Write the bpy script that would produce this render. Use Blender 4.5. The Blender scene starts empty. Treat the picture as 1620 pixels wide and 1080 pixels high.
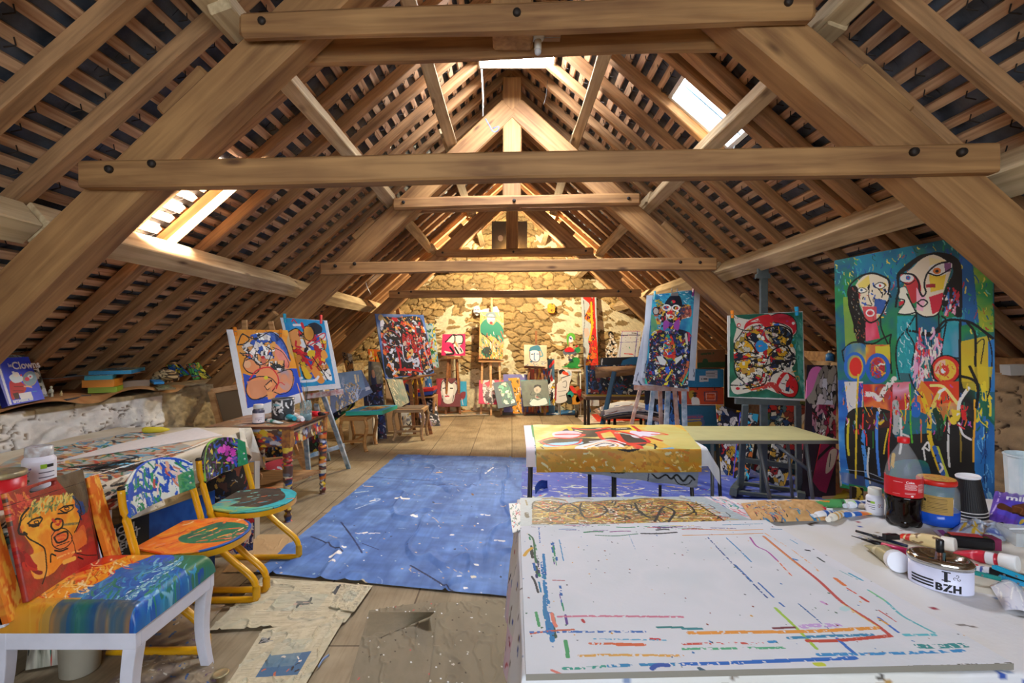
import bpy,bmesh,math,random
import numpy as np
from mathutils import Vector,Matrix,noise as mnoise
sc=bpy.context.scene
COL=sc.collection
F,CX,CY,CZ=765.0,810.0,540.0,1.4
# ------------------------------------------------------------ camera, world, light, exposure
cam=bpy.data.objects.new('camera',bpy.data.cameras.new('camera'))
COL.objects.link(cam)
cam.location=(0,0,CZ)
cam.rotation_euler=(math.pi/2,0,0)
cam.data.sensor_width=36.0
cam.data.lens=36.0*F/1620.0
cam.data.clip_start=0.05
sc.camera=cam
sc.view_settings.view_transform='Standard'
sc.view_settings.look='None'
sc.view_settings.gamma=1.0
sc.view_settings.use_curve_mapping=False
sc.view_settings.exposure=0.12
wd=bpy.data.worlds.new('sky');sc.world=wd;wd.use_nodes=True
bg=wd.node_tree.nodes['Background']
bg.inputs[0].default_value=(0.72,0.84,1.0,1);bg.inputs[1].default_value=5.0
def add_light(name,kind,loc,energy,color,size=1.0,size_y=None,target=None,portal=False,spread=None):
    l=bpy.data.lights.new(name,kind)
    l.energy=energy;l.color=color
    if kind=='AREA':
        l.shape='RECTANGLE';l.size=size;l.size_y=size_y or size
        if spread:l.spread=spread
        if portal:l.cycles.is_portal=True
    elif kind=='POINT':l.shadow_soft_size=size
    o=bpy.data.objects.new(name,l);COL.objects.link(o);o.location=loc
    if target is not None:
        d=Vector(target)-Vector(loc)
        o.rotation_euler=d.to_track_quat('-Z','Y').to_euler()
    return o
SUN=bpy.data.lights.new('sun','SUN');SUN.energy=320.0;SUN.angle=math.radians(3.5);SUN.color=(1.0,0.96,0.9)
sun=bpy.data.objects.new('sun',SUN);COL.objects.link(sun)
sun.rotation_euler=Vector((-1.0,-0.05,-.215)).to_track_quat('-Z','Y').to_euler()
add_light('fill_behind_camera','AREA',(0,-1.75,1.9),42,(0.86,0.93,1.0),2.6,1.5,(0,3,1.5))  # unseen area lamp added behind the camera to brighten the near end
add_light('far_lamp_light','POINT',(0.0,7.72,2.78),420,(1.0,0.85,0.58),0.06)
# ------------------------------------------------------------ helpers
def P(px,py,Y):return Vector(((px-CX)*Y/F,Y,CZ-(py-CY)*Y/F))
def PZ(px,py,z):return P(px,py,(CZ-z)*F/(py-CY))
def PX(px,py,X):
    return P(px,py,X*F/(px-CX))
def rgb(h):
    if isinstance(h,str):
        h=h.lstrip('#');return tuple(int(h[i:i+2],16)/255 for i in(0,2,4))
    return h
def lin(c):
    c=np.asarray(c,float)
    return np.where(c<=0.04045,c/12.92,((c+0.055)/1.055)**2.4)
def linc(h):return tuple(float(x)for x in lin(rgb(h)))+(1.0,)
MATS={}
def mat(h,rough=0.7,metal=0.0,name=None,bump=0.0,bscale=60.0,var=0.0,vscale=6.0,alpha=1.0,trans=0.0,emit=0.0,h2=None,ior=1.45,coat=0.0):
    key=(h,rough,metal,bump,bscale,var,vscale,alpha,trans,emit,h2,coat)
    if key in MATS:return MATS[key]
    m=bpy.data.materials.new(name or 'paint_'+str(h).strip('#'));m.use_nodes=True
    nt=m.node_tree;b=nt.nodes['Principled BSDF']
    b.inputs['Base Color'].default_value=linc(h)
    b.inputs['Roughness'].default_value=rough;b.inputs['Metallic'].default_value=metal
    b.inputs['IOR'].default_value=ior
    if coat:b.inputs['Coat Weight'].default_value=coat
    if trans:b.inputs['Transmission Weight'].default_value=trans
    if alpha<1:b.inputs['Alpha'].default_value=alpha
    if emit:
        b.inputs['Emission Color'].default_value=linc(h);b.inputs['Emission Strength'].default_value=emit
    tc=nt.nodes.new('ShaderNodeTexCoord')
    if var or h2:
        n=nt.nodes.new('ShaderNodeTexNoise');n.inputs['Scale'].default_value=vscale;n.inputs['Detail'].default_value=5
        nt.links.new(tc.outputs['Object'],n.inputs['Vector'])
        cr=nt.nodes.new('ShaderNodeValToRGB');cr.color_ramp.elements[0].position=0.32;cr.color_ramp.elements[1].position=0.68
        c=np.array(linc(h)[:3])
        c1=c*(1-var);c2=np.array(linc(h2)[:3])if h2 else np.minimum(c*(1+var),1)
        cr.color_ramp.elements[0].color=(*c1,1);cr.color_ramp.elements[1].color=(*c2,1)
        nt.links.new(n.outputs[0],cr.inputs[0]);nt.links.new(cr.outputs[0],b.inputs['Base Color'])
    if bump:
        n=nt.nodes.new('ShaderNodeTexNoise');n.inputs['Scale'].default_value=bscale;n.inputs['Detail'].default_value=4
        nt.links.new(tc.outputs['Object'],n.inputs['Vector'])
        bp=nt.nodes.new('ShaderNodeBump');bp.inputs['Strength'].default_value=bump;bp.inputs['Distance'].default_value=0.01
        nt.links.new(n.outputs[0],bp.inputs['Height']);nt.links.new(bp.outputs[0],b.inputs['Normal'])
    MATS[key]=m
    return m
def wood(name,dark,light,rough=0.75,scale=1.0,knots=True):
    """timber with the grain along local X"""
    m=bpy.data.materials.new(name);m.use_nodes=True;nt=m.node_tree;b=nt.nodes['Principled BSDF']
    b.inputs['Roughness'].default_value=rough
    N,L=nt.nodes,nt.links
    tc=N.new('ShaderNodeTexCoord');oi=N.new('ShaderNodeObjectInfo')
    ad=N.new('ShaderNodeVectorMath');ad.operation='ADD'
    mu=N.new('ShaderNodeVectorMath');mu.operation='SCALE';mu.inputs['Scale'].default_value=37.0
    cx=N.new('ShaderNodeCombineXYZ')
    for i in range(3):L.new(oi.outputs['Random'],cx.inputs[i])
    L.new(cx.outputs[0],mu.inputs[0]);L.new(tc.outputs['Object'],ad.inputs[0]);L.new(mu.outputs[0],ad.inputs[1])
    mp=N.new('ShaderNodeMapping');mp.inputs['Scale'].default_value=(1.6*scale,26*scale,26*scale)
    L.new(ad.outputs[0],mp.inputs[0])
    n1=N.new('ShaderNodeTexNoise');n1.inputs['Scale'].default_value=1.0;n1.inputs['Detail'].default_value=6;n1.inputs['Distortion'].default_value=0.6
    L.new(mp.outputs[0],n1.inputs['Vector'])
    n2=N.new('ShaderNodeTexNoise');n2.inputs['Scale'].default_value=2.2;n2.inputs['Detail'].default_value=3
    L.new(ad.outputs[0],n2.inputs['Vector'])
    mx=N.new('ShaderNodeMath');mx.operation='MULTIPLY_ADD';mx.inputs[1].default_value=0.6
    L.new(n1.outputs[0],mx.inputs[0])
    m3=N.new('ShaderNodeMath');m3.operation='MULTIPLY';m3.inputs[1].default_value=0.4;L.new(n2.outputs[0],m3.inputs[0]);L.new(m3.outputs[0],mx.inputs[2])
    cr=N.new('ShaderNodeValToRGB');cr.color_ramp.elements[0].position=0.36;cr.color_ramp.elements[1].position=0.62
    cr.color_ramp.elements[0].color=linc(dark);cr.color_ramp.elements[1].color=linc(light)
    L.new(mx.outputs[0],cr.inputs[0])
    out=cr.outputs[0]
    if knots:
        v=N.new('ShaderNodeTexVoronoi');v.inputs['Scale'].default_value=1.0
        mp2=N.new('ShaderNodeMapping');mp2.inputs['Scale'].default_value=(1.7,5.5,5.5);L.new(ad.outputs[0],mp2.inputs[0]);L.new(mp2.outputs[0],v.inputs['Vector'])
        r2=N.new('ShaderNodeValToRGB');r2.color_ramp.elements[0].position=0.03;r2.color_ramp.elements[1].position=0.11
        r2.color_ramp.elements[0].color=(0.3,0.24,0.2,1);r2.color_ramp.elements[1].color=(1,1,1,1)
        L.new(v.outputs['Distance'],r2.inputs[0])
        mm=N.new('ShaderNodeMix');mm.data_type='RGBA';mm.blend_type='MULTIPLY';mm.inputs[0].default_value=1.0
        L.new(out,mm.inputs[6]);L.new(r2.outputs[0],mm.inputs[7]);out=mm.outputs[2]
    L.new(out,b.inputs['Base Color'])
    bp=N.new('ShaderNodeBump');bp.inputs['Strength'].default_value=0.35;bp.inputs['Distance'].default_value=0.004
    L.new(n1.outputs[0],bp.inputs['Height']);L.new(bp.outputs[0],b.inputs['Normal'])
    return m
def attr_mat(name,rough=0.6,bump=0.15,bscale=220,coat=0.0):
    m=bpy.data.materials.new(name);m.use_nodes=True;nt=m.node_tree;b=nt.nodes['Principled BSDF']
    a=nt.nodes.new('ShaderNodeAttribute');a.attribute_name='Col'
    nt.links.new(a.outputs['Color'],b.inputs['Base Color'])
    b.inputs['Roughness'].default_value=rough
    if coat:b.inputs['Coat Weight'].default_value=coat;b.inputs['Coat Roughness'].default_value=0.25
    if bump:
        tc=nt.nodes.new('ShaderNodeTexCoord');n=nt.nodes.new('ShaderNodeTexNoise');n.inputs['Scale'].default_value=bscale;n.inputs['Detail'].default_value=3
        nt.links.new(tc.outputs['Object'],n.inputs['Vector'])
        bp=nt.nodes.new('ShaderNodeBump');bp.inputs['Strength'].default_value=bump;bp.inputs['Distance'].default_value=0.003
        nt.links.new(n.outputs[0],bp.inputs['Height']);nt.links.new(bp.outputs[0],b.inputs['Normal'])
    return m
M_CANVAS=attr_mat('painted_canvas',0.5,0.25,160)
M_STONE=attr_mat('rubble_stone',0.95,0.8,90)
M_CLOTH=attr_mat('printed_sheet',0.75,0.2,90)
M_GLOSSY=attr_mat('glossy_print',0.28,0.0)
M_ATTR=attr_mat('painted_surface',0.45,0.3,120)
def tag(o,label=None,cat=None,group=None,kind=None):
    if label:o['label']=label
    if cat:o['category']=cat
    if group:o['group']=group
    if kind:o['kind']=kind
    return o
def thing(name,loc,label,cat,group=None,kind=None):
    o=bpy.data.objects.new(name,None);COL.objects.link(o);o.location=loc
    o.empty_display_size=0.05
    return tag(o,label,cat,group,kind)
def wloc(o):
    v=Vector((0,0,0))
    while o is not None:v+=o.location;o=o.parent
    return v
class MB:
    """collects shapes in world coordinates"""
    def __init__(s):s.v=[];s.f=[];s.sm=[];s.c=None
    def add(s,vs,fs,smooth=False):
        b=len(s.v);s.v+=[tuple(v)for v in vs];s.f+=[tuple(i+b for i in f)for f in fs];s.sm+=[smooth]*len(fs);return s
    def box(s,lo,hi):
        x0,y0,z0=lo;x1,y1,z1=hi
        return s.add([(x0,y0,z0),(x1,y0,z0),(x1,y1,z0),(x0,y1,z0),(x0,y0,z1),(x1,y0,z1),(x1,y1,z1),(x0,y1,z1)],
                     [(0,3,2,1),(4,5,6,7),(0,1,5,4),(1,2,6,5),(2,3,7,6),(3,0,4,7)])
    def bar(s,p,q,w,h,up=(0,0,1),w2=None,h2=None):
        p,q=Vector(p),Vector(q);d=(q-p).normalized();up=Vector(up)
        if abs(d.dot(up))>0.98:up=Vector((0,1,0))
        a=d.cross(up).normalized();b=a.cross(d).normalized()
        w2=w2 or w;h2=h2 or h
        vs=[p+a*sx*w/2+b*sy*h/2 for sx,sy in((-1,-1),(1,-1),(1,1),(-1,1))]+[q+a*sx*w2/2+b*sy*h2/2 for sx,sy in((-1,-1),(1,-1),(1,1),(-1,1))]
        return s.add(vs,[(0,1,2,3),(7,6,5,4),(0,4,5,1),(1,5,6,2),(2,6,7,3),(3,7,4,0)])
    def tube(s,pts,r,n=10,rs=None,cap=True,flat=1.0,up=(0,0,1)):
        pts=[Vector(p)for p in pts];vs=[];fs=[]
        prev=None
        for i,p in enumerate(pts):
            d=(pts[min(i+1,len(pts)-1)]-pts[max(i-1,0)]).normalized()
            u=Vector(up)if abs(d.dot(Vector(up)))<0.97 else Vector((0,1,0))
            a=d.cross(u).normalized()
            if prev is not None and a.dot(prev)<0:a=-a
            prev=a;b=a.cross(d).normalized();rr=rs[i]if rs else r
            for k in range(n):
                t=2*math.pi*k/n;vs.append(p+a*math.cos(t)*rr*flat+b*math.sin(t)*rr)
        for i in range(len(pts)-1):
            for k in range(n):fs.append((i*n+k,i*n+(k+1)%n,(i+1)*n+(k+1)%n,(i+1)*n+k))
        s.add(vs,fs,True)
        if cap:
            b=len(s.v)-len(vs)
            s.f+=[tuple(b+k for k in range(n))[::-1],tuple(b+(len(pts)-1)*n+k for k in range(n))];s.sm+=[False,False]
        return s
    def lathe(s,c,prof,n=24,axis=None,sx=1.0,sy=1.0,rot=0.0,smooth=True):
        """prof: list of (r, h); c: base centre; axis: direction of h"""
        c=Vector(c);ax=Vector(axis).normalized()if axis is not None else Vector((0,0,1))
        u=Vector((1,0,0))if abs(ax.x)<0.9 else Vector((0,1,0))
        a=(u-ax*u.dot(ax)).normalized();b=ax.cross(a)
        vs=[];fs=[]
        for r,h in prof:
            for k in range(n):
                t=2*math.pi*k/n;x,y=r*math.cos(t)*sx,r*math.sin(t)*sy
                x,y=x*math.cos(rot)-y*math.sin(rot),x*math.sin(rot)+y*math.cos(rot)
                vs.append(c+a*x+b*y+ax*h)
        for i in range(len(prof)-1):
            for k in range(n):fs.append((i*n+k,i*n+(k+1)%n,(i+1)*n+(k+1)%n,(i+1)*n+k))
        bs=len(s.v);s.add(vs,fs,smooth)
        s.f+=[tuple(bs+k for k in range(n))[::-1],tuple(bs+(len(prof)-1)*n+k for k in range(n))];s.sm+=[False,False]
        return s
    def prism(s,pts,off):
        """closed polygon of 3-D points extruded by vector off"""
        n=len(pts);off=Vector(off);pts=[Vector(p)for p in pts]
        vs=pts+[p+off for p in pts]
        fs=[tuple(range(n)),tuple(range(2*n-1,n-1,-1))]+[(i,i+n,(i+1)%n+n,(i+1)%n)for i in range(n)]
        return s.add(vs,fs)
    def ball(s,c,r,n=12,sz=1.0,sx=1.0,sy=1.0):
        prof=[(max(r*math.sin(math.pi*i/n),1e-4),-r*sz*math.cos(math.pi*i/n))for i in range(n+1)]
        return s.lathe(c,prof,max(8,n+4),sx=sx,sy=sy)
    def build(s,name,m,parent=None,bevel=0.0,label=None,cat=None,group=None,kind=None,sub=0,origin=None):
        me=bpy.data.meshes.new(name)
        if parent is not None:o0=wloc(parent)
        elif origin is not None:o0=Vector(origin)
        else:
            a=np.array(s.v);o0=Vector(((a[:,0].min()+a[:,0].max())/2,(a[:,1].min()+a[:,1].max())/2,a[:,2].min()))
        me.from_pydata([(v[0]-o0[0],v[1]-o0[1],v[2]-o0[2])for v in s.v],[],s.f)
        me.polygons.foreach_set('use_smooth',s.sm)
        me.update()
        bm=bmesh.new();bm.from_mesh(me);bmesh.ops.recalc_face_normals(bm,faces=bm.faces);bm.to_mesh(me);bm.free()
        o=bpy.data.objects.new(name,me);COL.objects.link(o)
        if parent is not None:o.parent=parent
        else:o.location=o0
        if m is not None:me.materials.append(m)
        if bevel:
            md=o.modifiers.new('bevel','BEVEL');md.width=bevel;md.segments=2;md.limit_method='ANGLE';md.angle_limit=math.radians(40)
        if sub:
            md=o.modifiers.new('sub','SUBSURF');md.levels=sub;md.render_levels=sub
        return tag(o,label,cat,group,kind)
def beam(name,p,q,w,h,m,parent=None,up=(0,0,1),wob=0.0,seg=10,bevel=0.006,ends=None,**kw):
    """timber with its own local frame (X along the grain); h along 'up'"""
    p,q=Vector(p),Vector(q);d=q-p;Ln=d.length;x=d.normalized();up=Vector(up)
    z=(up-x*up.dot(x)).normalized();y=z.cross(x)
    R=Matrix((x,y,z)).transposed()
    rr=random.Random(hash((round(p.x,3),round(p.y,3),round(q.z,3)))&0xffff)
    b=MB();vs=[];fs=[]
    ph=[rr.uniform(0,6)for _ in range(6)]
    for i in range(seg+1):
        t=i/seg;xx=t*Ln
        dy=wob*(math.sin(ph[0]+t*4.1)+0.5*math.sin(ph[1]+t*9.7));dz=wob*(math.sin(ph[2]+t*3.3)+0.5*math.sin(ph[3]+t*11))
        k=1+(wob*2.2/w)*math.sin(ph[4]+t*5.3)
        for sy,sz in((-1,-1),(1,-1),(1,1),(-1,1)):vs.append((xx,sy*w/2*k+dy,sz*h/2+dz+(wob*0.8*math.sin(ph[5]+7*t)if sz<0 else 0)))
    for i in range(seg):
        for k in range(4):fs.append((i*4+k,i*4+(k+1)%4,i*4+4+(k+1)%4,i*4+4+k))
    fs+=[(0,3,2,1),(seg*4,seg*4+1,seg*4+2,seg*4+3)]
    me=bpy.data.meshes.new(name);me.from_pydata(vs,[],fs);me.update()
    bm=bmesh.new();bm.from_mesh(me);bmesh.ops.recalc_face_normals(bm,faces=bm.faces);bm.to_mesh(me);bm.free()
    o=bpy.data.objects.new(name,me);COL.objects.link(o);me.materials.append(m)
    o.rotation_euler=R.to_euler()
    if parent is not None:o.parent=parent;o.location=p-wloc(parent)
    else:o.location=p
    if bevel:
        md=o.modifiers.new('bevel','BEVEL');md.width=bevel;md.segments=1;md.limit_method='ANGLE';md.angle_limit=math.radians(50)
    return tag(o,kw.get('label'),kw.get('cat'),kw.get('group'),kw.get('kind'))
# ------------------------------------------------------------ numpy painter
def vnoise(H,W,cy,cx,seed,octv=3,pers=0.5):
    r=np.random.RandomState(seed);out=np.zeros((H,W));amp=1.0;tot=0
    for o in range(octv):
        gy,gx=max(1,int(cy)),max(1,int(cx));g=r.rand(gy+2,gx+2)
        ys=np.linspace(0,gy,H,endpoint=False);xs=np.linspace(0,gx,W,endpoint=False)
        yi=ys.astype(int);xi=xs.astype(int);fy=ys-yi;fx=xs-xi
        fy=fy*fy*(3-2*fy);fx=fx*fx*(3-2*fx)
        a=g[yi][:,xi];b=g[yi][:,xi+1];c=g[yi+1][:,xi];d=g[yi+1][:,xi+1]
        out+=amp*((a*(1-fx)+b*fx)*(1-fy)[:,None]+(c*(1-fx)+d*fx)*fy[:,None])
        tot+=amp;amp*=pers;cy*=2;cx*=2
    return out/tot
def smooth(pts,n=6,closed=False):
    pts=[np.array(p,float)for p in pts]
    if len(pts)<3:return pts
    if closed:P_=[pts[-1]]+pts+[pts[0],pts[1]]
    else:P_=[2*pts[0]-pts[1]]+pts+[2*pts[-1]-pts[-2]]
    out=[]
    for i in range(1,len(P_)-2):
        a,b,c,d=P_[i-1:i+3]
        for k in range(n):
            t=k/n
            out.append(0.5*((2*b)+(c-a)*t+(2*a-5*b+4*c-d)*t*t+(3*b-a-3*c+d)*t**3))
    if not closed:out.append(pts[-1])
    return out
class Quad:
    """planar-ish patch given by its four corners (TL, TR, BR, BL) in space"""
    def __init__(s,A,B,C,D):
        s.c=[Vector(v)for v in(A,B,C,D)]
        s.n=((s.c[2]-s.c[0]).cross(s.c[3]-s.c[1])).normalized()
        if s.n.dot(Vector((0,0,CZ))-s.c[0])<0:s.n=-s.n
        s.o=(s.c[0]+s.c[1]+s.c[2]+s.c[3])/4
    def at(s,u,v):
        A,B,C,D=s.c
        return(A*(1-u)+B*u)*(1-v)+(D*(1-u)+C*u)*v
    def grid(s,U,V):
        A,B,C,D=[np.array(c)for c in s.c]
        U=U[...,None];V=V[...,None]
        return(A*(1-U)+B*U)*(1-V)+(D*(1-U)+C*U)*V
    def uv(s,px,py):
        d=Vector(((px-CX)/F,1,-(py-CY)/F));o=Vector((0,0,CZ))
        t=(s.o-o).dot(s.n)/d.dot(s.n);p=o+d*t
        u=v=0.5
        for _ in range(6):
            q=s.at(u,v)-p
            du=(s.c[1]-s.c[0])*(1-v)+(s.c[2]-s.c[3])*v
            dv=(s.c[3]-s.c[0])*(1-u)+(s.c[2]-s.c[1])*u
            a,b,c=du.dot(du),du.dot(dv),dv.dot(dv);e,f=-q.dot(du),-q.dot(dv);det=a*c-b*b
            if abs(det)<1e-12:break
            u+=(e*c-f*b)/det;v+=(a*f-b*e)/det
        return u,v
class Cv:
    """raster canvas; points are image-like (0..1, 0..1) or, with quad+zoom, coordinates of a view of the motif"""
    def __init__(s,W,H,bg,quad=None,z=None):
        s.W,s.H=W,H;s.a=np.empty((H,W,3));s.a[:]=rgb(bg);s.q=quad;s.z=z;s.k=1.0
        if quad is not None and z is not None:
            x0,y0,k=z;o=quad.o;px=CX+F*o.x/o.y;py=CY-F*(o.z-CZ)/o.y
            m=lambda x,y:(lambda u:(u[0]*W,u[1]*H))(quad.uv(x,y))
            (ax,ay),(bx,by),(cx_,cy_)=m(px,py),m(px+4,py),m(px,py+4)
            s.k=min(math.hypot(bx-ax,by-ay),math.hypot(cx_-ax,cy_-ay)*1.3)/4/k
        s.rs=np.random.RandomState(7)
    def _m(s,p,raw=False):
        if s.q is None or s.z is None:return p[0]*s.W,p[1]*s.H
        x0,y0,k=s.z;u,v=s.q.uv(x0+p[0]/k,y0+p[1]/k);return u*s.W,v*s.H
    def _w(s,w):
        return w*s.k if s.z is not None else w*s.W
    def _bb(s,pts,m):
        xs=[p[0]for p in pts];ys=[p[1]for p in pts]
        x0=int(max(0,min(xs)-m));x1=int(min(s.W,max(xs)+m+2));y0=int(max(0,min(ys)-m));y1=int(min(s.H,max(ys)+m+2))
        return x0,x1,y0,y1
    def _put(s,mask,x0,x1,y0,y1,col,dry=0.0,op=1.0,seed=None):
        if dry:
            nz=vnoise(s.H,s.W,s.H/5,s.W/5,seed or 11,2)[y0:y1,x0:x1];mask=mask&(nz>dry)
        v=s.a[y0:y1,x0:x1];c=np.array(rgb(col))
        v[mask]=v[mask]*(1-op)+c*op
    def poly(s,pts,col,sm=False,dry=0,op=1.0,raw=False):
        p=[q if raw else s._m(q)for q in pts]
        if sm:p=smooth(p,6,True)
        x0,x1,y0,y1=s._bb(p,1)
        if x1<=x0 or y1<=y0:return s
        Y,X=np.mgrid[y0:y1,x0:x1]+0.5;m=np.zeros(X.shape,bool);n=len(p)
        for i in range(n):
            xa,ya=p[i];xb,yb=p[(i+1)%n]
            if ya==yb:continue
            m^=((ya>Y)!=(yb>Y))&(X<(xb-xa)*(Y-ya)/(yb-ya)+xa)
        s._put(m,x0,x1,y0,y1,col,dry,op);return s
    def mask(s,pts,sm=False):
        t=Cv(s.W,s.H,'#000000');t.q,t.z,t.k=s.q,s.z,s.k;t.poly(pts,'#ffffff',sm);return t.a[...,0]>0.5
    def line(s,pts,w,col,sm=True,dry=0,op=1.0,closed=False,raw=False):
        p=[q if raw else s._m(q)for q in pts];r=max(0.55,(w if raw else s._w(w)*1.2)/2)
        if closed:p=p+[p[0]]
        if sm and len(p)>2:p=smooth(p,6)
        for i in range(len(p)-1):
            a,b=p[i],p[i+1];x0,x1,y0,y1=s._bb([a,b],r+1)
            if x1<=x0 or y1<=y0:continue
            Y,X=np.mgrid[y0:y1,x0:x1]+0.5;dx,dy=b[0]-a[0],b[1]-a[1];L2=dx*dx+dy*dy+1e-9
            t=np.clip(((X-a[0])*dx+(Y-a[1])*dy)/L2,0,1)
            m=(X-a[0]-t*dx)**2+(Y-a[1]-t*dy)**2<r*r
            s._put(m,x0,x1,y0,y1,col,dry,op)
        return s
    def ell(s,x,y,rx,ry,col,ring=0,rot=0.0,dry=0,op=1.0):
        n=22;pts=[]
        for i in range(n):
            t=2*math.pi*i/n;a,b=rx*math.cos(t),ry*math.sin(t)
            pts.append((x+a*math.cos(rot)-b*math.sin(rot),y+a*math.sin(rot)+b*math.cos(rot)))
        if ring:return s.line(pts,ring,col,False,dry,op,closed=True)
        return s.poly(pts,col,dry=dry,op=op)
    def region(s,reg):
        if reg is None:return np.ones((s.H,s.W),bool)
        if isinstance(reg,np.ndarray):return reg
        return s.mask(reg,len(reg)>4)
    def vor(s,reg,n,cols,ew=1.0,ecol='#101014',seed=1,sx=1.0,jag=2.0,op=1.0,gap=None):
        m=s.region(reg);ys,xs=np.nonzero(m)
        if len(ys)==0:return s
        r=np.random.RandomState(seed);idx=r.randint(0,len(ys),n)
        x0,x1,y0,y1=xs.min(),xs.max()+1,ys.min(),ys.max()+1
        Y,X=np.mgrid[y0:y1,x0:x1].astype(np.float32)
        j1=(vnoise(s.H,s.W,s.H/9,s.W/9,seed+5,2)[y0:y1,x0:x1]-.5)*jag*6
        j2=(vnoise(s.H,s.W,s.H/9,s.W/9,seed+6,2)[y0:y1,x0:x1]-.5)*jag*6
        X=X+j1;Y=Y+j2
        d1=np.full(X.shape,1e9,np.float32);d2=d1.copy();id1=np.zeros(X.shape,int)
        for k,i in enumerate(idx):
            a=r.uniform(0,math.pi);st=r.uniform(1.0,2.2);ca,sa=math.cos(a),math.sin(a)
            dx=X-xs[i];dy=Y-ys[i];d=np.sqrt(((dx*ca+dy*sa)/st)**2+((-dx*sa+dy*ca)*1.2)**2)*1.0
            c=d<d1;d2=np.where(c,d1,np.minimum(d2,d));d1=np.where(c,d,d1);id1=np.where(c,k,id1)
        pal=np.array([rgb(c)for c in cols]);ch=r.randint(0,len(cols),n)
        colr=pal[ch[id1]]*(0.9+0.2*r.rand(n)[id1][...,None])
        e=(d2-d1)<ew*.85*(0.4+1.2*vnoise(s.H,s.W,s.H/14,s.W/14,seed+9,1)[y0:y1,x0:x1])
        if ecol is not None:colr[e]=rgb(ecol)
        mm=m[y0:y1,x0:x1]
        if gap is not None:mm=mm&(r.rand(n)[id1]>gap)
        v=s.a[y0:y1,x0:x1];v[mm]=v[mm]*(1-op)+np.clip(colr[mm],0,1)*op
        return s
    def strokes(s,reg,n,cols,ln,w,ang=None,spread=math.pi,seed=1,bend=0.4,op=1.0,dry=0.0):
        """n random strokes; ln, w in canvas pixels"""
        m=s.region(reg);ys,xs=np.nonzero(m)
        if len(ys)==0:return s
        r=np.random.RandomState(seed)
        for k in range(n):
            i=r.randint(len(ys));a=(ang if ang is not None else 0)+r.uniform(-spread/2,spread/2)
            L=ln*r.uniform(0.4,1.6);x,y=xs[i],ys[i];b=a+r.uniform(-bend,bend)*2
            pts=[(x,y),(x+L/2*math.cos(a),y+L/2*math.sin(a)),(x+L/2*math.cos(a)+L/2*math.cos(b),y+L/2*math.sin(a)+L/2*math.sin(b))]
            s.line(pts,w*r.uniform(0.5,1.5),cols[r.randint(len(cols))],True,dry,op,raw=True)
        return s
    def dots(s,reg,n,cols,r0,seed=1):
        m=s.region(reg);ys,xs=np.nonzero(m);r=np.random.RandomState(seed)
        for k in range(n):
            i=r.randint(len(ys));rr=r0*r.uniform(.4,1.6);x,y=xs[i],ys[i]
            s.poly([(x+rr*r.uniform(.6,1.3)*math.cos(t),y+rr*r.uniform(.6,1.3)*math.sin(t))for t in np.linspace(0,6.28,8)[:-1]],cols[r.randint(len(cols))],raw=True)
        return s
    def tint(s,reg,cols,cy=6,cx=6,seed=1,amt=1.0,soft=True):
        """patches of pigment blended by noise"""
        m=s.region(reg);r=np.array([rgb(c)for c in cols]);n=vnoise(s.H,s.W,cy,cx,seed,4)
        n=(n-n.min())/(n.max()-n.min()+1e-9);t=n*(len(cols)-1);i=np.minimum(t.astype(int),len(cols)-2);f=(t-i)[...,None]
        if not soft:f=(f>0.5).astype(float)
        c=r[i]*(1-f)+r[i+1]*f
        s.a[m]=s.a[m]*(1-amt)+c[m]*amt;return s
    def grain(s,amt=0.08,cy=None,cx=None,seed=3):
        n=vnoise(s.H,s.W,cy or s.H/4,cx or s.W/4,seed,2);s.a*=(1+(n[...,None]-0.5)*2*amt);return s
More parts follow.
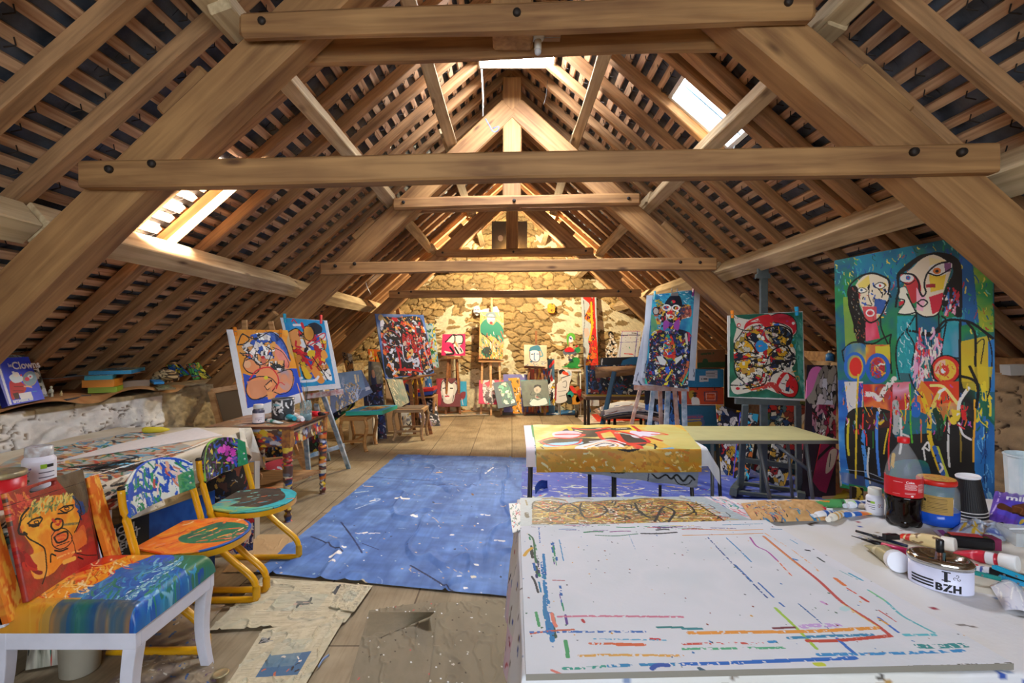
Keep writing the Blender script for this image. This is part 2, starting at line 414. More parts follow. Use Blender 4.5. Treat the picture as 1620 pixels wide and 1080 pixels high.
def surf(name,cv,fn,m,parent=None,thick=0.0,backcol=None,parentloc=None,**kw):
    """mesh grid coloured by canvas cv; fn(U, V) -> xyz arrays. thick: extruded towards -normal (away from the painted face)"""
    H,W=cv.H,cv.W
    U,V=np.meshgrid(np.linspace(0,1,W),np.linspace(0,1,H));pts=np.asarray(fn(U,V),float)
    co=pts.reshape(-1,3);col=lin(np.clip(cv.a,0,1)).reshape(-1,3)
    idx=np.arange(H*W).reshape(H,W)
    faces=np.stack([idx[:-1,:-1],idx[1:,:-1],idx[1:,1:],idx[:-1,1:]],-1).reshape(-1,4)
    if 'hole' in kw:
        hm=kw['hole'];keep=~(hm[:-1,:-1]|hm[1:,:-1]|hm[1:,1:]|hm[:-1,1:]).ravel();faces=faces[keep]
    if thick:
        a=pts[-1,0]-pts[0,0];b=pts[0,-1]-pts[0,0];n=np.cross(a,b);n/=np.linalg.norm(n)+1e-12
        if thick<0:n=-n
        t=abs(thick)
        border=np.concatenate([idx[0,:],idx[1:,-1],idx[-1,-2::-1],idx[-2:0:-1,0]])
        nb=len(border);base=len(co)
        ecol=col[border]*0.92 if backcol is None else np.tile(lin(rgb(backcol)),(nb,1))
        front2=co[border];back=co[border]-n*t
        co=np.concatenate([co,front2,back]);col=np.concatenate([col,ecol,ecol])
        i0=np.arange(nb);i1=(i0+1)%nb
        side=np.stack([base+i0,base+i1,base+nb+i1,base+nb+i0],-1)
        ci=[0,W-1,W-1+H-1,2*(W-1)+H-1]
        bk=np.array([[base+nb+ci[3],base+nb+ci[2],base+nb+ci[1],base+nb+ci[0]]])
        faces=np.concatenate([faces,side,bk])
    o0=np.array(wloc(parent))if parent is not None else(np.array(kw['origin'])if 'origin' in kw else np.array([(co[:,0].min()+co[:,0].max())/2,(co[:,1].min()+co[:,1].max())/2,co[:,2].min()]))
    me=bpy.data.meshes.new(name);me.vertices.add(len(co));me.vertices.foreach_set('co',(co-o0).ravel().astype(np.float32))
    me.loops.add(len(faces)*4);me.loops.foreach_set('vertex_index',faces.ravel().astype(np.int32))
    me.polygons.add(len(faces));me.polygons.foreach_set('loop_start',(np.arange(len(faces))*4).astype(np.int32))
    sm=np.ones(len(faces),bool)
    if thick:sm[(H-1)*(W-1):]=False
    me.polygons.foreach_set('use_smooth',sm)
    me.update(calc_edges=True)
    at=me.color_attributes.new('Col','FLOAT_COLOR','POINT')
    at.data.foreach_set('color',np.concatenate([col,np.ones((len(col),1))],1).ravel().astype(np.float32))
    me.validate()
    me.materials.append(m)
    o=bpy.data.objects.new(name,me);COL.objects.link(o)
    if 'solid' in kw:
        md=o.modifiers.new('solid','SOLIDIFY');md.thickness=kw['solid'];md.offset=-1
    if parent is not None:o.parent=parent
    else:o.location=o0
    return tag(o,kw.get('label'),kw.get('cat'),kw.get('group'),kw.get('kind'))
def qpx(pts,Ys):
    """quad from four picture points measured on the photo and their distances"""
    if not hasattr(Ys,'__len__'):Ys=[Ys]*4
    c=[P(x,y,Y)for(x,y),Y in zip(pts,Ys)];n=(c[1]-c[0]).cross(c[3]-c[0]);d=c[2]-Vector((0,0,CZ))
    if abs(d.dot(n))>1e-6:
        t=(c[0]-Vector((0,0,CZ))).dot(n)/d.dot(n)
        if abs(t-1)*Ys[2]<.5:c[2]=Vector((0,0,CZ))+d*t
    return Quad(*c)
def picture(name,label,cat,q,cv,thick=0.02,m=None,group=None,back=None,parent=None):
    A,B,C,D=q.c;n=(D-A).cross(B-A)
    s=1 if n.dot(q.n)>0 else-1
    kw=dict(label=label,cat=cat,group=group)if parent is None else dict(label=label)
    return surf(name,cv,q.grid,m or M_CANVAS,parent,thick*s,back,**kw)
def text(body,size,q_at,m,parent,name='lettering',bold=0.0,sp=1.0,align='LEFT',ext=0.0004,map_fn=None,label=None):
    """text mesh; q_at: function (x, y) -> world point, x, y in metres from the text origin"""
    cu=bpy.data.curves.new(name,'FONT');cu.body=body;cu.size=size;cu.offset=bold*size;cu.align_x=align;cu.space_character=sp;cu.resolution_u=3
    tmp=bpy.data.objects.new(name,cu);COL.objects.link(tmp)
    dg=bpy.context.evaluated_depsgraph_get();me0=bpy.data.meshes.new_from_object(tmp.evaluated_get(dg))
    vs=[tuple(v.co)for v in me0.vertices];fs=[tuple(p.vertices)for p in me0.polygons]
    bpy.data.objects.remove(tmp);bpy.data.curves.remove(cu);bpy.data.meshes.remove(me0)
    b=MB();b.add([q_at(v[0],v[1])for v in vs],fs)
    return b.build(name,m,parent,label=label)
# ============================================================ THE SETTING
OAK=wood('oak_timber','#7d5530','#b48651',0.7,1.0)
OAK2=wood('sawn_rafter_wood','#7d5937','#b98b5c',0.8,1.4,knots=False)
PALE=wood('pale_purlin_wood','#9b805a','#d0b88e',0.75,1.0)
BATTEN=wood('batten_wood','#9a6a46','#dcb48a',0.8,1.6,knots=True)
DARKWOOD=wood('brown_easel_wood','#6b3d1c','#a56a34',0.5,1.5,knots=False)
BEECH=wood('beech_easel_wood','#b07a44','#e0b07a',0.5,1.5,knots=False)
BOLT=mat('#3a322c',0.6,0.6,name='dark_iron')
RZ,RS=4.14,0.88
CO=1/math.sqrt(1+RS*RS);SI=RS*CO
Y0R,Y1R=-1.9,9.78
def roofpt(side,x,y,off=0.0):
    return Vector((side*(x+off*SI),y,RZ-RS*x+off*CO))
OPEN=[(1,1.12,1.56,3.10,3.47),(-1,1.90,2.12,6.84,7.06)]
SLATE=mat('#333941',0.38,name='slate',h2='#636b76',vscale=7,bump=0.4,bscale=30)
def make_slope(side,which):
    root=thing('ceiling',(side*2.0,4,2.4),None,None,None,'structure')
    rr=random.Random(5+side)
    ops=[o for o in OPEN if o[0]==side]
    step=0.0775;rows=47;b=MB();hk=MB()
    for r in range(rows):
        x0=0.02+r*step;x1=x0+step*1.5
        y=Y0R-rr.uniform(0,0.2)
        while y<Y1R:
            w=0.2
            if not any(o[1]-0.04<x0+step/2<o[2]+0.04 and y+w>o[3]and y<o[4]for o in ops):
                a=0.030+rr.uniform(0,.006);c=0.042+rr.uniform(0,.006)
                ya,yb=y+0.004,y+w+0.003
                b.add([roofpt(side,x0,ya,a+.012),roofpt(side,x0,yb,a+.012),roofpt(side,x1,yb,c-.018),roofpt(side,x1,ya,c-.018)],[(0,1,2,3)])
                if r%1==0 and-0.3<y<8:
                    p=roofpt(side,x0+0.035,y,-0.002);q=roofpt(side,x0+0.075,y,-0.004);s_=roofpt(side,x0+.05,y+0.016,-0.012)
                    hk.bar(p,s_,0.004,0.004);hk.bar(s_,q,0.004,0.004)
            y+=w
    b.build('slates',SLATE,root)
    h=hk.build('slate_hooks',BOLT,root,label='thin dark wire hooks of the slates');h['kind']='stuff'
    b=MB();xs=sorted({0.0,4.0}|{v for o in ops for v in o[1:3]});ys=sorted({Y0R-.2,Y1R+.1}|{v for o in ops for v in o[3:5]})
    for i in range(len(xs)-1):
        for j in range(len(ys)-1):
            mx,my=(xs[i]+xs[i+1])/2,(ys[j]+ys[j+1])/2
            if any(o[1]<mx<o[2]and o[3]<my<o[4]for o in ops):continue
            b.prism([roofpt(side,xs[i],ys[j],.06),roofpt(side,xs[i+1],ys[j],.06),roofpt(side,xs[i+1],ys[j+1],.06),roofpt(side,xs[i],ys[j+1],.06)],Vector((side*SI,0,CO))*0.02)
    b.build('leak_stop_sheet',mat('#1d2126',0.8),root)  # backing sheet added above the slates to keep light from leaking in
    for r in range(rows):
        x=0.05+r*step;cut=[o for o in ops if o[1]-.03<x<o[2]+.03]
        segs=[(Y0R,cut[0][3]),(cut[0][4],Y1R)]if cut else[(Y0R,Y1R)]
        for s0,s1 in segs:
            jx=rr.uniform(-.006,.006)
            beam('batten',roofpt(side,x+jx,s0,.012),roofpt(side,x+jx+rr.uniform(-.006,.006),s1,.012),0.047+rr.uniform(-.006,.006),0.024,BATTEN,root,up=(side*SI,0,CO),wob=0.002,seg=14,bevel=0)
    return root
SLOPE_R=make_slope(1,'right');SLOPE_L=make_slope(-1,'left')
b=MB();b.box((-.10,Y0R-.2,4.125),(.10,Y1R+.1,4.22));b.build('ridge_board',OAK2,SLOPE_L)
# ---- common rafters, one thing each
ORD=['first','second','third','fourth','fifth','sixth','seventh','eighth','ninth','tenth']
def ordn(i):return ORD[i]
TY=[2.12,4.74,7.39]
def bay(y):
    if y<TY[0]:return 0,'in front of the nearest truss, counting away from it'
    if y<TY[1]:return 1,'behind the nearest truss'
    if y<TY[2]:return 2,'behind the second truss'
    return 3,'behind the darkest, farthest truss'
rr=random.Random(3)
for side,sn in((-1,'left'),(1,'right')):
    ys=[0.30+0.323*i+rr.uniform(-.02,.02)for i in range(30)]
    ys=[y for y in ys if y<9.66]
    if side==1:ys=[3.05 if abs(y-3.21)<.17 else(3.50 if abs(y-3.5)<.17 else y)for y in ys]
    else:ys=[6.80 if abs(y-6.8)<.12 else(7.10 if abs(y-7.12)<.14 else y)for y in ys]
    ys=sorted(set(ys))
    groups={}
    for y in ys:groups.setdefault(bay(y)[0],[]).append(y)
    for bk,lst in groups.items():
        txt=bay(lst[0])[1];lst=sorted(lst,reverse=(bk==0))
        for i,y in enumerate(lst):
            w=rr.uniform(.062,.078)
            sl=rr.uniform(-.03,.03)
            beam('rafter',roofpt(side,0.03,y,-.036),roofpt(side,3.72,y+sl,-.036-rr.uniform(0,.01)),w,0.072,OAK2,SLOPE_L if side<0 else SLOPE_R,up=(side*SI,0,CO),wob=0.006,seg=14)
# ---- purlins: three a side, in lengths from truss to truss
PX={(-1,0):0.74,(1,0):0.72,(-1,1):1.36,(1,1):1.44,(-1,2):2.36,(1,2):2.19}
def skewY(y,x):return y-0.05*x
for side,sn in((-1,'left'),(1,'right')):
    for k,nm,w,h in((0,'upper',.095,.10),(1,'middle',.095,.11),(2,'lower',.135,.15)):
        x=PX[(side,k)]
        cuts=[-1.7,TY[0]+.12,TY[1]+.12,TY[2]+.12,9.72]
        for i in range(4):
            a,c=cuts[i],cuts[i+1]
            if i>0:a-=0.25 if k<2 else 0.0
            dx=0.0 if i%2==0 else 0.03
            up=(side*SI,0,CO)if k==2 else(side*.35,0,.94)
            off=-(0.074+h/2+(0.015 if k<2 else 0.0)+(0.03 if i%2 and k<2 else 0))
            p=roofpt(side,x,a,off);q=roofpt(side,x,c,off)
            place=('overhead before the nearest truss','from nearest to second truss','from second to farthest truss','between farthest truss and stone gable')[i]
            beam('purlin',p+Vector((dx,0,0)),q+Vector((dx,0,0)),w,h,PALE,None,up=up,wob=0.004,seg=10,
                 label=f'{nm} {sn} purlin {place}',cat='purlin',group=f'purlins of the {sn} roof slope')
# ---- trusses
def truss(k,YF,label):
    """YF: distance of the front faces of tie and collar at x = 0"""
    root=thing('roof_truss',(0,YF+0.1,2.0),label,'roof truss','roof trusses')
    m=OAK
    def S(x,z,dy=0.0):return Vector((x,YF-0.05*x+dy,z))
    pm=0.07+0.075
    inn,out=3.575,3.575+0.27
    mid=(inn+out)/2
    for s in(-1,1):
        p=S(s*0.02,mid-.03,pm);q=S(s*3.3,mid-0.93*3.3,pm)
        beam('principal_rafter',p,q,0.15,0.20,m,root,up=(s*.68,0,.73),wob=0.006,seg=16,bevel=.012)
    beam('tie_beam',S(-1.87,2.12,.035),S(1.92,2.125,.035),0.07,0.112,m,root,wob=0.005,seg=24,bevel=.008)
    beam('collar',S(-1.16,2.74,.035),S(1.22,2.745,.035),0.07,0.112,m,root,wob=0.004,seg=16,bevel=.02)
    beam('collar',S(-1.16,2.772,.27),S(1.22,2.775,.27),0.07,0.112,m,root,wob=0.004,seg=16,bevel=.02)
    beam('king_post',S(0.0,2.72,pm),S(0.0,3.97,pm),0.15,0.18,m,root,up=(1,0,0),wob=0.003,seg=6,bevel=.01)
    for s in(-1,1):
        for kk,dz in((1,.0),(0,.0),(2,0)):
            x=PX[(s,kk)]+0.12
            z=out-.93*x+.02
            beam('cleat',S(s*(x-.1),z+.13,pm),S(s*(x+.10),z-.06,pm),0.07,0.07,OAK,root,up=(s*.68,0,.73),seg=3,bevel=.01)
    spots=[(-1.72,2.135),(-1.53,2.155),(1.76,2.14),(1.58,2.145),(-1.05,2.745),(0.02,2.745),(1.1,2.75)]
    for x,z in spots:
        b=MB();c=S(x,z,-.002);b.lathe(c,[(.001,.012),(.014,.011),(.017,.004),(.017,-.01)],10,axis=(0,-1,0));b.build('bolt',BOLT,root)
    return root
truss(1,1.98,'nearest roof truss, of big golden oak timbers, spanning over the camera')
truss(2,4.62,'second roof truss, warmly lit, standing midway down the attic')
truss(3,7.26,'farthest roof truss, dark brown against the lit stone gable')
# ---- roof windows
GLASSM=mat('#ffffff',0.02,alpha=0.12,name='window_glass')
WHITEP=mat('#e6e6e2',0.5,name='white_paint')
def roof_window(n,o,label):
    s,x0,x1,y0,y1=o
    root=thing('window_%d'%n,roofpt(s,(x0+x1)/2,(y0+y1)/2,0),label,None,None,'structure')
    b=MB();w=.022
    for(xa,xb,ya,yb)in((x0,x1,y0,y0+w),(x0,x1,y1-w*1.6,y1),(x0,x0+w,y0,y1),(x1-w,x1,y0,y1)):
        b.prism([roofpt(s,xa,ya,-.01),roofpt(s,xb,ya,-.01),roofpt(s,xb,yb,-.01),roofpt(s,xa,yb,-.01)],Vector((s*SI,0,CO))*.085)
    fr=b.build('window_frame',WHITEP,root)
    b=MB();b.prism([roofpt(s,x0,y0,.07),roofpt(s,x1,y0,.07),roofpt(s,x1,y1,.07),roofpt(s,x0,y1,.07)],Vector((s*SI,0,CO))*.004)
    b.build('pane',GLASSM,root)
    b=MB();ym=y0+(y1-y0)*.62
    b.bar(roofpt(s,x0,ym,.05),roofpt(s,x1,ym,.05),.006,.006);b.build('glazing_bar',mat('#3f5f78',.4),root)
    b=MB();b.tube([roofpt(s,x1-.02,y1-.12,.03),roofpt(s,x1+.03,y1-.09,-.10),roofpt(s,x1+.05,y1-.07,-.2)],.005,6)
    b.build('handle',mat('#cfd8e0',.3,.4),fr)
    add_light('portal','AREA',roofpt(s,(x0+x1)/2,(y0+y1)/2,.03),1,(1,1,1),(x1-x0)/CO,y1-y0,roofpt(s,(x0+x1)/2,(y0+y1)/2,-1),portal=True)
roof_window(1,OPEN[0],'small open roof window with white frame in the right slope')
roof_window(2,OPEN[1],'tiny roof window in the left slope near the farthest truss')
root=thing('window_3',(0.04,4.0,3.78),'bright rectangular roof light under the ridge',None,None,'structure')
b=MB();b.box((-.275,3.55,3.788),(.355,4.20,3.80));b.build('pane_back',mat('#8a8a88',.6),root)
b=MB();b.add([(-.275,3.55,3.785),(.355,3.55,3.785),(.355,4.2,3.785),(-.275,4.2,3.785)],[(0,3,2,1)]);b.build('lit_pane',mat('#eaf1ff',.5,name='daylit_pane',emit=80.0),root)
b=MB()
for lo,hi in(((-.29,3.535,3.775),(.37,3.55,3.815)),((-.29,4.20,3.775),(.37,4.215,3.815)),((-.29,3.55,3.775),(-.275,4.2,3.815)),((.355,3.55,3.775),(.37,4.2,3.815))):b.box(lo,hi)
b.build('window_frame',mat('#d8c9a8',.6),root)
b=MB();b.tube([P(762,110,4.18),P(764,150,4.18),P(764,184,4.18)],.006,6)
tag(b.build('hanging_rod',mat('#d9d6cc',.5)),'thin white opening rod hanging from the bright roof light','rod')
b=MB();b.tube(smooth([P(768,188,4.4),P(774,198,4.4),P(780,208,4.4),P(787,207,4.4),P(789,200,4.4),P(780,203,4.4)],5),.0035,5)
tag(b.build('cord',mat('#3a5fae',.6)),'small blue cord looped on the beam left of the middle king post','cord')
b=MB();b.tube(smooth([P(868,110,4.5),P(864,150,4.4),P(860,165,4.4)],4),.002,5)
tag(b.build('wire',mat('#55504a',.6)),'thin wire hanging right of the bright roof light','wire')
# ---- lamp holder on the near collar
root=thing('lamp_holder',P(851,80,2.1),'round white lamp holder with bulb screwed under the nearest collar beam','lamp holder')
c=P(851,79,2.14)
cw=mat('#cfc7b4',.45);b=MB();b.lathe(c+Vector((0,0,.04)),[(.014,-.0),(.024,.004),(.031,.018),(.031,.034),(.001,.036)],24);b.build('base',cw,root)
b=MB();b.lathe(c+Vector((0,0,.0)),[(.015,.0),(.016,.01),(.016,.045)],16);b.build('socket',cw,root)
b=MB();b.ball(c+Vector((0,0,-.008)),.016,10);b.build('bulb',mat('#eef2f2',.05,alpha=.35),root)
b=MB();b.tube([c+Vector((.02,0,.06)),c+Vector((.1,0,.06))],.006,8);b.build('cable_pipe',mat('#8b8577',.5),root)
b=MB();b.box(tuple(c+Vector((-.09,-.02,.055))),tuple(c+Vector((.1,.03,.07))));b.build('mounting_board',OAK2,root)
# ---- far lamp hung behind the board on the far king post
root=thing('lamp',(0.0,7.72,2.8),'warm bulb hidden behind the grey board of the farthest truss','lamp')
b=MB();b.lathe((0.0,7.72,2.86),[(.02,0),(.022,.05),(.012,.06)],16);b.build('socket',cw,root)
b=MB();b.ball((0,7.72,2.82),.035,10);b.build('bulb',mat('#fff0d0',.1,alpha=.12),root)
b=MB();b.tube([(0,7.72,2.92),(0,7.72,3.9)],.004,6);b.build('cable',mat('#222222',.6),root)
q=qpx([(778,350),(834,350),(834,394),(778,394)],7.6)
c=Cv(60,48,'#4a4a44',q,(778,350,1));c.grain(.1);c.poly([(10,25),(14,22),(18,25),(17,30),(12,31)],'#d8d8d4',True)
picture('board','dark grey rectangular board fixed behind the farthest king post','board',q,c,.012)
# ---- floor
m=bpy.data.materials.new('old_floor_boards');m.use_nodes=True;nt=m.node_tree;N,L=nt.nodes,nt.links;b_=N['Principled BSDF'];b_.inputs['Roughness'].default_value=.6
tc=N.new('ShaderNodeTexCoord');br=N.new('ShaderNodeTexBrick');mp=N.new('ShaderNodeMapping');mp.inputs['Rotation'].default_value=(0,0,math.radians(90))
L.new(tc.outputs['Object'],mp.inputs[0]);L.new(mp.outputs[0],br.inputs['Vector'])
br.inputs['Color1'].default_value=linc('#928268');br.inputs['Color2'].default_value=linc('#a8977a');br.inputs['Mortar'].default_value=linc('#5e4c36')
br.inputs['Scale'].default_value=1.0;br.inputs['Brick Width'].default_value=1.15;br.inputs['Row Height'].default_value=.52;br.inputs['Mortar Size'].default_value=.005
n1=N.new('ShaderNodeTexNoise');n1.inputs['Scale'].default_value=3.0;n1.inputs['Detail'].default_value=8;L.new(tc.outputs['Object'],n1.inputs['Vector'])
cr=N.new('ShaderNodeValToRGB');cr.color_ramp.elements[0].position=.35;cr.color_ramp.elements[0].color=(.62,.58,.52,1);cr.color_ramp.elements[1].position=.6
L.new(n1.outputs[0],cr.inputs[0]);mx=N.new('ShaderNodeMix');mx.data_type='RGBA';mx.blend_type='MULTIPLY';mx.inputs[0].default_value=1
L.new(br.outputs[0],mx.inputs[6]);L.new(cr.outputs[0],mx.inputs[7])
mp3=N.new('ShaderNodeMapping');mp3.inputs['Scale'].default_value=(30,2,1);L.new(tc.outputs['Object'],mp3.inputs[0])
n3=N.new('ShaderNodeTexNoise');n3.inputs['Scale'].default_value=2.0;n3.inputs['Detail'].default_value=5;L.new(mp3.outputs[0],n3.inputs['Vector'])
cr3=N.new('ShaderNodeValToRGB');cr3.color_ramp.elements[0].position=.3;cr3.color_ramp.elements[0].color=(.78,.76,.72,1);cr3.color_ramp.elements[1].position=.55;L.new(n3.outputs[0],cr3.inputs[0])
mx2=N.new('ShaderNodeMix');mx2.data_type='RGBA';mx2.blend_type='MULTIPLY';mx2.inputs[0].default_value=1
L.new(mx.outputs[2],mx2.inputs[6]);L.new(cr3.outputs[0],mx2.inputs[7]);L.new(mx2.outputs[2],b_.inputs['Base Color'])
b=MB();b.box((-3.7,-2.0,-.08),(3.7,9.9,0));b.build('floor',m,kind='structure')
# ---- rubble stone surfaces
def stones(X,Z,n,seed,sx,sz,joint):
    r=np.random.RandomState(seed);lo,hi,zl,zh=X.min(),X.max(),Z.min(),Z.max()
    w=(vnoise(X.shape[0],X.shape[1],40,60,seed,3)-.5)*.10
    w2=(vnoise(X.shape[0],X.shape[1],40,60,seed+1,3)-.5)*.10
    A=(X+w)/sx;B=(Z+w2)/sz
    px=r.uniform(lo,hi,n)/sx;pz=r.uniform(zl,zh,n)/sz
    keep=[]
    for i in range(n):
        if all((px[i]-px[j])**2+(pz[i]-pz[j])**2>r.uniform(.25,1.0)for j in keep):keep.append(i)
    d1=np.full(X.shape,1e9);d2=d1.copy();idm=np.zeros(X.shape,int)
    for k in keep:
        d=np.maximum(np.abs(A-px[k]),np.abs(B-pz[k]))*.5+.5*np.hypot(A-px[k],B-pz[k])
        c=d<d1;d2=np.where(c,d1,np.minimum(d2,d));d1=np.where(c,d,d1);idm=np.where(c,k,idm)
    return(d2-d1),idm,r.rand(n)
W_,H_=700,400
cv=Cv(W_,H_,'#a88c5c')
U,V=np.meshgrid(np.linspace(0,1,W_),np.linspace(0,1,H_));X=-3.65+7.3*U;top=RZ+.03-RS*np.abs(X);Z=top*(1-V)
e,ids,rnd=stones(X,Z,2400,4,.20,.085,.05)
big=vnoise(H_,W_,5,8,21,3);fine=vnoise(H_,W_,120,200,22,3);med=vnoise(H_,W_,26,40,23,3)
def blob(px,py,rx,ry):
    x0,z0=(px-CX)*9.7/F,CZ+(CY-py)*9.7/F
    return np.clip(1.25-np.hypot((X-x0)/(rx*9.7/F),(Z-z0)/(ry*9.7/F)),0,1)+(0)
pl=np.zeros(X.shape)
for bb in((715,515,38,30),(700,560,30,50),(745,490,20,22),(725,620,60,45),(800,560,18,40),(930,500,60,42),(890,520,30,40),(870,480,25,18),(668,420,22,34),(735,372,28,40),(905,425,18,10),(840,620,80,40),(955,440,25,18),(985,500,30,26),(750,470,16,30),(1000,520,40,30),(620,540,30,30),(880,585,25,30),(905,340,30,40),(870,380,30,20)):
    pl=np.maximum(pl,blob(*bb))
pl=pl*.95+(med-.5)*1.3-.07
stone=np.array([rgb('#a98d5c')])*(.82+.36*rnd[ids][...,None])*(.86+.28*fine[...,None])
g=rnd[(ids*7)%len(rnd)][...,None];stone=stone*(1-.25*g)+np.array(rgb('#8f8266'))*.25*g
col=stone.copy()
joint=e<.04+.05*med
col[joint]=np.array(rgb('#6d5635'))*(.7+.6*fine[joint][...,None])
plm=(pl>.42)&((e<.42)|(rnd[ids]>.55));col[plm]=np.array(rgb('#e4d8b4'))*(.86+.22*fine[plm][...,None])
low=(Z<1.0)&(med+(1-Z)*.25>.60)&((e<.5)|(rnd[ids]>.4));col[low]=np.array(rgb('#dccfa8'))*(.84+.24*fine[low][...,None])
cv.a=np.clip(col,0,1)
relief=np.clip(e,0,.35)/.35;relief=relief**.6*.05+(fine-.5)*.018+(rnd[ids]-.5)*.03
relief=np.where(plm|low,.035+(fine-.5)*.01+(med-.5)*.02,relief)
surf('wall_back',cv,lambda U,V:np.stack([X,9.78-relief,Z],-1),M_STONE,None,kind='structure',origin=(0,9.75,0))
b=MB();b.prism([(-3.9,9.8,0),(3.9,9.8,0),(3.9,9.8,.8),(0,9.8,4.3),(-3.9,9.8,.8)],(0,.2,0));b.build('wall_back.001',mat('#6b5a40',.9),kind='structure')
def sidewall(side,xw,zt,base,dark,seed,nm,white):
    W_,H_=900,170
    cv=Cv(W_,H_,base)
    U,V=np.meshgrid(np.linspace(0,1,W_),np.linspace(0,1,H_));Yc=-1.9+11.65*U
    s=V*(zt+.75);onface=s>.75
    Zc=np.where(onface,zt-(s-.75),zt);Xo=np.where(onface,0,.75-s)
    e,ids,rnd=stones(Yc,-s,1500,seed,.24,.15,.05)
    fine=vnoise(H_,W_,60,300,seed,3);med=vnoise(H_,W_,12,70,seed+1,3)
    c=np.array(rgb(base))*(.86+.2*fine[...,None])*(.93+.14*med[...,None])
    crack=(e<.035*(med>.54))|((fine>.73)&(med>.55))|((e<.08)&(fine>.62)&(med>.55))
    c[crack]=np.array(rgb(dark))*(.7+.5*fine[crack][...,None])
    if white:
        bare=(Yc>4.15)|((s<.80)&(med>.4));t=np.array(rgb('#b09a72'))*(.75+.4*fine[...,None]);c[bare]=t[bare]
    topm=s<.70;c[topm]=(np.array(rgb('#9a8668'))*(.7+.5*med[...,None]))[topm]
    cv.a=np.clip(c,0,1)
    rel=np.clip(e,0,.4)**.6*.028+(fine-.5)*.014+(med-.5)*.05-crack*.012
    def fn(U,V):return np.stack([side*(xw+Xo)-side*np.where(onface,rel,0),Yc,Zc+np.where(onface,0,rel*.6-.02)-np.where((s>.68)&onface,0,0)],-1)
    return surf(nm,cv,fn,M_STONE,None,kind='structure',origin=(side*xw,4,0))
sidewall(-1,3.0,.985,'#ebe5da','#93806a',31,'wall_left',True)
sidewall(1,3.0,1.215,'#a8875f','#4f3a26',41,'wall_right',False)
for side in(-1,1):
    b=MB();b.box((min(side*3.76,side*3.9),-1.9,0),(max(side*3.76,side*3.9),9.8,1.4));b.build('wall_%s'%('left' if side<0 else 'right'),mat('#6b5a40',.9),kind='structure')
b=MB();y0,y1=-2.05,-1.9
b.box((-3.9,y0,0),(-1.3,y1,2.9));b.box((1.3,y0,0),(3.9,y1,2.9));b.box((-1.3,y0,0),(1.3,y1,1.1));b.prism([(-3.9,y0,2.7),(3.9,y0,2.7),(3.9,y0,2.9),(0,y0,4.4),(-3.9,y0,2.9)],(0,.15,0))  # unseen middle opening added to let light in behind the camera
b.build('wall_front',mat('#b8ab92',.9),kind='structure')
# ============================================================ FOREGROUND TABLE
ZT=0.78
WHITEC='#e6e6ee'
root=thing('work_table',(1.1,1.4,0),'long wooden work table hidden under the white sheet in the foreground','table')
b=MB();b.box((.04,.93,.735),(2.35,1.90,.765));b.build('tabletop',OAK2,root)
for x in(.12,2.25):
    for y in(1.0,1.82):
        b=MB();b.box((x-.03,y-.03,0),(x+.03,y+.03,.735));b.build('leg',OAK2,root)
cv=Cv(380,260,'#dcdbe0');cv.tint(None,['#d2d1d8','#e2e0e0','#dcd8d0','#e4e3e8'],5,8,5)
cv.strokes(None,140,['#3a3026','#5a4a3a','#7a6a5a','#b08a50','#8090b0'],5,1.2,seed=4)
cv.tint([(.55,.25),(.95,.2),(.98,.75),(.7,.62),(.5,.4)],['#d8d0be','#cbbf9f','#dad4c6'],9,12,8,.55)
cv.dots(None,500,['#4a3c2a','#8a7040','#3050a0','#a03040'],.9,9)
lo=cv.mask([(0,0),(.05,0),(.05,1),(0,1)]);cv.tint(lo,['#c8b8d8','#d8d0e8','#e8c8d8','#b8a8d0'],30,3,6,.8);cv.strokes(lo,60,['#a03048','#303048','#3060b0','#c86070'],6,1.6,seed=12)
def sheet(U,V):
    sx=-0.34+U*2.72;sy=V*1.5
    X=np.where(sx>0,.02+sx,.02+sx*.10+.012*np.sin(sy*23)*np.clip(-sx*8,0,1))
    Z=ZT-.002-np.where(sx<0,-sx,0)*.99
    Y=np.where(sy<1.0,1.905-sy,.905-(sy-1.0)*.06+.012*np.sin(sx*17)*np.clip((sy-1)*6,0,1))
    Z=Z-np.where(sy>1.0,sy-1.0,0)
    rib=np.where((sx>1.05)&(sy<1.0),.0035*np.sin((sx*.55+sy*.83)*150)*np.clip((sx-1.05)*4,0,1),0)
    Z=Z+.0012*np.sin(sx*31+sy*11)+np.where(sx>0,rib*.5,0)
    return np.stack([X,Y,Z],-1)
surf('tablecloth',cv,sheet,M_CLOTH,label='white paint-flecked sheet draped over the foreground work table',cat='tablecloth',origin=(1.1,1.4,.3))
def zquad(pts,z):return Quad(*[PZ(x,y,z)for x,y in pts])
BK='#16140f'
q=zquad([(823,832),(1211,822),(1604,1049),(832,1066)],ZT+.016)
c=Cv(760,520,'#dcdde0',q,(540,720,3));c.tint(None,['#d4d8dc','#dfdfe3','#d9dbdf','#e2e1e6'],3,4,2)
B_,G_,R_,Y_,O_='#1c5fa8','#2f8f5f','#c4323a','#e8c22a','#e2682c'
def bunch(c,lst):
    for pts,w,col,*r in lst:c.line(pts,w,col,True,r[0]if r else 0)
def dashes(c,p,q_,n,w,cols,seed,jit=6,ln=30):
    r=random.Random(seed);dx,dy=q_[0]-p[0],q_[1]-p[1];L=math.hypot(dx,dy);ux,uy=dx/L,dy/L
    for i in range(n):
        t=r.random();l=ln*r.uniform(.3,1.4);x=p[0]+dx*t+r.uniform(-jit,jit)*-uy;y=p[1]+dy*t+r.uniform(-jit,jit)*ux
        s_=r.uniform(-.04,.04)
        c.line([(x,y),(x+ux*l/2,y+uy*l/2+s_*l),(x+ux*l,y+uy*l)],w*r.uniform(.5,1.5),r.choice(cols),True,r.choice([0,0,.45]))
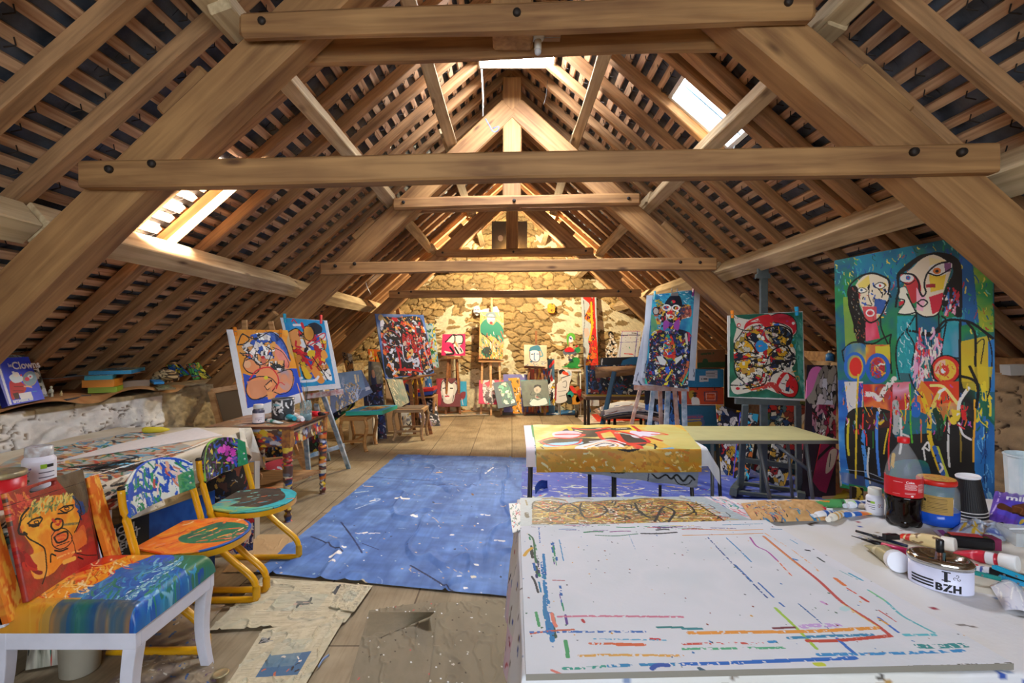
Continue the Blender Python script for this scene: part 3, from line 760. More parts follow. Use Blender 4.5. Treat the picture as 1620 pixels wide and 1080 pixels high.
dashes(c,(900,370),(1000,830),26,10,[B_,G_,'#3a3a30','#2c2c66','#1c7fa8','#36523c'],1,22,34)
dashes(c,(945,340),(990,820),12,12,[B_,'#2a7fb8'],2,8,60)
dashes(c,(1000,400),(1060,760),12,6,[G_,B_,'#5b3c88'],3,8,40)
dashes(c,(890,345),(1620,345),18,6,[R_,B_,'#5b3c88','#383838',G_,'#d8c040'],4,16,120)
dashes(c,(1100,370),(1620,352),8,8,['#383838','#2c7a50','#8a3a80'],5,14,150)
bunch(c,[([(870,475),(885,455),(905,440)],16,'#dca83a'),([(890,375),(912,400),(920,470),(925,510)],9,'#3f6a46'),([(965,675),(968,730),(990,815)],13,'#3a7fb0'),([(905,575),(920,600),(935,650)],9,'#3c3c3c'),([(1005,592),(1060,594)],5,'#a8302c'),
          ([(1030,765),(1200,762),(1620,766)],9,'#cf7a90',.3),([(900,845),(1000,832),(1105,826)],7,'#c8603c'),([(900,838),(1180,836),(1440,836)],9,'#3f6fb4',.4),([(1000,750),(1010,790),(1020,810)],12,'#e08068'),([(925,745),(940,808)],10,'#4fa064'),
          ([(1180,893),(1300,893),(1440,897)],9,'#d8683c',.35),([(1310,897),(1430,897)],12,'#d8683c'),([(1130,950),(1300,946),(1620,950)],9,'#dfa850',.4),([(1065,880),(1072,920),(1076,955)],12,'#4fa064'),([(1055,1010),(1150,1008),(1250,1000)],9,'#3fa08c',.42),([(1270,998),(1450,992),(1620,990)],11,'#3588b8',.4),([(1500,815),(1620,815)],9,'#2f8080'),([(1470,870),(1510,872)],9,'#c83838'),([(1475,1010),(1500,995),(1550,994)],14,'#3a58a8'),
          ([(1000,1018),(1055,1042)],8,'#e08070'),([(1145,780),(1152,790)],10,'#b83030'),([(1200,870),(1540,876)],5,'#5fa8c8',.4),([(1035,400),(1055,500)],5,'#4f94c0'),([(1365,375),(1395,445)],4,'#9fb4cc',.4),([(870,1052),(1620,1046)],7,'#5a5040',.45)])
c.z=(1080,720,3)
bunch(c,[([(0,380),(190,376),(380,370)],6,'#d89a50'),([(80,352),(250,355),(380,352)],6,'#dfa050'),([(190,330),(380,325)],5,'#4a96b8',.35),([(0,350),(150,352)],5,'#c05060',.4),([(130,345),(250,347)],8,'#8a7f9a',.4),
          ([(385,385),(500,480),(640,590),(760,700),(900,790),(985,855)],13,'#c4524a'),([(385,385),(480,465),(560,530)],8,'#dc9050'),([(760,705),(850,765),(930,815)],4,'#e0c050'),([(320,390),(350,430),(400,455),(450,500)],8,'#b04fa0'),([(450,500),(515,570)],6,'#e07038',.35),
          ([(120,390),(200,475),(330,605),(400,675)],7,'#35558f',.42),([(205,390),(270,450),(325,505)],7,'#4a8fc0',.35),([(360,605),(430,672)],7,'#3a6cb0'),([(250,520),(330,600)],6,'#3f74b4'),([(460,700),(480,716)],8,'#3a6cb0'),
          ([(440,725),(520,800),(570,850),(632,915)],11,'#a4c84a'),([(550,705),(640,780),(715,845)],6,'#3a6ca0',.3),([(735,870),(780,910),(818,942)],12,'#3a6fc0'),([(390,370),(440,400),(520,450),(600,510),(655,560)],7,'#e8b070',.45),
          ([(565,812),(650,806),(740,806)],18,'#c9a4d8',.35),([(30,842),(300,838),(600,834),(920,818)],14,'#e89a3c',.3),([(0,822),(90,822)],10,'#3f8890'),([(430,820),(530,815)],9,'#7a3a40'),([(500,866),(700,856),(900,850)],11,'#3a88b0',.35),([(590,880),(720,878),(850,868),(985,855)],12,'#c84f3a',.2),
          ([(0,895),(200,890),(380,892)],9,'#d05848',.45),([(0,918),(200,915),(480,912)],9,'#58b080',.45),([(0,990),(200,985),(420,975),(700,965),(820,960)],13,'#2f6cc0',.3),([(640,945),(900,940),(1100,935),(1330,925)],11,'#3f90c8',.38),([(1115,905),(1200,905),(1335,900)],18,'#3a9090',.42),([(1050,852),(1195,850)],10,'#5fbcc8',.3),
          ([(880,640),(960,690),(1040,760),(1190,840)],9,'#63b8c0',.3),([(890,645),(960,690)],9,'#7fc890'),([(930,735),(1010,788)],5,'#c03c30'),([(780,630),(820,655)],7,'#d0503c'),([(725,585),(765,615)],16,'#dc7840'),([(845,672),(875,692)],12,'#c84434'),([(930,770),(1020,838)],9,'#3a6fc0'),([(930,775),(970,800)],8,'#e0a040'),
          ([(640,485),(670,505)],9,'#303c3c'),([(585,450),(600,452)],12,'#202020'),([(683,474),(694,476)],10,'#202020'),([(790,560),(850,592)],10,'#4fa8c4'),([(740,545),(830,590)],5,'#78b4b8',.4),([(660,695),(680,705)],12,'#d0a0d0'),([(525,492),(540,496)],12,'#3c84c0'),([(420,350),(480,352)],8,'#2f78a0'),([(630,990),(665,990)],14,'#c8d040'),([(80,1010),(120,1030)],12,'#3f6074'),([(0,1040),(500,1020),(1560,985)],6,'#5a5448',.5),([(510,400),(545,420)],5,'#4aa0c0'),([(410,885),(440,882)],10,'#3f90c8')])
c.dots(None,160,['#303038','#8a4030','#3f78b0','#d8a040','#406a50'],1.6,5)
c.ell(770,727,28,12,'#a8d8d8',op=.6)
picture('painting_board','large flat white board crossed by paint-coloured lines lying on the foreground table','board',q,c,.012,M_CLOTH,back='#8a8478')
q=zquad([(823,787),(1113,785),(1196,826),(823,836)],ZT+.008)
c=Cv(420,200,'#b4c0c4',q,(800,640,4.5));c.grain(.05)
tang=[(190,740),(205,690),(300,680),(420,705),(520,690),(640,690),(740,680),(860,680),(980,665),(1100,668),(1220,680),(1340,695),(1420,740),(1480,780),(1550,825),(1500,835),(900,845),(190,850)]
M=c.mask(tang);c.poly(tang,'#8a7034')
c.strokes(M,900,['#e8c84a','#e8dca0','#c8a43c','#d8682c','#f0ead8','#8a6a30','#c83c28','#e0b83a'],22,2.2,0.1,1.0,3,1.0)
c.strokes(M,90,['#1c1812','#2a2418'],40,2.8,.2,1.6,6,1.2)
c.line(tang,9,BK);c.k*=1.7
bunch(c,[([(540,700),(530,740),(560,800),(640,800),(720,760),(700,720)],8,BK),([(920,700),(950,760),(1030,800),(1100,780)],9,BK),([(1060,830),(1120,730),(1200,760),(1160,830)],9,BK),([(210,720),(330,760),(440,700),(560,760)],9,BK),([(1290,700),(1340,760),(1230,800)],7,BK),([(270,668),(340,665),(420,680)],14,'#8a7040'),([(330,672),(400,676)],5,BK),([(490,662),(620,672)],8,'#5f5038'),([(145,680),(155,715)],6,'#8a7a40'),([(150,770),(155,800)],14,'#4a4028',.3),([(1240,662),(1310,676)],8,'#8a7040')])
picture('canvas','grey canvas with a black and yellow scribbled tangle lying behind the white board','painting',q,c,.02,back='#cfd4d4')
q=zquad([(1086,785),(1147,785),(1218,823),(1120,832)],ZT+.004)
c=Cv(140,120,'#e8dce0',q,None);c.strokes(None,120,['#d83c50','#e06a80','#3a70b8','#2f9a70','#f4f0f0','#60c0c0','#e89aa8'],16,3,1.2,1.2,2)
picture('paper_sheet','pink and green splattered sheet sticking out beside the grey canvas','sheet',q,c,.003)
q=zquad([(805,796),(826,795),(828,836),(811,842)],ZT+.004)
c=Cv(50,90,'#e4e4e0',q,None);c.strokes(None,50,['#2f7a60','#303030','#c04050','#4090b0'],8,2.4,seed=3)
picture('paper_sheet','paint-spotted white sheet peeping out left of the grey canvas','sheet',q,c,.003)
q=zquad([(1172,797),(1300,792),(1310,824),(1192,827)],ZT+.006)
c=Cv(190,90,'#c89a62');c.tint(None,['#b98a52','#d2a56c','#c4955c','#dab47e'],6,9,6)
c.strokes([(0,0),(.35,0),(.5,1),(.1,1)],60,['#2c4a78','#303028','#c04030','#3080a8','#d0c8b8'],9,2,1.0,1.0,8);c.strokes(None,14,['#3a90a8','#2f78a0'],16,3,.7,.6,2)
def bag(U,V):
    p=q.grid(U,V);n=vnoise(*U.shape,5,8,77,3);p[...,2]+=.002+.028*(np.clip(np.sin(U*np.pi),0,1)*np.clip(np.sin(V*np.pi),0,1))**.5*(.4+n);return p
surf('paper_bag',c,bag,M_CLOTH,label='crumpled brown kraft paper bag with paint streaks at the far edge of the work table',cat='paper bag')
# ---- paint tubes
def paint_tube(label,pc,pt,r,cvs,capc,capr=None,capl=.02,shoulder=True,z=ZT,name='paint_tube',group='paint tubes on the work table',flat=1.0):
    """pc: cap end (pixel), pt: crimped tail (pixel), both resting at height z"""
    a=PZ(pc[0],pc[1],z+.0);e=PZ(pt[0],pt[1],z+.0);capr=capr or r*.6
    a.z=z+max(r,capr)+.001;e.z=z+r*.4+.001
    d=(e-a).normalized();L=(e-a).length;side=d.cross(Vector((0,0,1))).normalized();up=side.cross(d).normalized()
    root=thing(name,a,label,'paint tube',group)
    b=MB();b.lathe(a,[(capr*.97,0),(capr,.003),(capr,capl),(capr*.9,capl+.001)],20,axis=d);b.build('cap',mat(capc,.4),root)
    n0=capl
    def fn(U,V):
        t=V;th=U*2*np.pi
        s=np.clip((t-.0)/.10,0,1);w=r*(.45+.55*s**.5);tail=np.clip((t-.45)/.55,0,1)
        hw=w*(1+.35*tail);hh=w*(1-.88*tail)*flat
        x=n0+t*(L-n0)
        ca,sa=np.cos(th)*hw,np.sin(th)*hh
        A=np.array(a);D=np.array(d);S=np.array(side);Uu=np.array(up)
        return A+x[...,None]*D+ca[...,None]*S+sa[...,None]*Uu
    surf('body',cvs,fn,M_GLOSSY,root)
    return root
def tcv(base,bands=(),st=(),n=0,seed=1,W=48,H=60):
    c=Cv(W,H,base)
    for v0,v1,col in bands:c.poly([(0,v0),(1,v0),(1,v1),(0,v1)],col)
    if n:c.strokes(None,n,list(st),10,2.5,seed=seed)
    return c
GRP='paint tubes on the work table'
paint_tube('green paint tube smeared with orange at the far edge of the work table',(1352,803),(1272,800),.016,tcv('#4f9a58',[(0,.12,'#e8e8d8'),(.15,.2,'#303830')],['#e88a2c','#2f7a40','#dfe8c8','#9ac87a'],14,2),'#b8d890',.010)
paint_tube('red tube lying below the green one',(1318,811),(1284,806),.009,tcv('#d03044'),'#e8e8e8')
paint_tube('white tube with blue stripes pointing left on the work table',(1284,824),(1330,812),.014,tcv('#f0f0f4',[(.3,.42,'#2a66b8'),(.5,.58,'#2a66b8'),(.64,.72,'#2a66b8'),(.78,1,'#2a66b8')]),'#f0f0f0',.009)
paint_tube('white and ochre striped tube beside the blue-striped one',(1310,828),(1340,811),.013,tcv('#f0ead8',[(.2,.28,'#e0a83a'),(.38,.46,'#e0a83a'),(.56,.7,'#e0a83a'),(.8,.9,'#c88a2a')]),'#f4f0e4',.009)
paint_tube('white and blue tube pointing right behind the striped tubes',(1336,806),(1372,797),.013,tcv('#e8eef6',[(.3,.5,'#2a5cb0'),(.6,1,'#2f68c0')]),'#dfe6f0',.008)
paint_tube('pale yellow tube with round white cap on the kraft bag',(1266,822),(1248,806),.010,tcv('#e8e0b0',[(.6,1,'#e8e8e4')]),'#efeee6',.0115,.016)
paint_tube('short tube with white cap facing the camera left of the white bottle',(1376,807),(1352,801),.010,tcv('#c8b8a0'),'#f2f2f4',.011,.012)
paint_tube('flat blue and orange tube in front of the white bottle',(1338,820),(1380,813),.012,tcv('#e8e4e0',[(.1,.4,'#2a68c0'),(.4,.7,'#e87830'),(.7,.8,'#e8c040')]),'#3070c8',.009,flat=.6)
paint_tube('cream tube with red end and big white cap in front of the cola bottle',(1512,874),(1424,851),.019,tcv('#e8cf98',[(.72,.82,'#d8332c'),(.86,1,'#e8402c'),(0,.06,'#f0e4c0')],['#8a6a4a'],10,3),'#e9e4da',.0205,.03)
paint_tube('olive tube with large white cap beside the ashtray',(1422,906),(1382,868),.022,tcv('#a89f78',[(.5,.6,'#c8c0a0'),(.9,1,'#d8d4c4')]),'#ebebf2',.0275,.022)
paint_tube('crimson tube with white cap at the right edge of the table',(1611,905),(1512,876),.017,tcv('#c8283c',[(.12,.3,'#e0dde2'),(.3,.34,'#a82038'),(.55,.6,'#e06a78')]),'#efefef',.021,.035)
paint_tube('white tube with black cap lying behind the clothes pegs',(1640,930),(1524,898),.012,tcv('#e6e8f2',[(.0,.4,'#16161a'),(.55,.6,'#3a58b0')],['#5868a8'],5,3),'#141416',.013,.05)
def label_cv(base,lines,W=90,H=60,frame=None):
    c=Cv(W,H,base)
    for(x0,x1,y,w,col)in lines:c.line([(x0,y),(x1,y)],w,col,False)
    return c
def wrap(c0,r,th0,z0,sx=1.0):
    """(x, y) metres on an unrolled label -> point on a cylinder of radius r around c0, facing angle th0 (radians, -pi/2 = towards -Y)"""
    def f(x,y):
        t=th0+x/r;return Vector((c0[0]+math.cos(t)*r,c0[1]+math.sin(t)*r,c0[2]+z0+y))
    return f
def band(name,cv,c0,r,th0,th1,z0,z1,parent,m=None,r1=None):
    r1=r1 or r
    def fn(U,V):
        t=th0+U*(th1-th0);z=z1+V*(z0-z1);R=r1+V*(r-r1)
        return np.stack([c0[0]+np.cos(t)*R,c0[1]+np.sin(t)*R,c0[2]+z],-1)
    return surf(name,cv,fn,m or M_GLOSSY,parent)
def face_ang(c0):return math.atan2(0-c0[1],0-c0[0])
def white_bottle(base,r,h,label,capc='#e4e6dc',bodyc='#e6e6f0',neck=.72,grp=None,green=True,liquid=None,name='paint_bottle'):
    root=thing(name,base,label,'bottle',grp)
    b=MB();b.lathe(base,[(r*.92,0),(r,.004),(r,h*.62),(r*.93,h*.68),(r*neck,h*.73),(r*neck,h*.76)],28);b.build('body',mat(bodyc,.35),root)
    b=MB();b.lathe(base,[(r*neck*1.03,h*.75),(r*neck*1.08,h*.77),(r*neck*1.08,h*.98),(r*neck,h)],28);b.build('cap',mat(capc,.4),root)
    a=face_ang(base)
    c=Cv(70,60,'#ececf6');
    if green:c.poly([(.5,.12),(.72,.12),(.72,.3),(.5,.3)],'#9ac83a');c.poly([(.72,.14),(.95,.14),(.95,.27),(.72,.27)],'#303040')
    for k in range(3):c.line([(.5,.45+k*.16),(.9-.1*k,.45+k*.16)],.03,'#4a4a60',False)
    c.dots([(.1,.3),(.35,.3),(.35,.6),(.1,.6)],12,['#7a5aa0','#c07a50'],2,3)
    band('label',c,base,r*1.004,a+1.1,a-1.1,.012,h*.58,root)
    return root
pb=PZ(1384,812,ZT);white_bottle(pb,.027,.093,'white plastic medium bottle standing left of the cola bottle')
# ---- cola bottle
cb=PZ(1437,832,ZT);cb.y+=.02
root=thing('cola_bottle',cb,'cola bottle with red cap and red label half full of dark drink','bottle')
R=.0525;H=.295
k=H/.295
PET=mat('#f4f6f8',.04,name='clear_plastic',alpha=.12,coat=.5)
prof=[(.034,.0),(.046,.008),(.050,.025),(.047,.055),(.050,.075),(R,.095),(R,.168),(.0515,.178),(.047,.200),(.036,.232),(.020,.262),(.0145,.272),(.0145,.283)]
b=MB();b.lathe(cb,prof,32);b.build('body',PET,root)
b=MB();b.lathe(cb,[(r_*1.006,h_+.0005)for r_,h_ in prof[:6]]+[(R*1.004,.104),(R*.9,.1045)],32);b.build('cola',mat('#0d0605',.08,name='cola_liquid'),root)
b=MB()
for kk in range(5):
    t=kk*2*math.pi/5+.3;b.ball(cb+Vector((.034*math.cos(t),.034*math.sin(t),.014)),.018,8)
b.build('foot',mat('#1a0f0c',.1),root)
b=MB();b.lathe(cb,[(.0165,.276),(.017,.279),(.017,.2935),(.0155,.295)],28);b.build('cap',mat('#d8191f',.35),root)
a=face_ang(cb)
c=Cv(240,110,'#c8141e')
def fineprint(c,x0,x1,y0,y1,n,col='#f0dede',w=.006,seed=1):
    r=random.Random(seed)
    for i in range(n):
        y=y0+(y1-y0)*i/n;x=x0
        while x<x1-.01:
            l=r.uniform(.01,.035);c.line([(x,y),(min(x+l,x1),y)],w,col,False);x+=l+.008
fineprint(c,.52,.68,.32,.62,6);fineprint(c,.70,.80,.30,.75,8);fineprint(c,.52,.66,.74,.84,2);fineprint(c,.36,.46,.84,.92,1)
fineprint(c,.37,.49,.22,.28,1)
c.ell(.61,.90,.02,.045,'#f0dede')
lb=band('label',c,cb,R*1.006,a-2.0,a+2.0,.103,.166,root)
wm=mat('#f4eeee',.4)
text('Coke.',.0105,wrap(cb,R*1.012,a+.12,.150),wm,lb,bold=.02)
# ---- blue jar
jb=PZ(1494,832,ZT);jb.y+=.03
root=thing('glass_jar',jb,'glass jar with blue paint water and a red-yellow patterned lid','jar')
JG=mat('#cfe4ea',.05,name='jar_glass',alpha=.16,coat=.6)
b=MB();b.lathe(jb,[(.05,0),(.058,.006),(.0605,.02),(.0605,.112),(.056,.124),(.050,.131),(.050,.14)],36);b.build('body',JG,root)
b=MB();b.lathe(jb,[(.0505,.001),(.0586,.006),(.0609,.02),(.0609,.052),(.055,.0525)],36);b.build('blue_water',mat('#1f56c8',.15),root)
c=Cv(60,60,'#c89a3a');c.strokes(None,90,['#c83020','#e8b040','#a86a20','#e8d070','#7a4a20'],8,2.2,seed=4)
b=MB();b.lathe(jb,[(.0525,.136),(.0545,.138),(.0545,.149),(.052,.1525),(.048,.1535)],36);b.build('lid_rim',mat('#c8281c',.35),root)
def lidfn(U,V):
    r=V*.052;t=U*2*np.pi;return np.stack([jb[0]+r*np.cos(t),jb[1]+r*np.sin(t),jb[2]+.1542+0*r],-1)
surf('lid',c,lidfn,M_GLOSSY,root)
a=face_ang(jb)
c=Cv(120,80,'#b89450');c.poly([(0,.2),(.3,.12),(.42,.25),(.42,.36),(.05,.36)],'#1a1814');fineprint(c,.45,.85,.15,.9,9,'#3a2c18',.01,4);c.line([(.05,.28),(.3,.28)],.03,'#d8c080',False)
fineprint(c,.08,.4,.5,.9,4,'#3a2c18',.008,7)
band('label',c,jb,.0612,a-1.3,a+.75,.045,.105,root)
# ---- stack of paper cups upside down
ub=PZ(1546,826,ZT);ub.y+=.02
tilt=Vector((-.085,0,1)).normalized()
for i in range(3):
    o=ub+tilt*(.012+.0115*i)-tilt*.0
    root=thing('paper_cup',o,('black ribbed paper cup upside down, topmost of the stack of cups','black paper cup, middle one of the upside-down stack','black paper cup, lowest rim of the upside-down stack')[2-i],'cup','stacked paper cups')
    b=MB();n=96;o2=o
    vs=[];fs=[];hh=.118
    for j,(r_,h_)in enumerate([(.0445,.003),(.0445,.004),(.032,hh)]):
        for kk in range(n):
            t=2*math.pi*kk/n;rr_=(r_-.0006*i)*(1+(.014 if kk%2 else 0));vs.append(o2+Vector((rr_*math.cos(t),rr_*math.sin(t),0))+tilt*h_)
    for j in range(2):
        for kk in range(n):fs.append((j*n+kk,j*n+(kk+1)%n,(j+1)*n+(kk+1)%n,(j+1)*n+kk))
    b.add(vs,fs);b.build('sleeve',mat('#1b1718',.55),root)
    b=MB();b.lathe(o2,[(.0445,0),(.0462,.0012),(.0445,.003)],40,axis=tilt);b.build('rim',mat('#ded6d2',.5),root)
    if i==2:
        b=MB();b.lathe(o2,[(.0335,hh-.004),(.0345,hh+.001),(.0325,hh+.0035),(.030,hh+.0005),(.0295,hh-.004),(.001,hh-.005)],40,axis=tilt);b.build('base_rim',mat('#ece8ea',.5),root)
# ---- chocolate bag
q=Quad(P(1574,777,1.78),P(1665,790,1.75),P(1672,846,1.62),P(1563,822,1.64))
c=Cv(200,130,'#5d3aa6',q,(1400,690,6.75));c.tint(None,['#4f2f96','#6c48b8','#5a38a4','#7a58c4'],4,6,3)
c.poly([(1175,830),(1300,740),(1500,770),(1700,900),(1700,1000),(1480,960),(1300,900)],'#5a4ac0',True)
c.poly([(1180,790),(1300,850),(1480,900),(1480,880),(1330,820),(1210,740)],'#5a3420',True)
c.poly([(1310,790),(1480,765),(1600,790),(1600,900),(1400,890),(1330,850)],'#6a3c22');c.line([(1340,800),(1420,830),(1400,880)],10,'#8a5a38');c.line([(1460,780),(1500,830),(1560,850)],8,'#8a5a38');c.line([(1330,860),(1450,895)],12,'#2c1810')
c.ell(1440,935,32,28,'#3a78c8');c.ell(1440,935,20,18,'#d8b040');c.line([(1230,600),(1170,760),(1120,850)],14,'#c8b0e8',True,.45)
qq=q
def bagf(U,V):
    p=qq.grid(U,V);n=np.array(qq.n);d=.028*np.clip(np.sin(U*np.pi),0,1)**.6*np.clip(np.sin(V*np.pi),0,1)**.6+.004*np.sin(U*40)*(1-np.sin(V*np.pi));return p+n*d[...,None]
root=thing('chocolate_bag',q.at(.5,1),'purple chocolate bag leaning at the right edge behind the cups','bag')
fb=surf('front',c,bagf,M_GLOSSY,root)
def bagb(U,V):
    p=qq.grid(U,V);n=np.array(qq.n);d=.028*np.clip(np.sin(U*np.pi),0,1)**.6*np.clip(np.sin(V*np.pi),0,1)**.6;return p-n*d[...,None]
surf('back',Cv(30,20,'#5d3aa6'),bagb,M_GLOSSY,root)
def on_quad(q,u,v,off=.03):
    o=q.at(u,v);ex=(q.c[1]-q.c[0]).normalized();ey=(q.c[0]-q.c[3]).normalized();n=q.n
    return lambda x,y:o+ex*x+ey*y+n*off
text('milka',.05,on_quad(q,.13,.48,.034),mat('#f4f2f6',.4),fb,bold=.03)
# ---- white bucket at the right edge, plastic box
wb=P(1632,790,1.86);wb.z=ZT
root=thing('plastic_bucket',wb,'tall whitish plastic container at the right edge behind the chocolate bag','container')
b=MB();b.lathe(wb,[(.070,0),(.078,.175),(.081,.178),(.081,.184),(.076,.184),(.072,.17),(.066,.01),(.001,.008)],12,rot=.3,smooth=False);b.build('body',mat('#dfe6ea',.4,h2='#c4d6dc',vscale=20),root)
c0=PZ(1650,866,ZT);root=thing('plastic_box',c0,'clear crumpled plastic box at the right edge of the work table','box')
b=MB();b.bar(c0+Vector((-.06,.05,.02)),c0+Vector((.10,.0,.02)),.09,.04);b.build('body',mat('#dfe8ee',.06,alpha=.35),root)
b=MB();b.tube(smooth([c0+Vector((-.07,.03,.045)),c0+Vector((.0,.01,.05)),c0+Vector((.11,-.04,.045))],4),.003,6);b.build('rim',mat('#eef2f6',.1,alpha=.7),root)
for i,(pts,lb)in enumerate([([(1486,846),(1500,858)],'crumpled clear wrapper beside the blue jar'),]):
    q=zquad([(1520,822),(1600,834),(1590,856),(1500,845)],ZT+.003)
    c=Cv(60,40,'#b8c4d8');c.strokes(None,40,['#e8eef8','#8090c0','#d8b030','#ffffff','#5a6ab0'],12,2,seed=8)
    def cr(U,V):
        p=q.grid(U,V);p[...,2]+=.028*vnoise(*U.shape,5,7,5,2)*np.sin(U*np.pi)*np.sin(V*np.pi)*2;return p
    surf('wrapper',c,cr,M_GLOSSY,label='crumpled clear and yellow wrapper in front of the cups',cat='wrapper')
q=zquad([(1476,838),(1492,838),(1512,858),(1500,862)],ZT+.003);c=Cv(30,20,'#a84898');c.poly([(0,0),(.4,0),(.4,1),(0,1)],'#e8e0f0')
picture('wrapper','small purple and white wrapper in front of the blue jar','wrapper',q,c,.002)
# ---- pens, brushes, pegs
def stick(name,label,cat,a,b_,segs,z=ZT,group=None,r_end=None):
    """segs: list of (t0, t1, r0, r1, colour, part name)"""
    A=PZ(*a,z+.01);B=PZ(*b_,z+.01);root=thing(name,A,label,cat,group);rm=max(max(s[2],s[3])for s in segs)
    A.z=B.z=z+rm+.001
    for t0,t1,r0,r1,col,pn in segs:
        b=MB();p,q_=A.lerp(B,t0),A.lerp(B,t1);b.tube([p,q_],r0,14,rs=[r0,r1]);b.build(pn,mat(col,.3),root)
    return root
stick('brush_pen','pink and black brush pen lying between the tubes','pen',(1347,849),(1492,892),[(0,.12,.001,.002,'#141014','tip'),(.12,.36,.003,.0075,'#1a161a','ferrule'),(.36,.74,.0075,.0125,'#d02c66','barrel'),(.74,.79,.0125,.0125,'#181418','ring'),(.79,.84,.0125,.0125,'#e02858','ring'),(.84,1,.0125,.011,'#181418','end_cap')])
r_=stick('airbrush','slim black airbrush pen lying behind the pink pen','airbrush',(1354,838),(1436,862),[(0,.35,.004,.004,'#1c1c22','nozzle'),(.35,.62,.006,.0055,'#22222a','grip'),(.62,1,.005,.004,'#1e2a4c','barrel')])
b=MB();p=PZ(1405,852,ZT+.012);b.box(tuple(p+Vector((-.012,-.008,0))),tuple(p+Vector((.03,.008,.014))));b.build('clip',mat('#17171a',.3),r_)
stick('pencil','thin dark pencil lying between airbrush and pink pen','pencil',(1366,846),(1440,868),[(0,.1,.0006,.002,'#d8c8a8','tip'),(.1,1,.002,.002,'#26242a','shaft')])
p=PZ(1535,868,ZT);q_=p+Vector((.06,-.02,0))
root=thing('stapler',p,'black rounded stapler with a red top lying right of the cream tube','stapler')
b=MB();b.bar(p+Vector((-.055,.02,.02)),p+Vector((.055,-.012,.02)),.036,.036);b.build('body',mat('#15151a',.2),root,bevel=.009)
b=MB();b.bar(p+Vector((-.045,.02,.0385)),p+Vector((.03,-.001,.0385)),.022,.003);b.build('red_plate',mat('#a82c30',.3),root)
b=MB();b.bar(p+Vector((.05,.0,.02)),p+Vector((.075,-.005,.02)),.04,.035);b.build('end_block',mat('#7a2048',.4),root,bevel=.003)
def clothespin(p,q_,col,label,w=.009,group='clothes pegs',spring='#8a8a8a'):
    p,q_=Vector(p),Vector(q_);d=(q_-p).normalized();s=d.cross(Vector((0,0,1))).normalized()if abs(d.z)<.9 else Vector((0,1,0))
    root=thing('clothespin',p.lerp(q_,.5),label,'clothes peg',group)
    for sg in(-1,1):
        b=MB();b.bar(p+s*sg*w*.55,q_+s*sg*w*(.28 if sg>0 else .28),w*.45,w);b.build('jaw',mat(col,.4),root,bevel=.0008)
    b=MB();b.tube([p.lerp(q_,.55)-s*w*.8,p.lerp(q_,.55)+s*w*.8],w*.28,8);b.build('spring',mat(spring,.3,.8),root)
    return root
Zp=ZT+.012
clothespin(PZ(1506,886,Zp),PZ(1548,896,Zp),'#c8282e','red clothes peg lying right behind the ashtray')
clothespin(PZ(1520,900,Zp+.012),PZ(1584,916,Zp+.012),'#0f7f78','dark teal clothes peg pointing at the ashtray')
clothespin(PZ(1572,896,Zp+.03),PZ(1646,924,Zp+.03),'#24a6cf','bright cyan clothes peg lying on top of the others')
clothespin(PZ(1580,912,Zp),PZ(1640,930,Zp),'#2a9ccb','light blue clothes peg under the cyan one')
for i,(a0,b0,lb)in enumerate([((1570,935),(1622,968),'translucent white plastic wrap near the right bottom corner')]):
    q=zquad([(1566,926),(1612,922),(1650,985),(1590,965)],ZT+.003);c=Cv(60,60,'#dfe0ea');c.strokes(None,30,['#ffffff','#c8cadc'],16,2,seed=5)
    def cr2(U,V):
        p=q.grid(U,V);p[...,2]+=.03*np.sin(U*np.pi)*(.4+.6*np.sin(V*np.pi));return p
    surf('plastic_wrap',c,cr2,M_GLOSSY,label=lb,cat='wrapper')
# ---- ashtray
ab=PZ(1487,925,ZT);ab.z=ZT
a=face_ang(ab);rot=-.75
root=thing('ashtray',ab,'oval chrome-topped push-button ashtray with I BZH lettering','ashtray')
EX,EY=.064,.047;HA=.058
def ell_pt(t,k=1.0,z=0.0):
    x,y=EX*k*math.cos(t),EY*k*math.sin(t);return Vector((ab.x+x*math.cos(rot)-y*math.sin(rot),ab.y+x*math.sin(rot)+y*math.cos(rot),ab.z+z))
b=MB();b.lathe(ab,[(1,0),(1.0,.002),(1.0,HA)],48,sx=EX,sy=EY,rot=rot);dr=b.build('drum',mat('#dcdcf2',.3),root)
CHR=mat('#c8c6c0',.12,1.0,name='chrome')
b=MB();b.lathe(ab,[(1.01,HA-.002),(1.05,HA+.004),(1.04,HA+.012),(.92,HA+.018),(.80,HA+.017),(.74,HA+.010),(.3,HA+.004),(.01,HA+.004)],48,sx=EX,sy=EY,rot=rot);b.build('lid',CHR,root)
b=MB();b.bar(ell_pt(math.pi/2,.8,HA+.014),ell_pt(-math.pi/2,.8,HA+.014),.02,.003);b.build('bridge',CHR,root)
b=MB();b.lathe(ab+Vector((0,0,HA+.01)),[(.005,0),(.005,.02)],16);b.build('push_rod',mat('#7a4a36',.4,.5),root)
b=MB();b.lathe(ab+Vector((0,0,HA+.026)),[(.0075,0),(.0085,.002),(.0085,.03),(.007,.032)],20);b.build('knob',mat('#18181a',.3),root)
T=np.linspace(-math.pi,math.pi,721);PTS=[ell_pt(t)for t in T];S_=[0.0]
for i in range(1,len(T)):S_.append(S_[-1]+(PTS[i]-PTS[i-1]).length)
def drum(x,y,s0,off=.0005):
    s=(s0+x)%S_[-1];t=float(np.interp(s,S_,T));return ell_pt(t,1+off/.055,y)
best=min(range(len(T)-1),key=lambda i:(PTS[i]-Vector((0,0,1.0))).length);sF=S_[best]
ink=mat('#17151c',.4)
text('I',.030,lambda x,y:drum(x,y+.030,sF+.006),ink,dr,bold=.06)
b=MB()
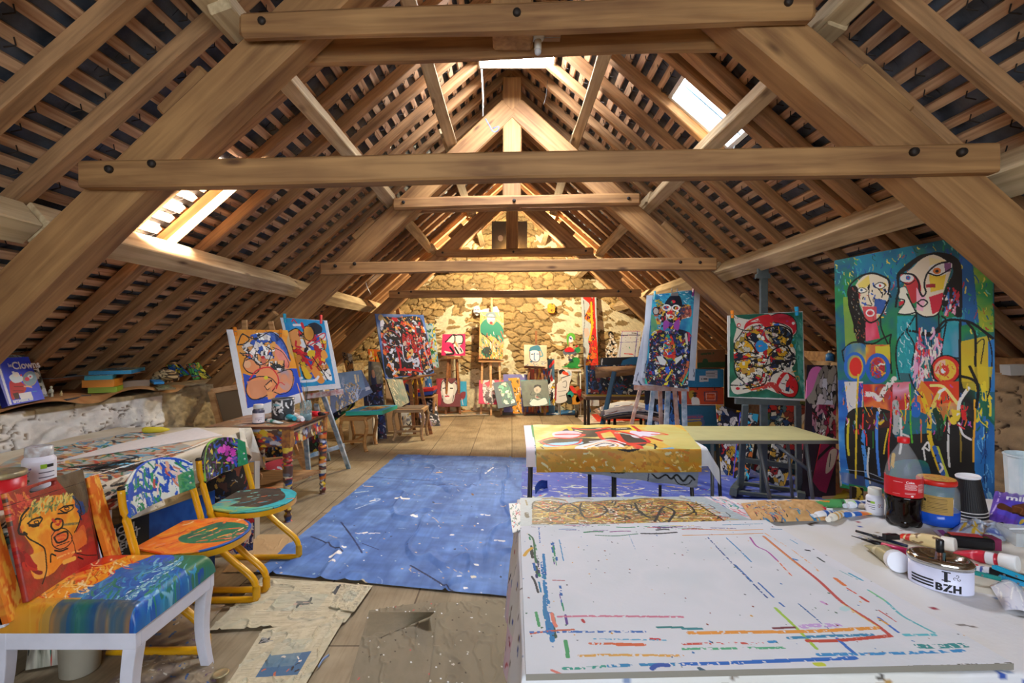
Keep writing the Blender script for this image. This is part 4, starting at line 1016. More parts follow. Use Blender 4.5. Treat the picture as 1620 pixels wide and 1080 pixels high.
for yy in(.0305,.051):
    for k in range(6):
        x0,x1=.000+k*.0028,.0028+k*.0028;b.add([drum(x0,yy,sF+.002),drum(x1,yy,sF+.002),drum(x1,yy+.0028,sF+.002),drum(x0,yy+.0028,sF+.002)],[(0,1,2,3)])
b.build('lettering',ink,dr)
text('BZH',.024,lambda x,y:drum(x,y+.0055,sF-.010),ink,dr,bold=.05,sp=1.16)
b=MB()
for k in range(3):
    ph=k*2*math.pi/3+math.pi/2;pts=[]
    for i in range(22):
        u=i/21;
        cx_,cy_=.0052*math.cos(ph),.0052*math.sin(ph);rr_=.0010+.0032*u;th=ph+math.pi+(1-u)*5.2
        pts.append((cx_+rr_*math.cos(th),cy_+rr_*math.sin(th)))
    for i in range(len(pts)-1):
        (xa,ya),(xb,yb)=pts[i],pts[i+1];dx,dy=xb-xa,yb-ya;L_=math.hypot(dx,dy)+1e-9;nx,ny=-dy/L_*.0006,dx/L_*.0006
        b.add([drum(.031+xx,.0415+yy,sF)for xx,yy in((xa+nx,ya+ny),(xb+nx,yb+ny),(xb-nx,yb-ny),(xa-nx,ya-ny))],[(0,1,2,3)])
b.build('emblem',ink,dr)
b=MB()
for k in range(3):
    for i in range(14):
        x0,x1=-.062+i*.0035,-.062+(i+1)*.0035;y0=.008+k*.0075
        b.add([drum(x0,y0,sF),drum(x1,y0,sF),drum(x1,y0+.0042,sF),drum(x0,y0+.0042,sF)],[(0,1,2,3)])
b.build('black_stripe',ink,dr)
# ============================================================ TABLE WITH THE ORANGE CANVAS
def steel_table(name,label,x0,x1,y0,y1,z,topm,legs,legm,th=.03,edge=None):
    root=thing(name,((x0+x1)/2,(y0+y1)/2,0),label,'table')
    b=MB();b.box((x0,y0,z-th),(x1,y1,z));b.build('tabletop',topm,root,bevel=.004)
    if edge:
        b=MB()
        b.box((x0-.004,y0-.006,z-th-.004),(x1+.004,y0,z-.004));b.box((x1,y0,z-th-.004),(x1+.005,y1,z-.004));b.build('edge_band',edge,root)
    for(a,c_)in legs:
        b=MB();b.tube([a,c_],.012,10);b.build('leg',legm,root)
    return root
STEEL=mat('#4a4a4a',.4,.6,name='dark_steel');GREY=mat('#7d8084',.45,.4,name='grey_steel')
zt=.75
lx0,lx1=.105,1.16
steel_table('steel_table','steel-legged table under the draped orange canvas',lx0,lx1,2.95,3.66,zt,mat('#c9c3a8',.5),
            [(Vector((.12,3.0,zt-.03)),Vector((.10,2.92,0))),(Vector((1.10,3.0,zt-.03)),Vector((1.12,2.92,0))),(Vector((.14,3.6,zt-.03)),Vector((.12,3.66,0))),(Vector((1.42,3.35,zt-.03)),Vector((1.44,3.3,0)))],STEEL)
b=MB()
root=thing('metal_stool',(.62,3.3,0),'low steel stool whose thin legs show under the orange canvas','stool')
b.box((.42,3.08,.585),(.86,3.5,.605));b.build('seat',STEEL,root)
for(x,y)in((.50,3.1),(.55,3.45),(.66,3.1),(.72,3.45)):
    b=MB();b.tube([(x,y,0),(x,y,.585)],.010,8);b.build('leg',STEEL,root)
b=MB();b.tube([(.98,3.2,0),(.98,3.2,.45)],.01,8);b.build('leg',STEEL,root)
Q2=Quad(Vector((.16,2.925,.72)),Vector((1.14,2.925,.70)),Vector((1.12,2.93,.515)),Vector((.30,2.93,.62)))
c=Cv(240,60,'#8c98a8',Q2,(800,640,4.5));c.tint(None,['#7a8698','#a4aab4','#909cae','#6c7c98'],4,9,3)
bunch(c,[([(1040,490),(1080,520),(1140,500),(1180,530),(1220,500),(1260,540),(1300,500),(1340,530)],12,BK),([(1200,520),(1230,560),(1290,560),(1320,530)],7,BK),([(1015,490),(1010,545)],6,'#303050'),([(750,480),(840,480)],14,BK),([(420,490),(480,500)],7,'#303030')])
surf('cloth',c,lambda U,V:Q2.grid(U,V)+np.stack([0*U,.012*np.sin(U*25),0*U],-1),M_CLOTH,label='grey-blue painted cloth hanging below the orange canvas',cat='cloth')
cvw=Cv(200,120,'#d8d8dc');cvw.tint(None,['#c8c8cc','#e8e8ea','#d4d4dc'],6,14,4);cvw.strokes(None,30,['#303030','#6a6a6a'],12,1.4,1.3,.5,6,dry=.4);cvw.poly([(0,0),(.04,0),(.045,1),(0,1)],'#e8d8dc')
cvw.poly([(.045,0),(.075,0),(.085,1),(.05,1)],'#5f9a58')
def drape(x0f,x1f,x0n,x1n,yb,yf,z,drop,rdrop=0.0,wav=.01,fr=18,seed=1):
    L1=yb-yf;tot=L1+drop
    def fn(U,V):
        s=V*tot;t=np.clip(s/L1,0,1);xl=x0f+(x0n-x0f)*t;xr=x1f+(x1n-x1f)*t
        X=xl+U*(xr-xl);R_=.03
        Y=np.where(s<L1,yb-s,yf-.015*(1-np.exp(-(s-L1)*30)));Z=np.where(s<L1,z,z-(s-L1)*.98)
        bend=np.clip(1-np.abs(s-L1)/R_,0,1);Z=Z-bend*bend*.008
        Y=Y-np.where(s>L1,wav*np.sin(U*fr+seed)*np.clip((s-L1)/.12,0,1),0)
        Z=Z+np.where(s<L1,.0018*np.sin(U*30+V*9),0)
        if rdrop:
            over=np.clip(X-(lx1+.02),0,None);X=X-over*.55;Z=Z-over*.75
        return np.stack([X,Y,Z],-1)
    return fn
surf('canvas_sheet',cvw,drape(.09,1.34,.085,1.33,3.70,2.915,.758,.11,1,.012),M_CLOTH,label='white canvas sheet whose ends show left and right of the orange canvas',cat='canvas')
q=Quad(Vector((.16,3.69,.765)),Vector((1.29,3.69,.765)),Vector((1.13,2.89,.765)),Vector((.145,2.89,.765)))
L1=.80;drop=.145;tot=L1+drop
H_=210;W_=330;hf=int(H_*L1/tot)
cf=Cv(W_,hf,'#e0b84a',q,(800,640,4.5));cf.k*=1.5;cf.tint(None,['#d89a28','#e8c860','#e0b040','#d8d080','#e0a030'],4,5,6)
cf.tint([(1000,150),(1200,150),(1380,290),(1250,330),(1080,240)],['#c8c070','#d8cc80'],3,3,4,.8)
E='#3a332a'
for pts,col in[([(250,265),(430,235),(640,240),(760,235),(900,245),(1000,270),(960,300),(800,290),(560,290),(300,290)],E),([(440,170),(640,165),(900,165),(880,180),(700,190),(640,230),(400,225)],E),([(830,200),(940,225),(1020,270),(880,270),(800,230)],E),
                 ([(340,200),(470,185),(540,205),(480,235),(360,235)],'#f0c8d0'),([(500,300),(700,255),(840,290),(800,330),(560,320)],'#f0ece4'),([(900,185),(1100,205),(980,235),(900,225)],'#e8dce8'),([(1050,310),(960,330),(950,365),(1080,345),(1200,305)],'#6ab0d8'),([(270,290),(360,270),(540,265),(520,285),(300,300)],'#9ad0e8'),([(850,300),(960,310),(960,375),(860,385)],'#e06a28')]:cf.poly(pts,col,True)
bunch(cf,[([(240,262),(330,238),(480,235),(560,215),(460,208),(360,215)],14,'#e03020'),([(540,250),(520,275),(440,290),(300,285),(245,262)],10,'#d83828'),([(660,200),(760,185),(830,260),(950,300),(960,350),(880,375)],26,'#e23a1e'),([(660,200),(690,240),(780,265),(930,275),(1020,265),(920,215),(800,190)],16,'#e02c1c'),([(480,165),(620,180),(740,160)],14,'#d8321e'),([(900,155),(950,185)],22,'#c81c20'),([(980,225),(1110,255)],14,'#c82420'),([(940,180),(1150,210),(1040,212)],10,'#e85028'),([(880,155),(920,180)],14,'#f0d020'),([(445,160),(465,180)],18,'#f0c020'),([(540,190),(500,180)],12,'#f0d8a0')])
bunch(cf,[([(540,320),(640,338),(740,330),(800,300)],4,BK),([(1060,280),(1060,310),(1000,350),(920,385),(850,385),(900,350),(840,345)],7,BK),([(250,300),(320,320),(400,330),(440,345)],5,BK),([(640,290),(700,300),(770,288),(700,275),(640,290)],8,'#4a3030'),([(560,300),(700,265),(800,290),(700,320),(570,318)],6,'#e8a030'),([(600,262),(740,250),(850,275)],8,'#f4f0ec'),([(1000,270),(1060,285),(1075,300)],5,BK),([(780,200),(860,210),(960,225)],8,'#c8d8c8'),([(640,170),(860,170)],5,'#f0e8d8',.4),([(770,330),(790,370),(800,385)],3,'#f0f0f0')])
cf.strokes([(300,310),(900,300),(900,330),(300,340)],40,['#e8c050','#c88a20','#f0dca0'],14,4,.1,.6,9)
ch=Cv(W_,H_-hf,'#d8a030',None,None);ch.tint(None,['#dcc27a','#d8a030','#d89828','#c08a28','#b8902c','#d08a14','#cc8c18'],1.5,3,12);ch.strokes(None,90,['#c87818','#e8c468','#b8862a','#d8cfa0','#a88a30','#c88a1c'],22,3,.2,.7,5,dry=.45)
ch.line([(.5,.0),(.56,.1),(.62,.0)],.012,BK);ch.poly([(.235,.0),(.29,.0),(.26,.8)],'#c88220',op=.7)
co=Cv(W_,H_,'#000000');co.a=np.concatenate([cf.a,ch.a],0)
surf('painting',co,drape(.16,1.29,.145,1.13,3.69,2.89,.765,drop,0,.006,9,2),M_CANVAS,label='orange canvas with red and black abstract figure draped over the steel table',cat='painting')
# ============================================================ GREEN-TOPPED TABLE
steel_table('folding_table','pale olive-topped table with grey metal legs right of the orange canvas',1.20,2.16,3.20,3.72,.75,mat('#c3bd86',.45,var=.06,vscale=9),
            [(Vector((1.66,3.26,.72)),Vector((1.80,3.24,0))),(Vector((1.98,3.26,.72)),Vector((2.08,3.28,0))),(Vector((1.35,3.26,.72)),Vector((1.35,3.26,0))),(Vector((2.08,3.66,.72)),Vector((2.14,3.66,0))),(Vector((1.80,3.3,.70)),Vector((2.02,3.27,.52)))],GREY,.022,mat('#8a857c',.5,.3))
# ============================================================ LEFT TABLE
ZD=.755
root=thing('side_work_table',(-2.38,2.4,0),'long table along the left wall hidden under paint-stained canvas','table')
b=MB();b.prism([(-2.93,1.2,ZD-.035),(-1.86,1.2,ZD-.035),(-1.98,3.6,ZD-.035),(-2.93,3.6,ZD-.035)],(0,0,.029));b.build('tabletop',OAK2,root)
for x in(-2.85,-2.03):
    for y in(1.3,3.5):
        b=MB();b.box((x-.025,y-.025,0),(x+.025,y+.025,ZD-.035));b.build('leg',OAK2,root)
QD=Quad(Vector((-2.96,3.63,ZD)),Vector((-1.96,3.63,ZD)),Vector((-1.80,1.17,ZD)),Vector((-2.96,1.17,ZD)))
SD=.26;WT=1.14+SD
CW,CH=330,560
fl=int(CW*1.14/WT)
c=Cv(fl,CH,'#d5c9ae',QD,(0,520,4.6286));c.tint(None,['#cdbf9f','#dcd2ba','#d2c5a8','#c4b592'],6,5,4)
c.tint([(0,1000),(350,880),(760,800),(1050,760),(1500,900),(1330,1000),(900,1100),(0,1300)],['#b8b0a0','#8fa6a8','#b88a6a','#9fb8b8','#c8a080','#7a98a0'],14,8,6,.9)
c.strokes([(0,1050),(350,880),(760,800),(1050,760),(1300,940),(900,1100),(0,1300)],380,['#c84a34','#3f8fb8','#e0b060','#6ab8d0','#8a5a3a','#d8d4c8','#4a7a5a','#303840','#b86a40','#cfc090'],22,4,.4,1.4,5)
c.line([(570,830),(680,805)],12,'#c83a30');c.line([(680,805),(800,790),(900,775)],10,'#2f6cb0');c.line([(960,770),(1100,755)],8,'#3a98a8')
c.strokes([(480,1010),(1060,960),(1020,1020),(700,1060)],60,['#1c1a18','#3a2c24','#181818'],26,4,-.3,.6,8)
c.line([(800,1000),(960,985),(900,1010)],40,'#5ab0d8',dry=.4);c.line([(600,1030),(740,1015)],14,'#17150f')
c.line([(680,1075),(900,1010),(1160,935),(1400,870),(1620,775)],16,'#efe9dc');c.line([(640,1110),(900,1040),(1180,950),(1420,870),(1610,800)],10,'#26221e',dry=.25);c.line([(1330,885),(1500,820),(1640,775)],7,'#d87a30')
cs=Cv(CW-fl,CH,'#cfc6b2');cs.tint(None,['#c6bca4','#d9cfba','#b9a98c','#cfc0a2'],7,3,9)
cs.strokes([(0,.42),(1,.42),(1,.8),(0,.8)],120,['#3a2c24','#8a3a2a','#e8e0d0','#4a6a60','#a83a2c','#201c18','#c8a060','#7a6a58'],18,6,1.5,1.4,3);cs.strokes(None,40,['#7a6a58','#b09a7c','#e4dcc8'],20,3,1.2,1,6)
cc=Cv(CW,CH,'#000000');cc.a=np.concatenate([c.a,cs.a],1)
def coverD(U,V):
    s=U*WT;Y=3.63-V*2.46;top=s<1.14
    d=np.clip(s-1.14,0,None);hang=d*(.62+.25*np.sin(Y*2.1+1)+.12*np.clip((Y-3.2)*4,0,1))
    X=np.where(top,-2.96+s,-1.82+.02*(1-np.exp(-d*40))+.014*np.sin(Y*15)*np.clip(d*6,0,1))
    Z=np.where(top,ZD,ZD-hang)+.002*np.sin(s*19+Y*6)*top
    X=X-.07*(Y-1.6)*np.clip(s/1.14,0,1)
    return np.stack([X,Y,Z],-1)
surf('table_cover',cc,coverD,M_CLOTH,label='cream canvas cover stained with paint over the left-hand table',cat='tablecloth',origin=(-2.4,2.4,.6))
c=Cv(60,90,'#e0d8c2');c.tint(None,['#d6ccb2','#e8e2d0','#cdbfa0'],4,5,3);c.poly([(0,.72),(1,.6),(1,1),(0,1)],'#c4a888')
q=qpx([(378,677),(398,677),(419,744),(383,715)],[3.4,3.66,3.66,3.4])
def crn(U,V):
    p=q.grid(U,V);p[...,0]+=.03*np.sin(U*9)*V;return p
surf('cloth',c,crn,M_CLOTH,label='hanging cream cloth corner at the far end of the left table',cat='cloth')
b=MB();n_=20
cR=P(410,753,3.55);b.tube([cR+Vector((math.cos(t)*.022,0,math.sin(t)*.022))for t in np.linspace(0,6.283,15)],.004,6)
tag(b.build('curtain_ring',mat('#b98a5a',.5)),'small wooden curtain ring dangling from the cloth corner','ring')
q=Quad(*[PZ(x,y,ZD+.008)for x,y in((191,701),(312,676),(352,688),(90,729))])
c=Cv(160,120,'#e2dcd8');c.grain(.03)
picture('drawing_board','plain white sheet lying on the left-hand table','sheet',q,c,.005,M_CLOTH)
b=MB();p,e_=PZ(226,680,ZD+.02),PZ(268,679,ZD+.02);b.tube([p,p.lerp(e_,.1),p.lerp(e_,.7),e_],.02,12,rs=[.014,.022,.02,.006])
tag(b.build('paint_tube',mat('#e8d43a',.5,var=.15)),'yellow crumpled paint tube at the wall side of the left table','paint tube')
gb=PZ(62,772,ZD);gb=Vector((gb.x,gb.y,ZD))
root=thing('gesso_jar',gb,'white translucent gesso jar with label standing on the left table','jar')
kx=gb.y/F
b=MB();b.lathe(gb,[(19*kx,0),(20.5*kx,.004),(20.5*kx,46*kx),(17*kx,51*kx),(16.5*kx,53*kx)],28);b.build('body',mat('#e6e2ea',.35),root)
b=MB();b.lathe(gb,[(17*kx,52*kx),(17.5*kx,53*kx),(17*kx,66*kx),(15*kx,67*kx)],28);b.build('lid',mat('#dde2e2',.2,h2='#b8a8a0',vscale=40),root)
a=face_ang(gb);c=Cv(90,60,'#f0eef4');c.poly([(.52,.1),(.66,.1),(.66,.26),(.52,.26)],'#9ac83a');c.poly([(.66,.12),(.82,.12),(.82,.24),(.66,.24)],'#303030')
fineprint(c,.5,.85,.42,.95,3,'#3a3a50',.02,3);c.dots([(.15,.2),(.35,.2),(.35,.5),(.15,.5)],14,['#7a5aa8','#8a68b0'],2.4,3);c.dots([(.2,.6),(.35,.6),(.35,.8),(.2,.8)],6,['#e0a040','#6aa050'],2,4)
band('label',c,gb,20.6*kx,a-1.4,a+1.4,4*kx,44*kx,root)
tb=PZ(2,800,ZD);tb.z=ZD
root=thing('paint_tin',tb,'red tin with golden lid at the left frame edge','tin')
kx=tb.y/F
b=MB();b.lathe(tb,[(28*kx,0),(29*kx,.003),(29*kx,46*kx)],32);b.build('body',mat('#c81c22',.35,var=.1),root)
b=MB();b.lathe(tb,[(29.5*kx,46*kx),(30*kx,48*kx),(30*kx,53*kx),(27*kx,55*kx),(26*kx,53*kx)],32);b.build('lid',mat('#b9a878',.35,.4,h2='#8a8070',vscale=30),root)
b=MB()
for i in range(3):b.tube([PZ(150+14*i,742-5*i,ZD+.01),PZ(182+16*i,732-4*i,ZD+.012)],.004,6)
tag(b.build('charcoal_sticks',mat('#1a1816',.8)),'black charcoal sticks lying on the stained left table','charcoal')
# ============================================================ PAINTED CHAIR WITH WHITE LEGS
WL=mat('#dedeea',.5,var=.05,vscale=12)
cx0=Vector((-1.52,1.89,0))
root=thing('painted_chair',cx0,'chair with white legs, rainbow painted seat and clown face back','chair')
SX0,SX1,SY0,SY1=-1.78,-1.295,1.665,2.115
c=Cv(260,240,'#2a6aa8')
c.tint(None,['#1f5f96','#2f78b0','#2456b0','#3a8ab8','#1f6a78'],5,6,3)
c.tint([(0,0),(.42,0),(.50,.1),(.42,.4),(.46,.6),(.38,.8),(.30,1),(0,1)],['#e8641e','#f0a028','#e88a1c','#f0b83c','#d8481c'],5,4,4)
c.tint([(0,0),(.26,0),(.24,.25),(.10,.5),(0,.62)],['#c8281c','#d8401c','#b8201c','#e05020'],4,4,6)
c.strokes([(.05,.1),(.42,.1),(.36,.9),(.05,.9)],90,['#f4c868','#e05a18','#f0d8a0','#f0a830','#d83818','#a8702c'],34,3,.9,.5,7,dry=.35)
c.tint([(.55,0),(1,0),(1,.35),(.8,.3),(.62,.18)],['#2f6a48','#3a7a58','#2a5a5a'],4,4,8)
c.tint([(.5,.08),(.62,.06),(.74,.18),(.66,.26),(.52,.22)],['#2448c8','#2a55d0'],2,2,3)
c.strokes([(.5,.1),(1,.1),(1,.95),(.45,.95)],150,['#2a7ac0','#1f4fa0','#3f98c0','#2f7a68','#7ab8d0','#3a6a98','#2f8a6a'],36,3.5,1.3,.8,9,dry=.3)
c.strokes([(.78,.2),(.86,.2),(.86,.95),(.78,.95)],26,['#bcd8dc','#8fc0c8','#6aa8b8'],30,3.5,1.57,.3,5,dry=.45)
c.tint([(0,.86),(.5,.86),(.5,1),(0,1)],['#c88a28','#d8982c','#b87a24'],5,5,4,.85);c.tint([(.38,.88),(.95,.88),(.95,1),(.38,1)],['#1f5a58','#2a6a50','#1f4a70','#c87a30'],4,7,5,.85)
def seatf(U,V):
    X=SX0+U*(SX1-SX0);Y=SY1-V*(SY1-SY0)
    ex=np.clip(np.minimum(U,1-U)/.10,0,1);ey=np.clip(np.minimum(V,1-V)/.10,0,1)
    k=(1-(1-ex)**2.6)**(1/2.6)*(1-(1-ey)**2.6)**(1/2.6)
    Z=.395+.085*k+.012*np.sin(U*np.pi)*np.sin(V*np.pi)
    X=np.where(U>.9,X-.0*(1-k),X)
    return np.stack([X,Y,Z],-1)
surf('seat_cushion',c,seatf,attr_mat('painted_leather',.32,.25,30),root)
b=MB()
b.box((SX0+.01,SY0+.004,.335),(SX1-.004,SY0+.03,.398));b.box((SX0+.01,SY1-.03,.335),(SX1-.004,SY1-.004,.398));b.box((SX1-.03,SY0+.0305,.335),(SX1-.004,SY1-.0305,.398));b.box((SX0+.01,SY0+.031,.335),(SX0+.035,SY1-.031,.398))
b.build('seat_frame',WL,root,bevel=.003)
def swept_leg(top,bot,w0,w1,curve):
    pts=[];
    for i in range(9):
        t=i/8;p=top.lerp(bot,t);p=p+Vector(curve)*math.sin(t*math.pi*.9);pts.append((p,w0+(w1-w0)*t))
    b=MB();vs=[];fs=[]
    for p,w in pts:
        for sx,sy in((-1,-1),(1,-1),(1,1),(-1,1)):vs.append(p+Vector((sx*w/2,sy*w/2,0)))
    for i in range(8):
        for k in range(4):fs.append((i*4+k,i*4+(k+1)%4,i*4+4+(k+1)%4,i*4+4+k))
    fs+=[(3,2,1,0),(32,33,34,35)]
    b.add(vs,fs);return b
for(x,y)in((SX1-.025,SY0+.025),(SX1-.025,SY1-.025)):
    swept_leg(Vector((x-.004,y+(.006 if y<1.9 else-.006),.336)),Vector((x+.012,y,0)),.048,.036,(-.022,0,0)).build('leg',WL,root,bevel=.003)
for(x,y)in((SX0+.01,SY0+.025),(SX0+.01,SY1-.025)):
    swept_leg(Vector((x,y,.45)),Vector((x-.07,y,0)),.046,.036,(.03,0,0)).build('leg',WL,root,bevel=.003)
ORG=attr_mat('orange_streaked_paint',.4,.2,60)
def quadcv(base,cols,W,H,seed,n=40):
    c=Cv(W,H,base);c.tint(None,cols,8,3,seed);c.strokes(None,n,cols,12,3,1.4,1.0,seed+1);return c
YF_,YN_=2.105,1.680
def backpt(y,z,off=0.0):return Vector((-1.725-(z-.45)*.29+off,y,z))
for y0 in(YN_,YF_):
    q=Quad(backpt(y0+.03,.815,.005),backpt(y0-.03,.815,.005),backpt(y0-.03,.44,.005),backpt(y0+.03,.44,.005))
    picture('stile',None,None,q,quadcv('#e8862a',['#e8862a','#f0a83a','#d8601c','#f0b850','#e07020'],16,60,3),.03,ORG,parent=root)
    b=MB();b.bar(backpt(y0,.42,-.03),backpt(y0,.80,-.03),.06,.03,up=(1,0,.3));b.build('back_post',WL,root,bevel=.004)
qb=Quad(backpt(1.735,.868,.012),backpt(2.05,.868,.012),backpt(2.05,.462,.012),backpt(1.735,.462,.012))
qb=Quad(P(10,779,1.722),P(131,742,2.062),P(160,886,2.075),P(46,951,1.70))
c=Cv(240,300,'#a8321e',qb,(0,740,4.909));c.tint(None,['#9a2420','#b8382a','#8a3a24','#a82c20','#c0502c'],6,5,7)
c.tint([(440,60),(640,0),(680,330),(600,300),(500,170)],['#4a3c28','#5f4a30','#6a5a44','#3a3428'],5,5,4)
c.tint([(0,180),(60,190),(100,330),(110,480),(60,300)],['#4a3418','#5a3a20'],3,3,3)
c.strokes([(60,190),(230,180),(230,300),(100,420)],30,['#d8503a','#e0823a','#a82424','#c8683c'],26,6,1.3,.6,3,dry=.3)
face=[(225,310),(330,240),(450,210),(560,240),(615,330),(620,400),(590,500),(640,480),(680,560),(600,660),(480,740),(400,820),(260,860),(220,700),(260,640),(170,480),(160,380)]
c.tint([tuple(p)for p in face],['#f0a028','#e8861c','#f2b030','#ea7a20','#f0962a'],5,5,5)
c.tint([(400,480),(560,520),(650,440),(680,600),(640,680),(450,700)],['#e8642a','#e87a3a','#e05a24'],4,4,9,.8)
c.tint([(220,680),(350,640),(370,840),(260,860)],['#f0b050','#e8a040','#f0c068'],3,3,4,.9)
c.strokes([(210,290),(300,230),(540,190),(560,240),(400,300),(260,340)],80,['#c8b850','#8a9050','#e0c868','#a88a40','#5f6a40','#d8c070'],16,4,2.2,1.2,8)
c.strokes([(560,220),(640,260),(640,380),(600,340)],14,['#2a4a80','#20365c','#3a4a60'],18,7,1.2,.8,3)
c.strokes([(120,600),(220,680),(250,800),(180,760)],20,['#b01c1c','#c83020','#8a1a1a'],30,8,1.3,.5,4);c.tint([(600,640),(760,560),(770,700),(480,860),(520,760)],['#a81c28','#b82a20','#8a1c2a'],4,4,3,.85);c.line([(440,700),(540,660),(640,640)],10,'#f0b060',dry=.4);c.line([(500,730),(580,700)],26,'#eab04a')
c.line([(490,440),(610,430)],14,'#8a7a4a',dry=.3)
K='#1c1412'
for pts,w in[([(230,310),(180,370),(160,440),(150,480),(160,510),(210,515),(190,500)],12),([(190,500),(230,550),(300,590),(345,630),(355,720),(355,800),(320,900)],8),([(210,360),(200,380),(165,420)],5),
               ([(220,430),(270,395),(330,390),(300,440),(260,455),(225,430)],9),([(235,445),(300,445)],14),([(250,400),(320,378)],8),([(270,415),(300,410),(300,430),(275,430),(270,415)],6),
               ([(455,325),(500,300),(560,295),(560,320),(510,345),(470,330)],8),([(450,355),(520,350)],9),([(500,310),(530,305),(530,325),(505,325),(500,310)],6),([(490,300),(565,288)],9),
               ([(400,430),(440,395),(485,410),(480,460),(430,485),(400,460),(400,430)],11),([(420,540),(460,510),(520,495),(520,550),(450,580),(420,540)],11),([(400,540),(410,600),(460,630),(520,610),(560,560),(550,510),(500,470),(440,480),(400,530)],6),([(425,640),(470,645),(525,625)],10),([(430,610),(540,570)],5),
               ([(580,240),(620,300),(625,370),(605,450),(580,500)],7),([(390,730),(395,670),(430,680)],9),([(555,540),(580,600),(590,660)],5),([(600,660),(680,675),(760,672)],6),([(610,690),(650,705)],9)]:c.line(pts,w,K)
c.line([(410,400),(450,440),(470,410)],16,'#c83020',dry=.35);c.line([(440,530),(500,520),(500,545),(450,560)],10,'#d8502a',dry=.3)
c.line([(75,290),(640,110)],3,'#2a1410');c.line([(640,110),(785,715)],4,'#3a2010')
hole=c.mask([(240,176),(265,152),(370,116),(422,100),(434,110),(422,134),(340,166),(255,190)],True)
surf('back_panel',c,qb.grid,M_ATTR,root,hole=hole,solid=.02)
# ============================================================ YELLOW SCHOOL CHAIRS
YEL=mat('#e0a312',.3,var=.06,vscale=10,coat=.3)
def school_chair(yn,yf,label,seat_cv,back_cv,dx=0.0):
    ym=(yn+yf)/2;root=thing('school_chair',(-1.55+dx,ym,0),label,'chair','yellow school chairs')
    for y,s in((yn,-1),(yf,1)):
        b=MB();pts=[(-1.80,.018),(-1.60,.018),(-1.42,.02),(-1.372,.024),(-1.366,.05),(-1.37,.10),(-1.40,.15),(-1.50,.235),(-1.60,.33),(-1.66,.405),(-1.68,.425)]
        ps=smooth([Vector((x+dx,y-s*.0,z))for x,z in pts],4);b.tube(ps,.0165,10,flat=1.25);b.build('runner_leg',YEL,root)
        b=MB();ps=smooth([Vector((x+dx,y+s*.012,z))for x,z in((-1.66,.41),(-1.675,.47),(-1.70,.56),(-1.725,.66),(-1.735,.745))],4);b.tube(ps,.0165,10);b.build('back_post',YEL,root)
        b=MB();b.lathe(Vector((-1.735+dx,y+s*.012,.742)),[(.0175,0),(.0175,.006),(.012,.013)],14);b.build('end_cap',mat('#1a1512',.5),root)
    n=40;out=[]
    for i in range(n):
        t=math.pi*i/(n-1)-math.pi/2;out.append((-1.56+.245*max(0,math.cos(t))**.85 if True else 0,ym+.222*math.copysign(abs(math.sin(t))**.9,math.sin(t))))
    out=[(-1.725,ym-.165)]+[(x,y)for x,y in out]+[(-1.725,ym+.165)]
    def seat(z0,z1,k,nm,m):
        b=MB();b.prism([(-1.55+(x+1.55)*k+dx,ym+(y-ym)*k,z0)for x,y in out],(0,0,z1-z0));return b.build(nm,m,root)
    seat(.418,.446,1.0,'seat_rim',YEL)
    O=np.array(out);
    def sf(U,V):
        yy=ym-.222+V*.444;X=np.empty_like(U)
        ys=O[1:-1,1];xs=O[1:-1,0];xr=np.interp(yy,ys,xs);ab=np.abs(yy-ym);xb=np.where(ab<.165,-1.725,-1.725+(ab-.165)/.057*.165)
        X=xb+U*(np.maximum(xr,xb)-xb)
        return np.stack([X+dx,yy,.4475+.004*(1-U)+0*U],-1)
    surf('seat',seat_cv,sf,M_ATTR,root,solid=.008)
    def bf(U,V):
        yy=yn-.01+U*(yf-yn+.02);bow=.045*np.sin(U*np.pi)
        zt_=.735+.085*np.sin(np.clip(U,0.02,.98)*np.pi)**.55;zb=.615-.006*np.sin(U*np.pi)
        z=zt_+V*(zb-zt_);return np.stack([-1.695+dx-bow-(z-.6)*.13,yy,z],-1)
    surf('backrest',back_cv,bf,M_ATTR,root,solid=.010)
    for y in(yn+.035,yf-.035):
        b=MB();b.ball((-1.70+dx,y,.69),.006,8);b.ball((-1.695+dx,y,.655),.006,8);b.build('rivet',mat('#d8dcd8',.3,.6),root)
    return root
sc2=Cv(120,130,'#e8761c');sc2.tint(None,['#f0a020','#e86a1c','#f09028','#e85818','#f4b030'],4,4,3);sc2.tint([(.3,.4),(.55,.25),(.95,.35),(.95,.75),(.6,.85),(.4,.7)],['#1f6a4a','#2a7a50','#1a5a48','#3a8a58'],4,4,5);sc2.strokes(None,46,['#f4c890','#f0a030','#e86830','#2f7a58','#e88a6a','#c84a20'],26,3,.8,.8,6,dry=.4);sc2.line([(.98,.1),(1,.5),(.98,.9)],.05,'#2458a8')
bc2=Cv(120,70,'#dfe6da');bc2.strokes(None,190,['#1f4fb8','#1f8a58','#2a5ac0','#2f9a68','#e8e8e0','#dfe8e4','#3a70c8'],20,3.6,1.2,1.2,4);bc2.strokes([(.5,.1),(.85,.1),(.85,.6),(.5,.7)],16,['#d88a6a','#e8b090','#c85a48','#f0d0c0'],14,3.4,1.0,2,7);bc2.strokes([(0,0),(.12,0),(.10,.5),(0,.5)],14,['#1f4fb8'],14,5,1.2,.5,3);bc2.tint([(.8,.5),(1,.3),(1,1),(.8,1)],['#2f8a4a','#4aa058'],3,3,3,.8);bc2.line([(.02,.9),(.05,.3),(.3,.02),(.7,.02),(1,.1)],.035,'#2458c8')
school_chair(2.16,2.585,'yellow-framed school chair with blue-green back and orange-green seat',sc2,bc2)
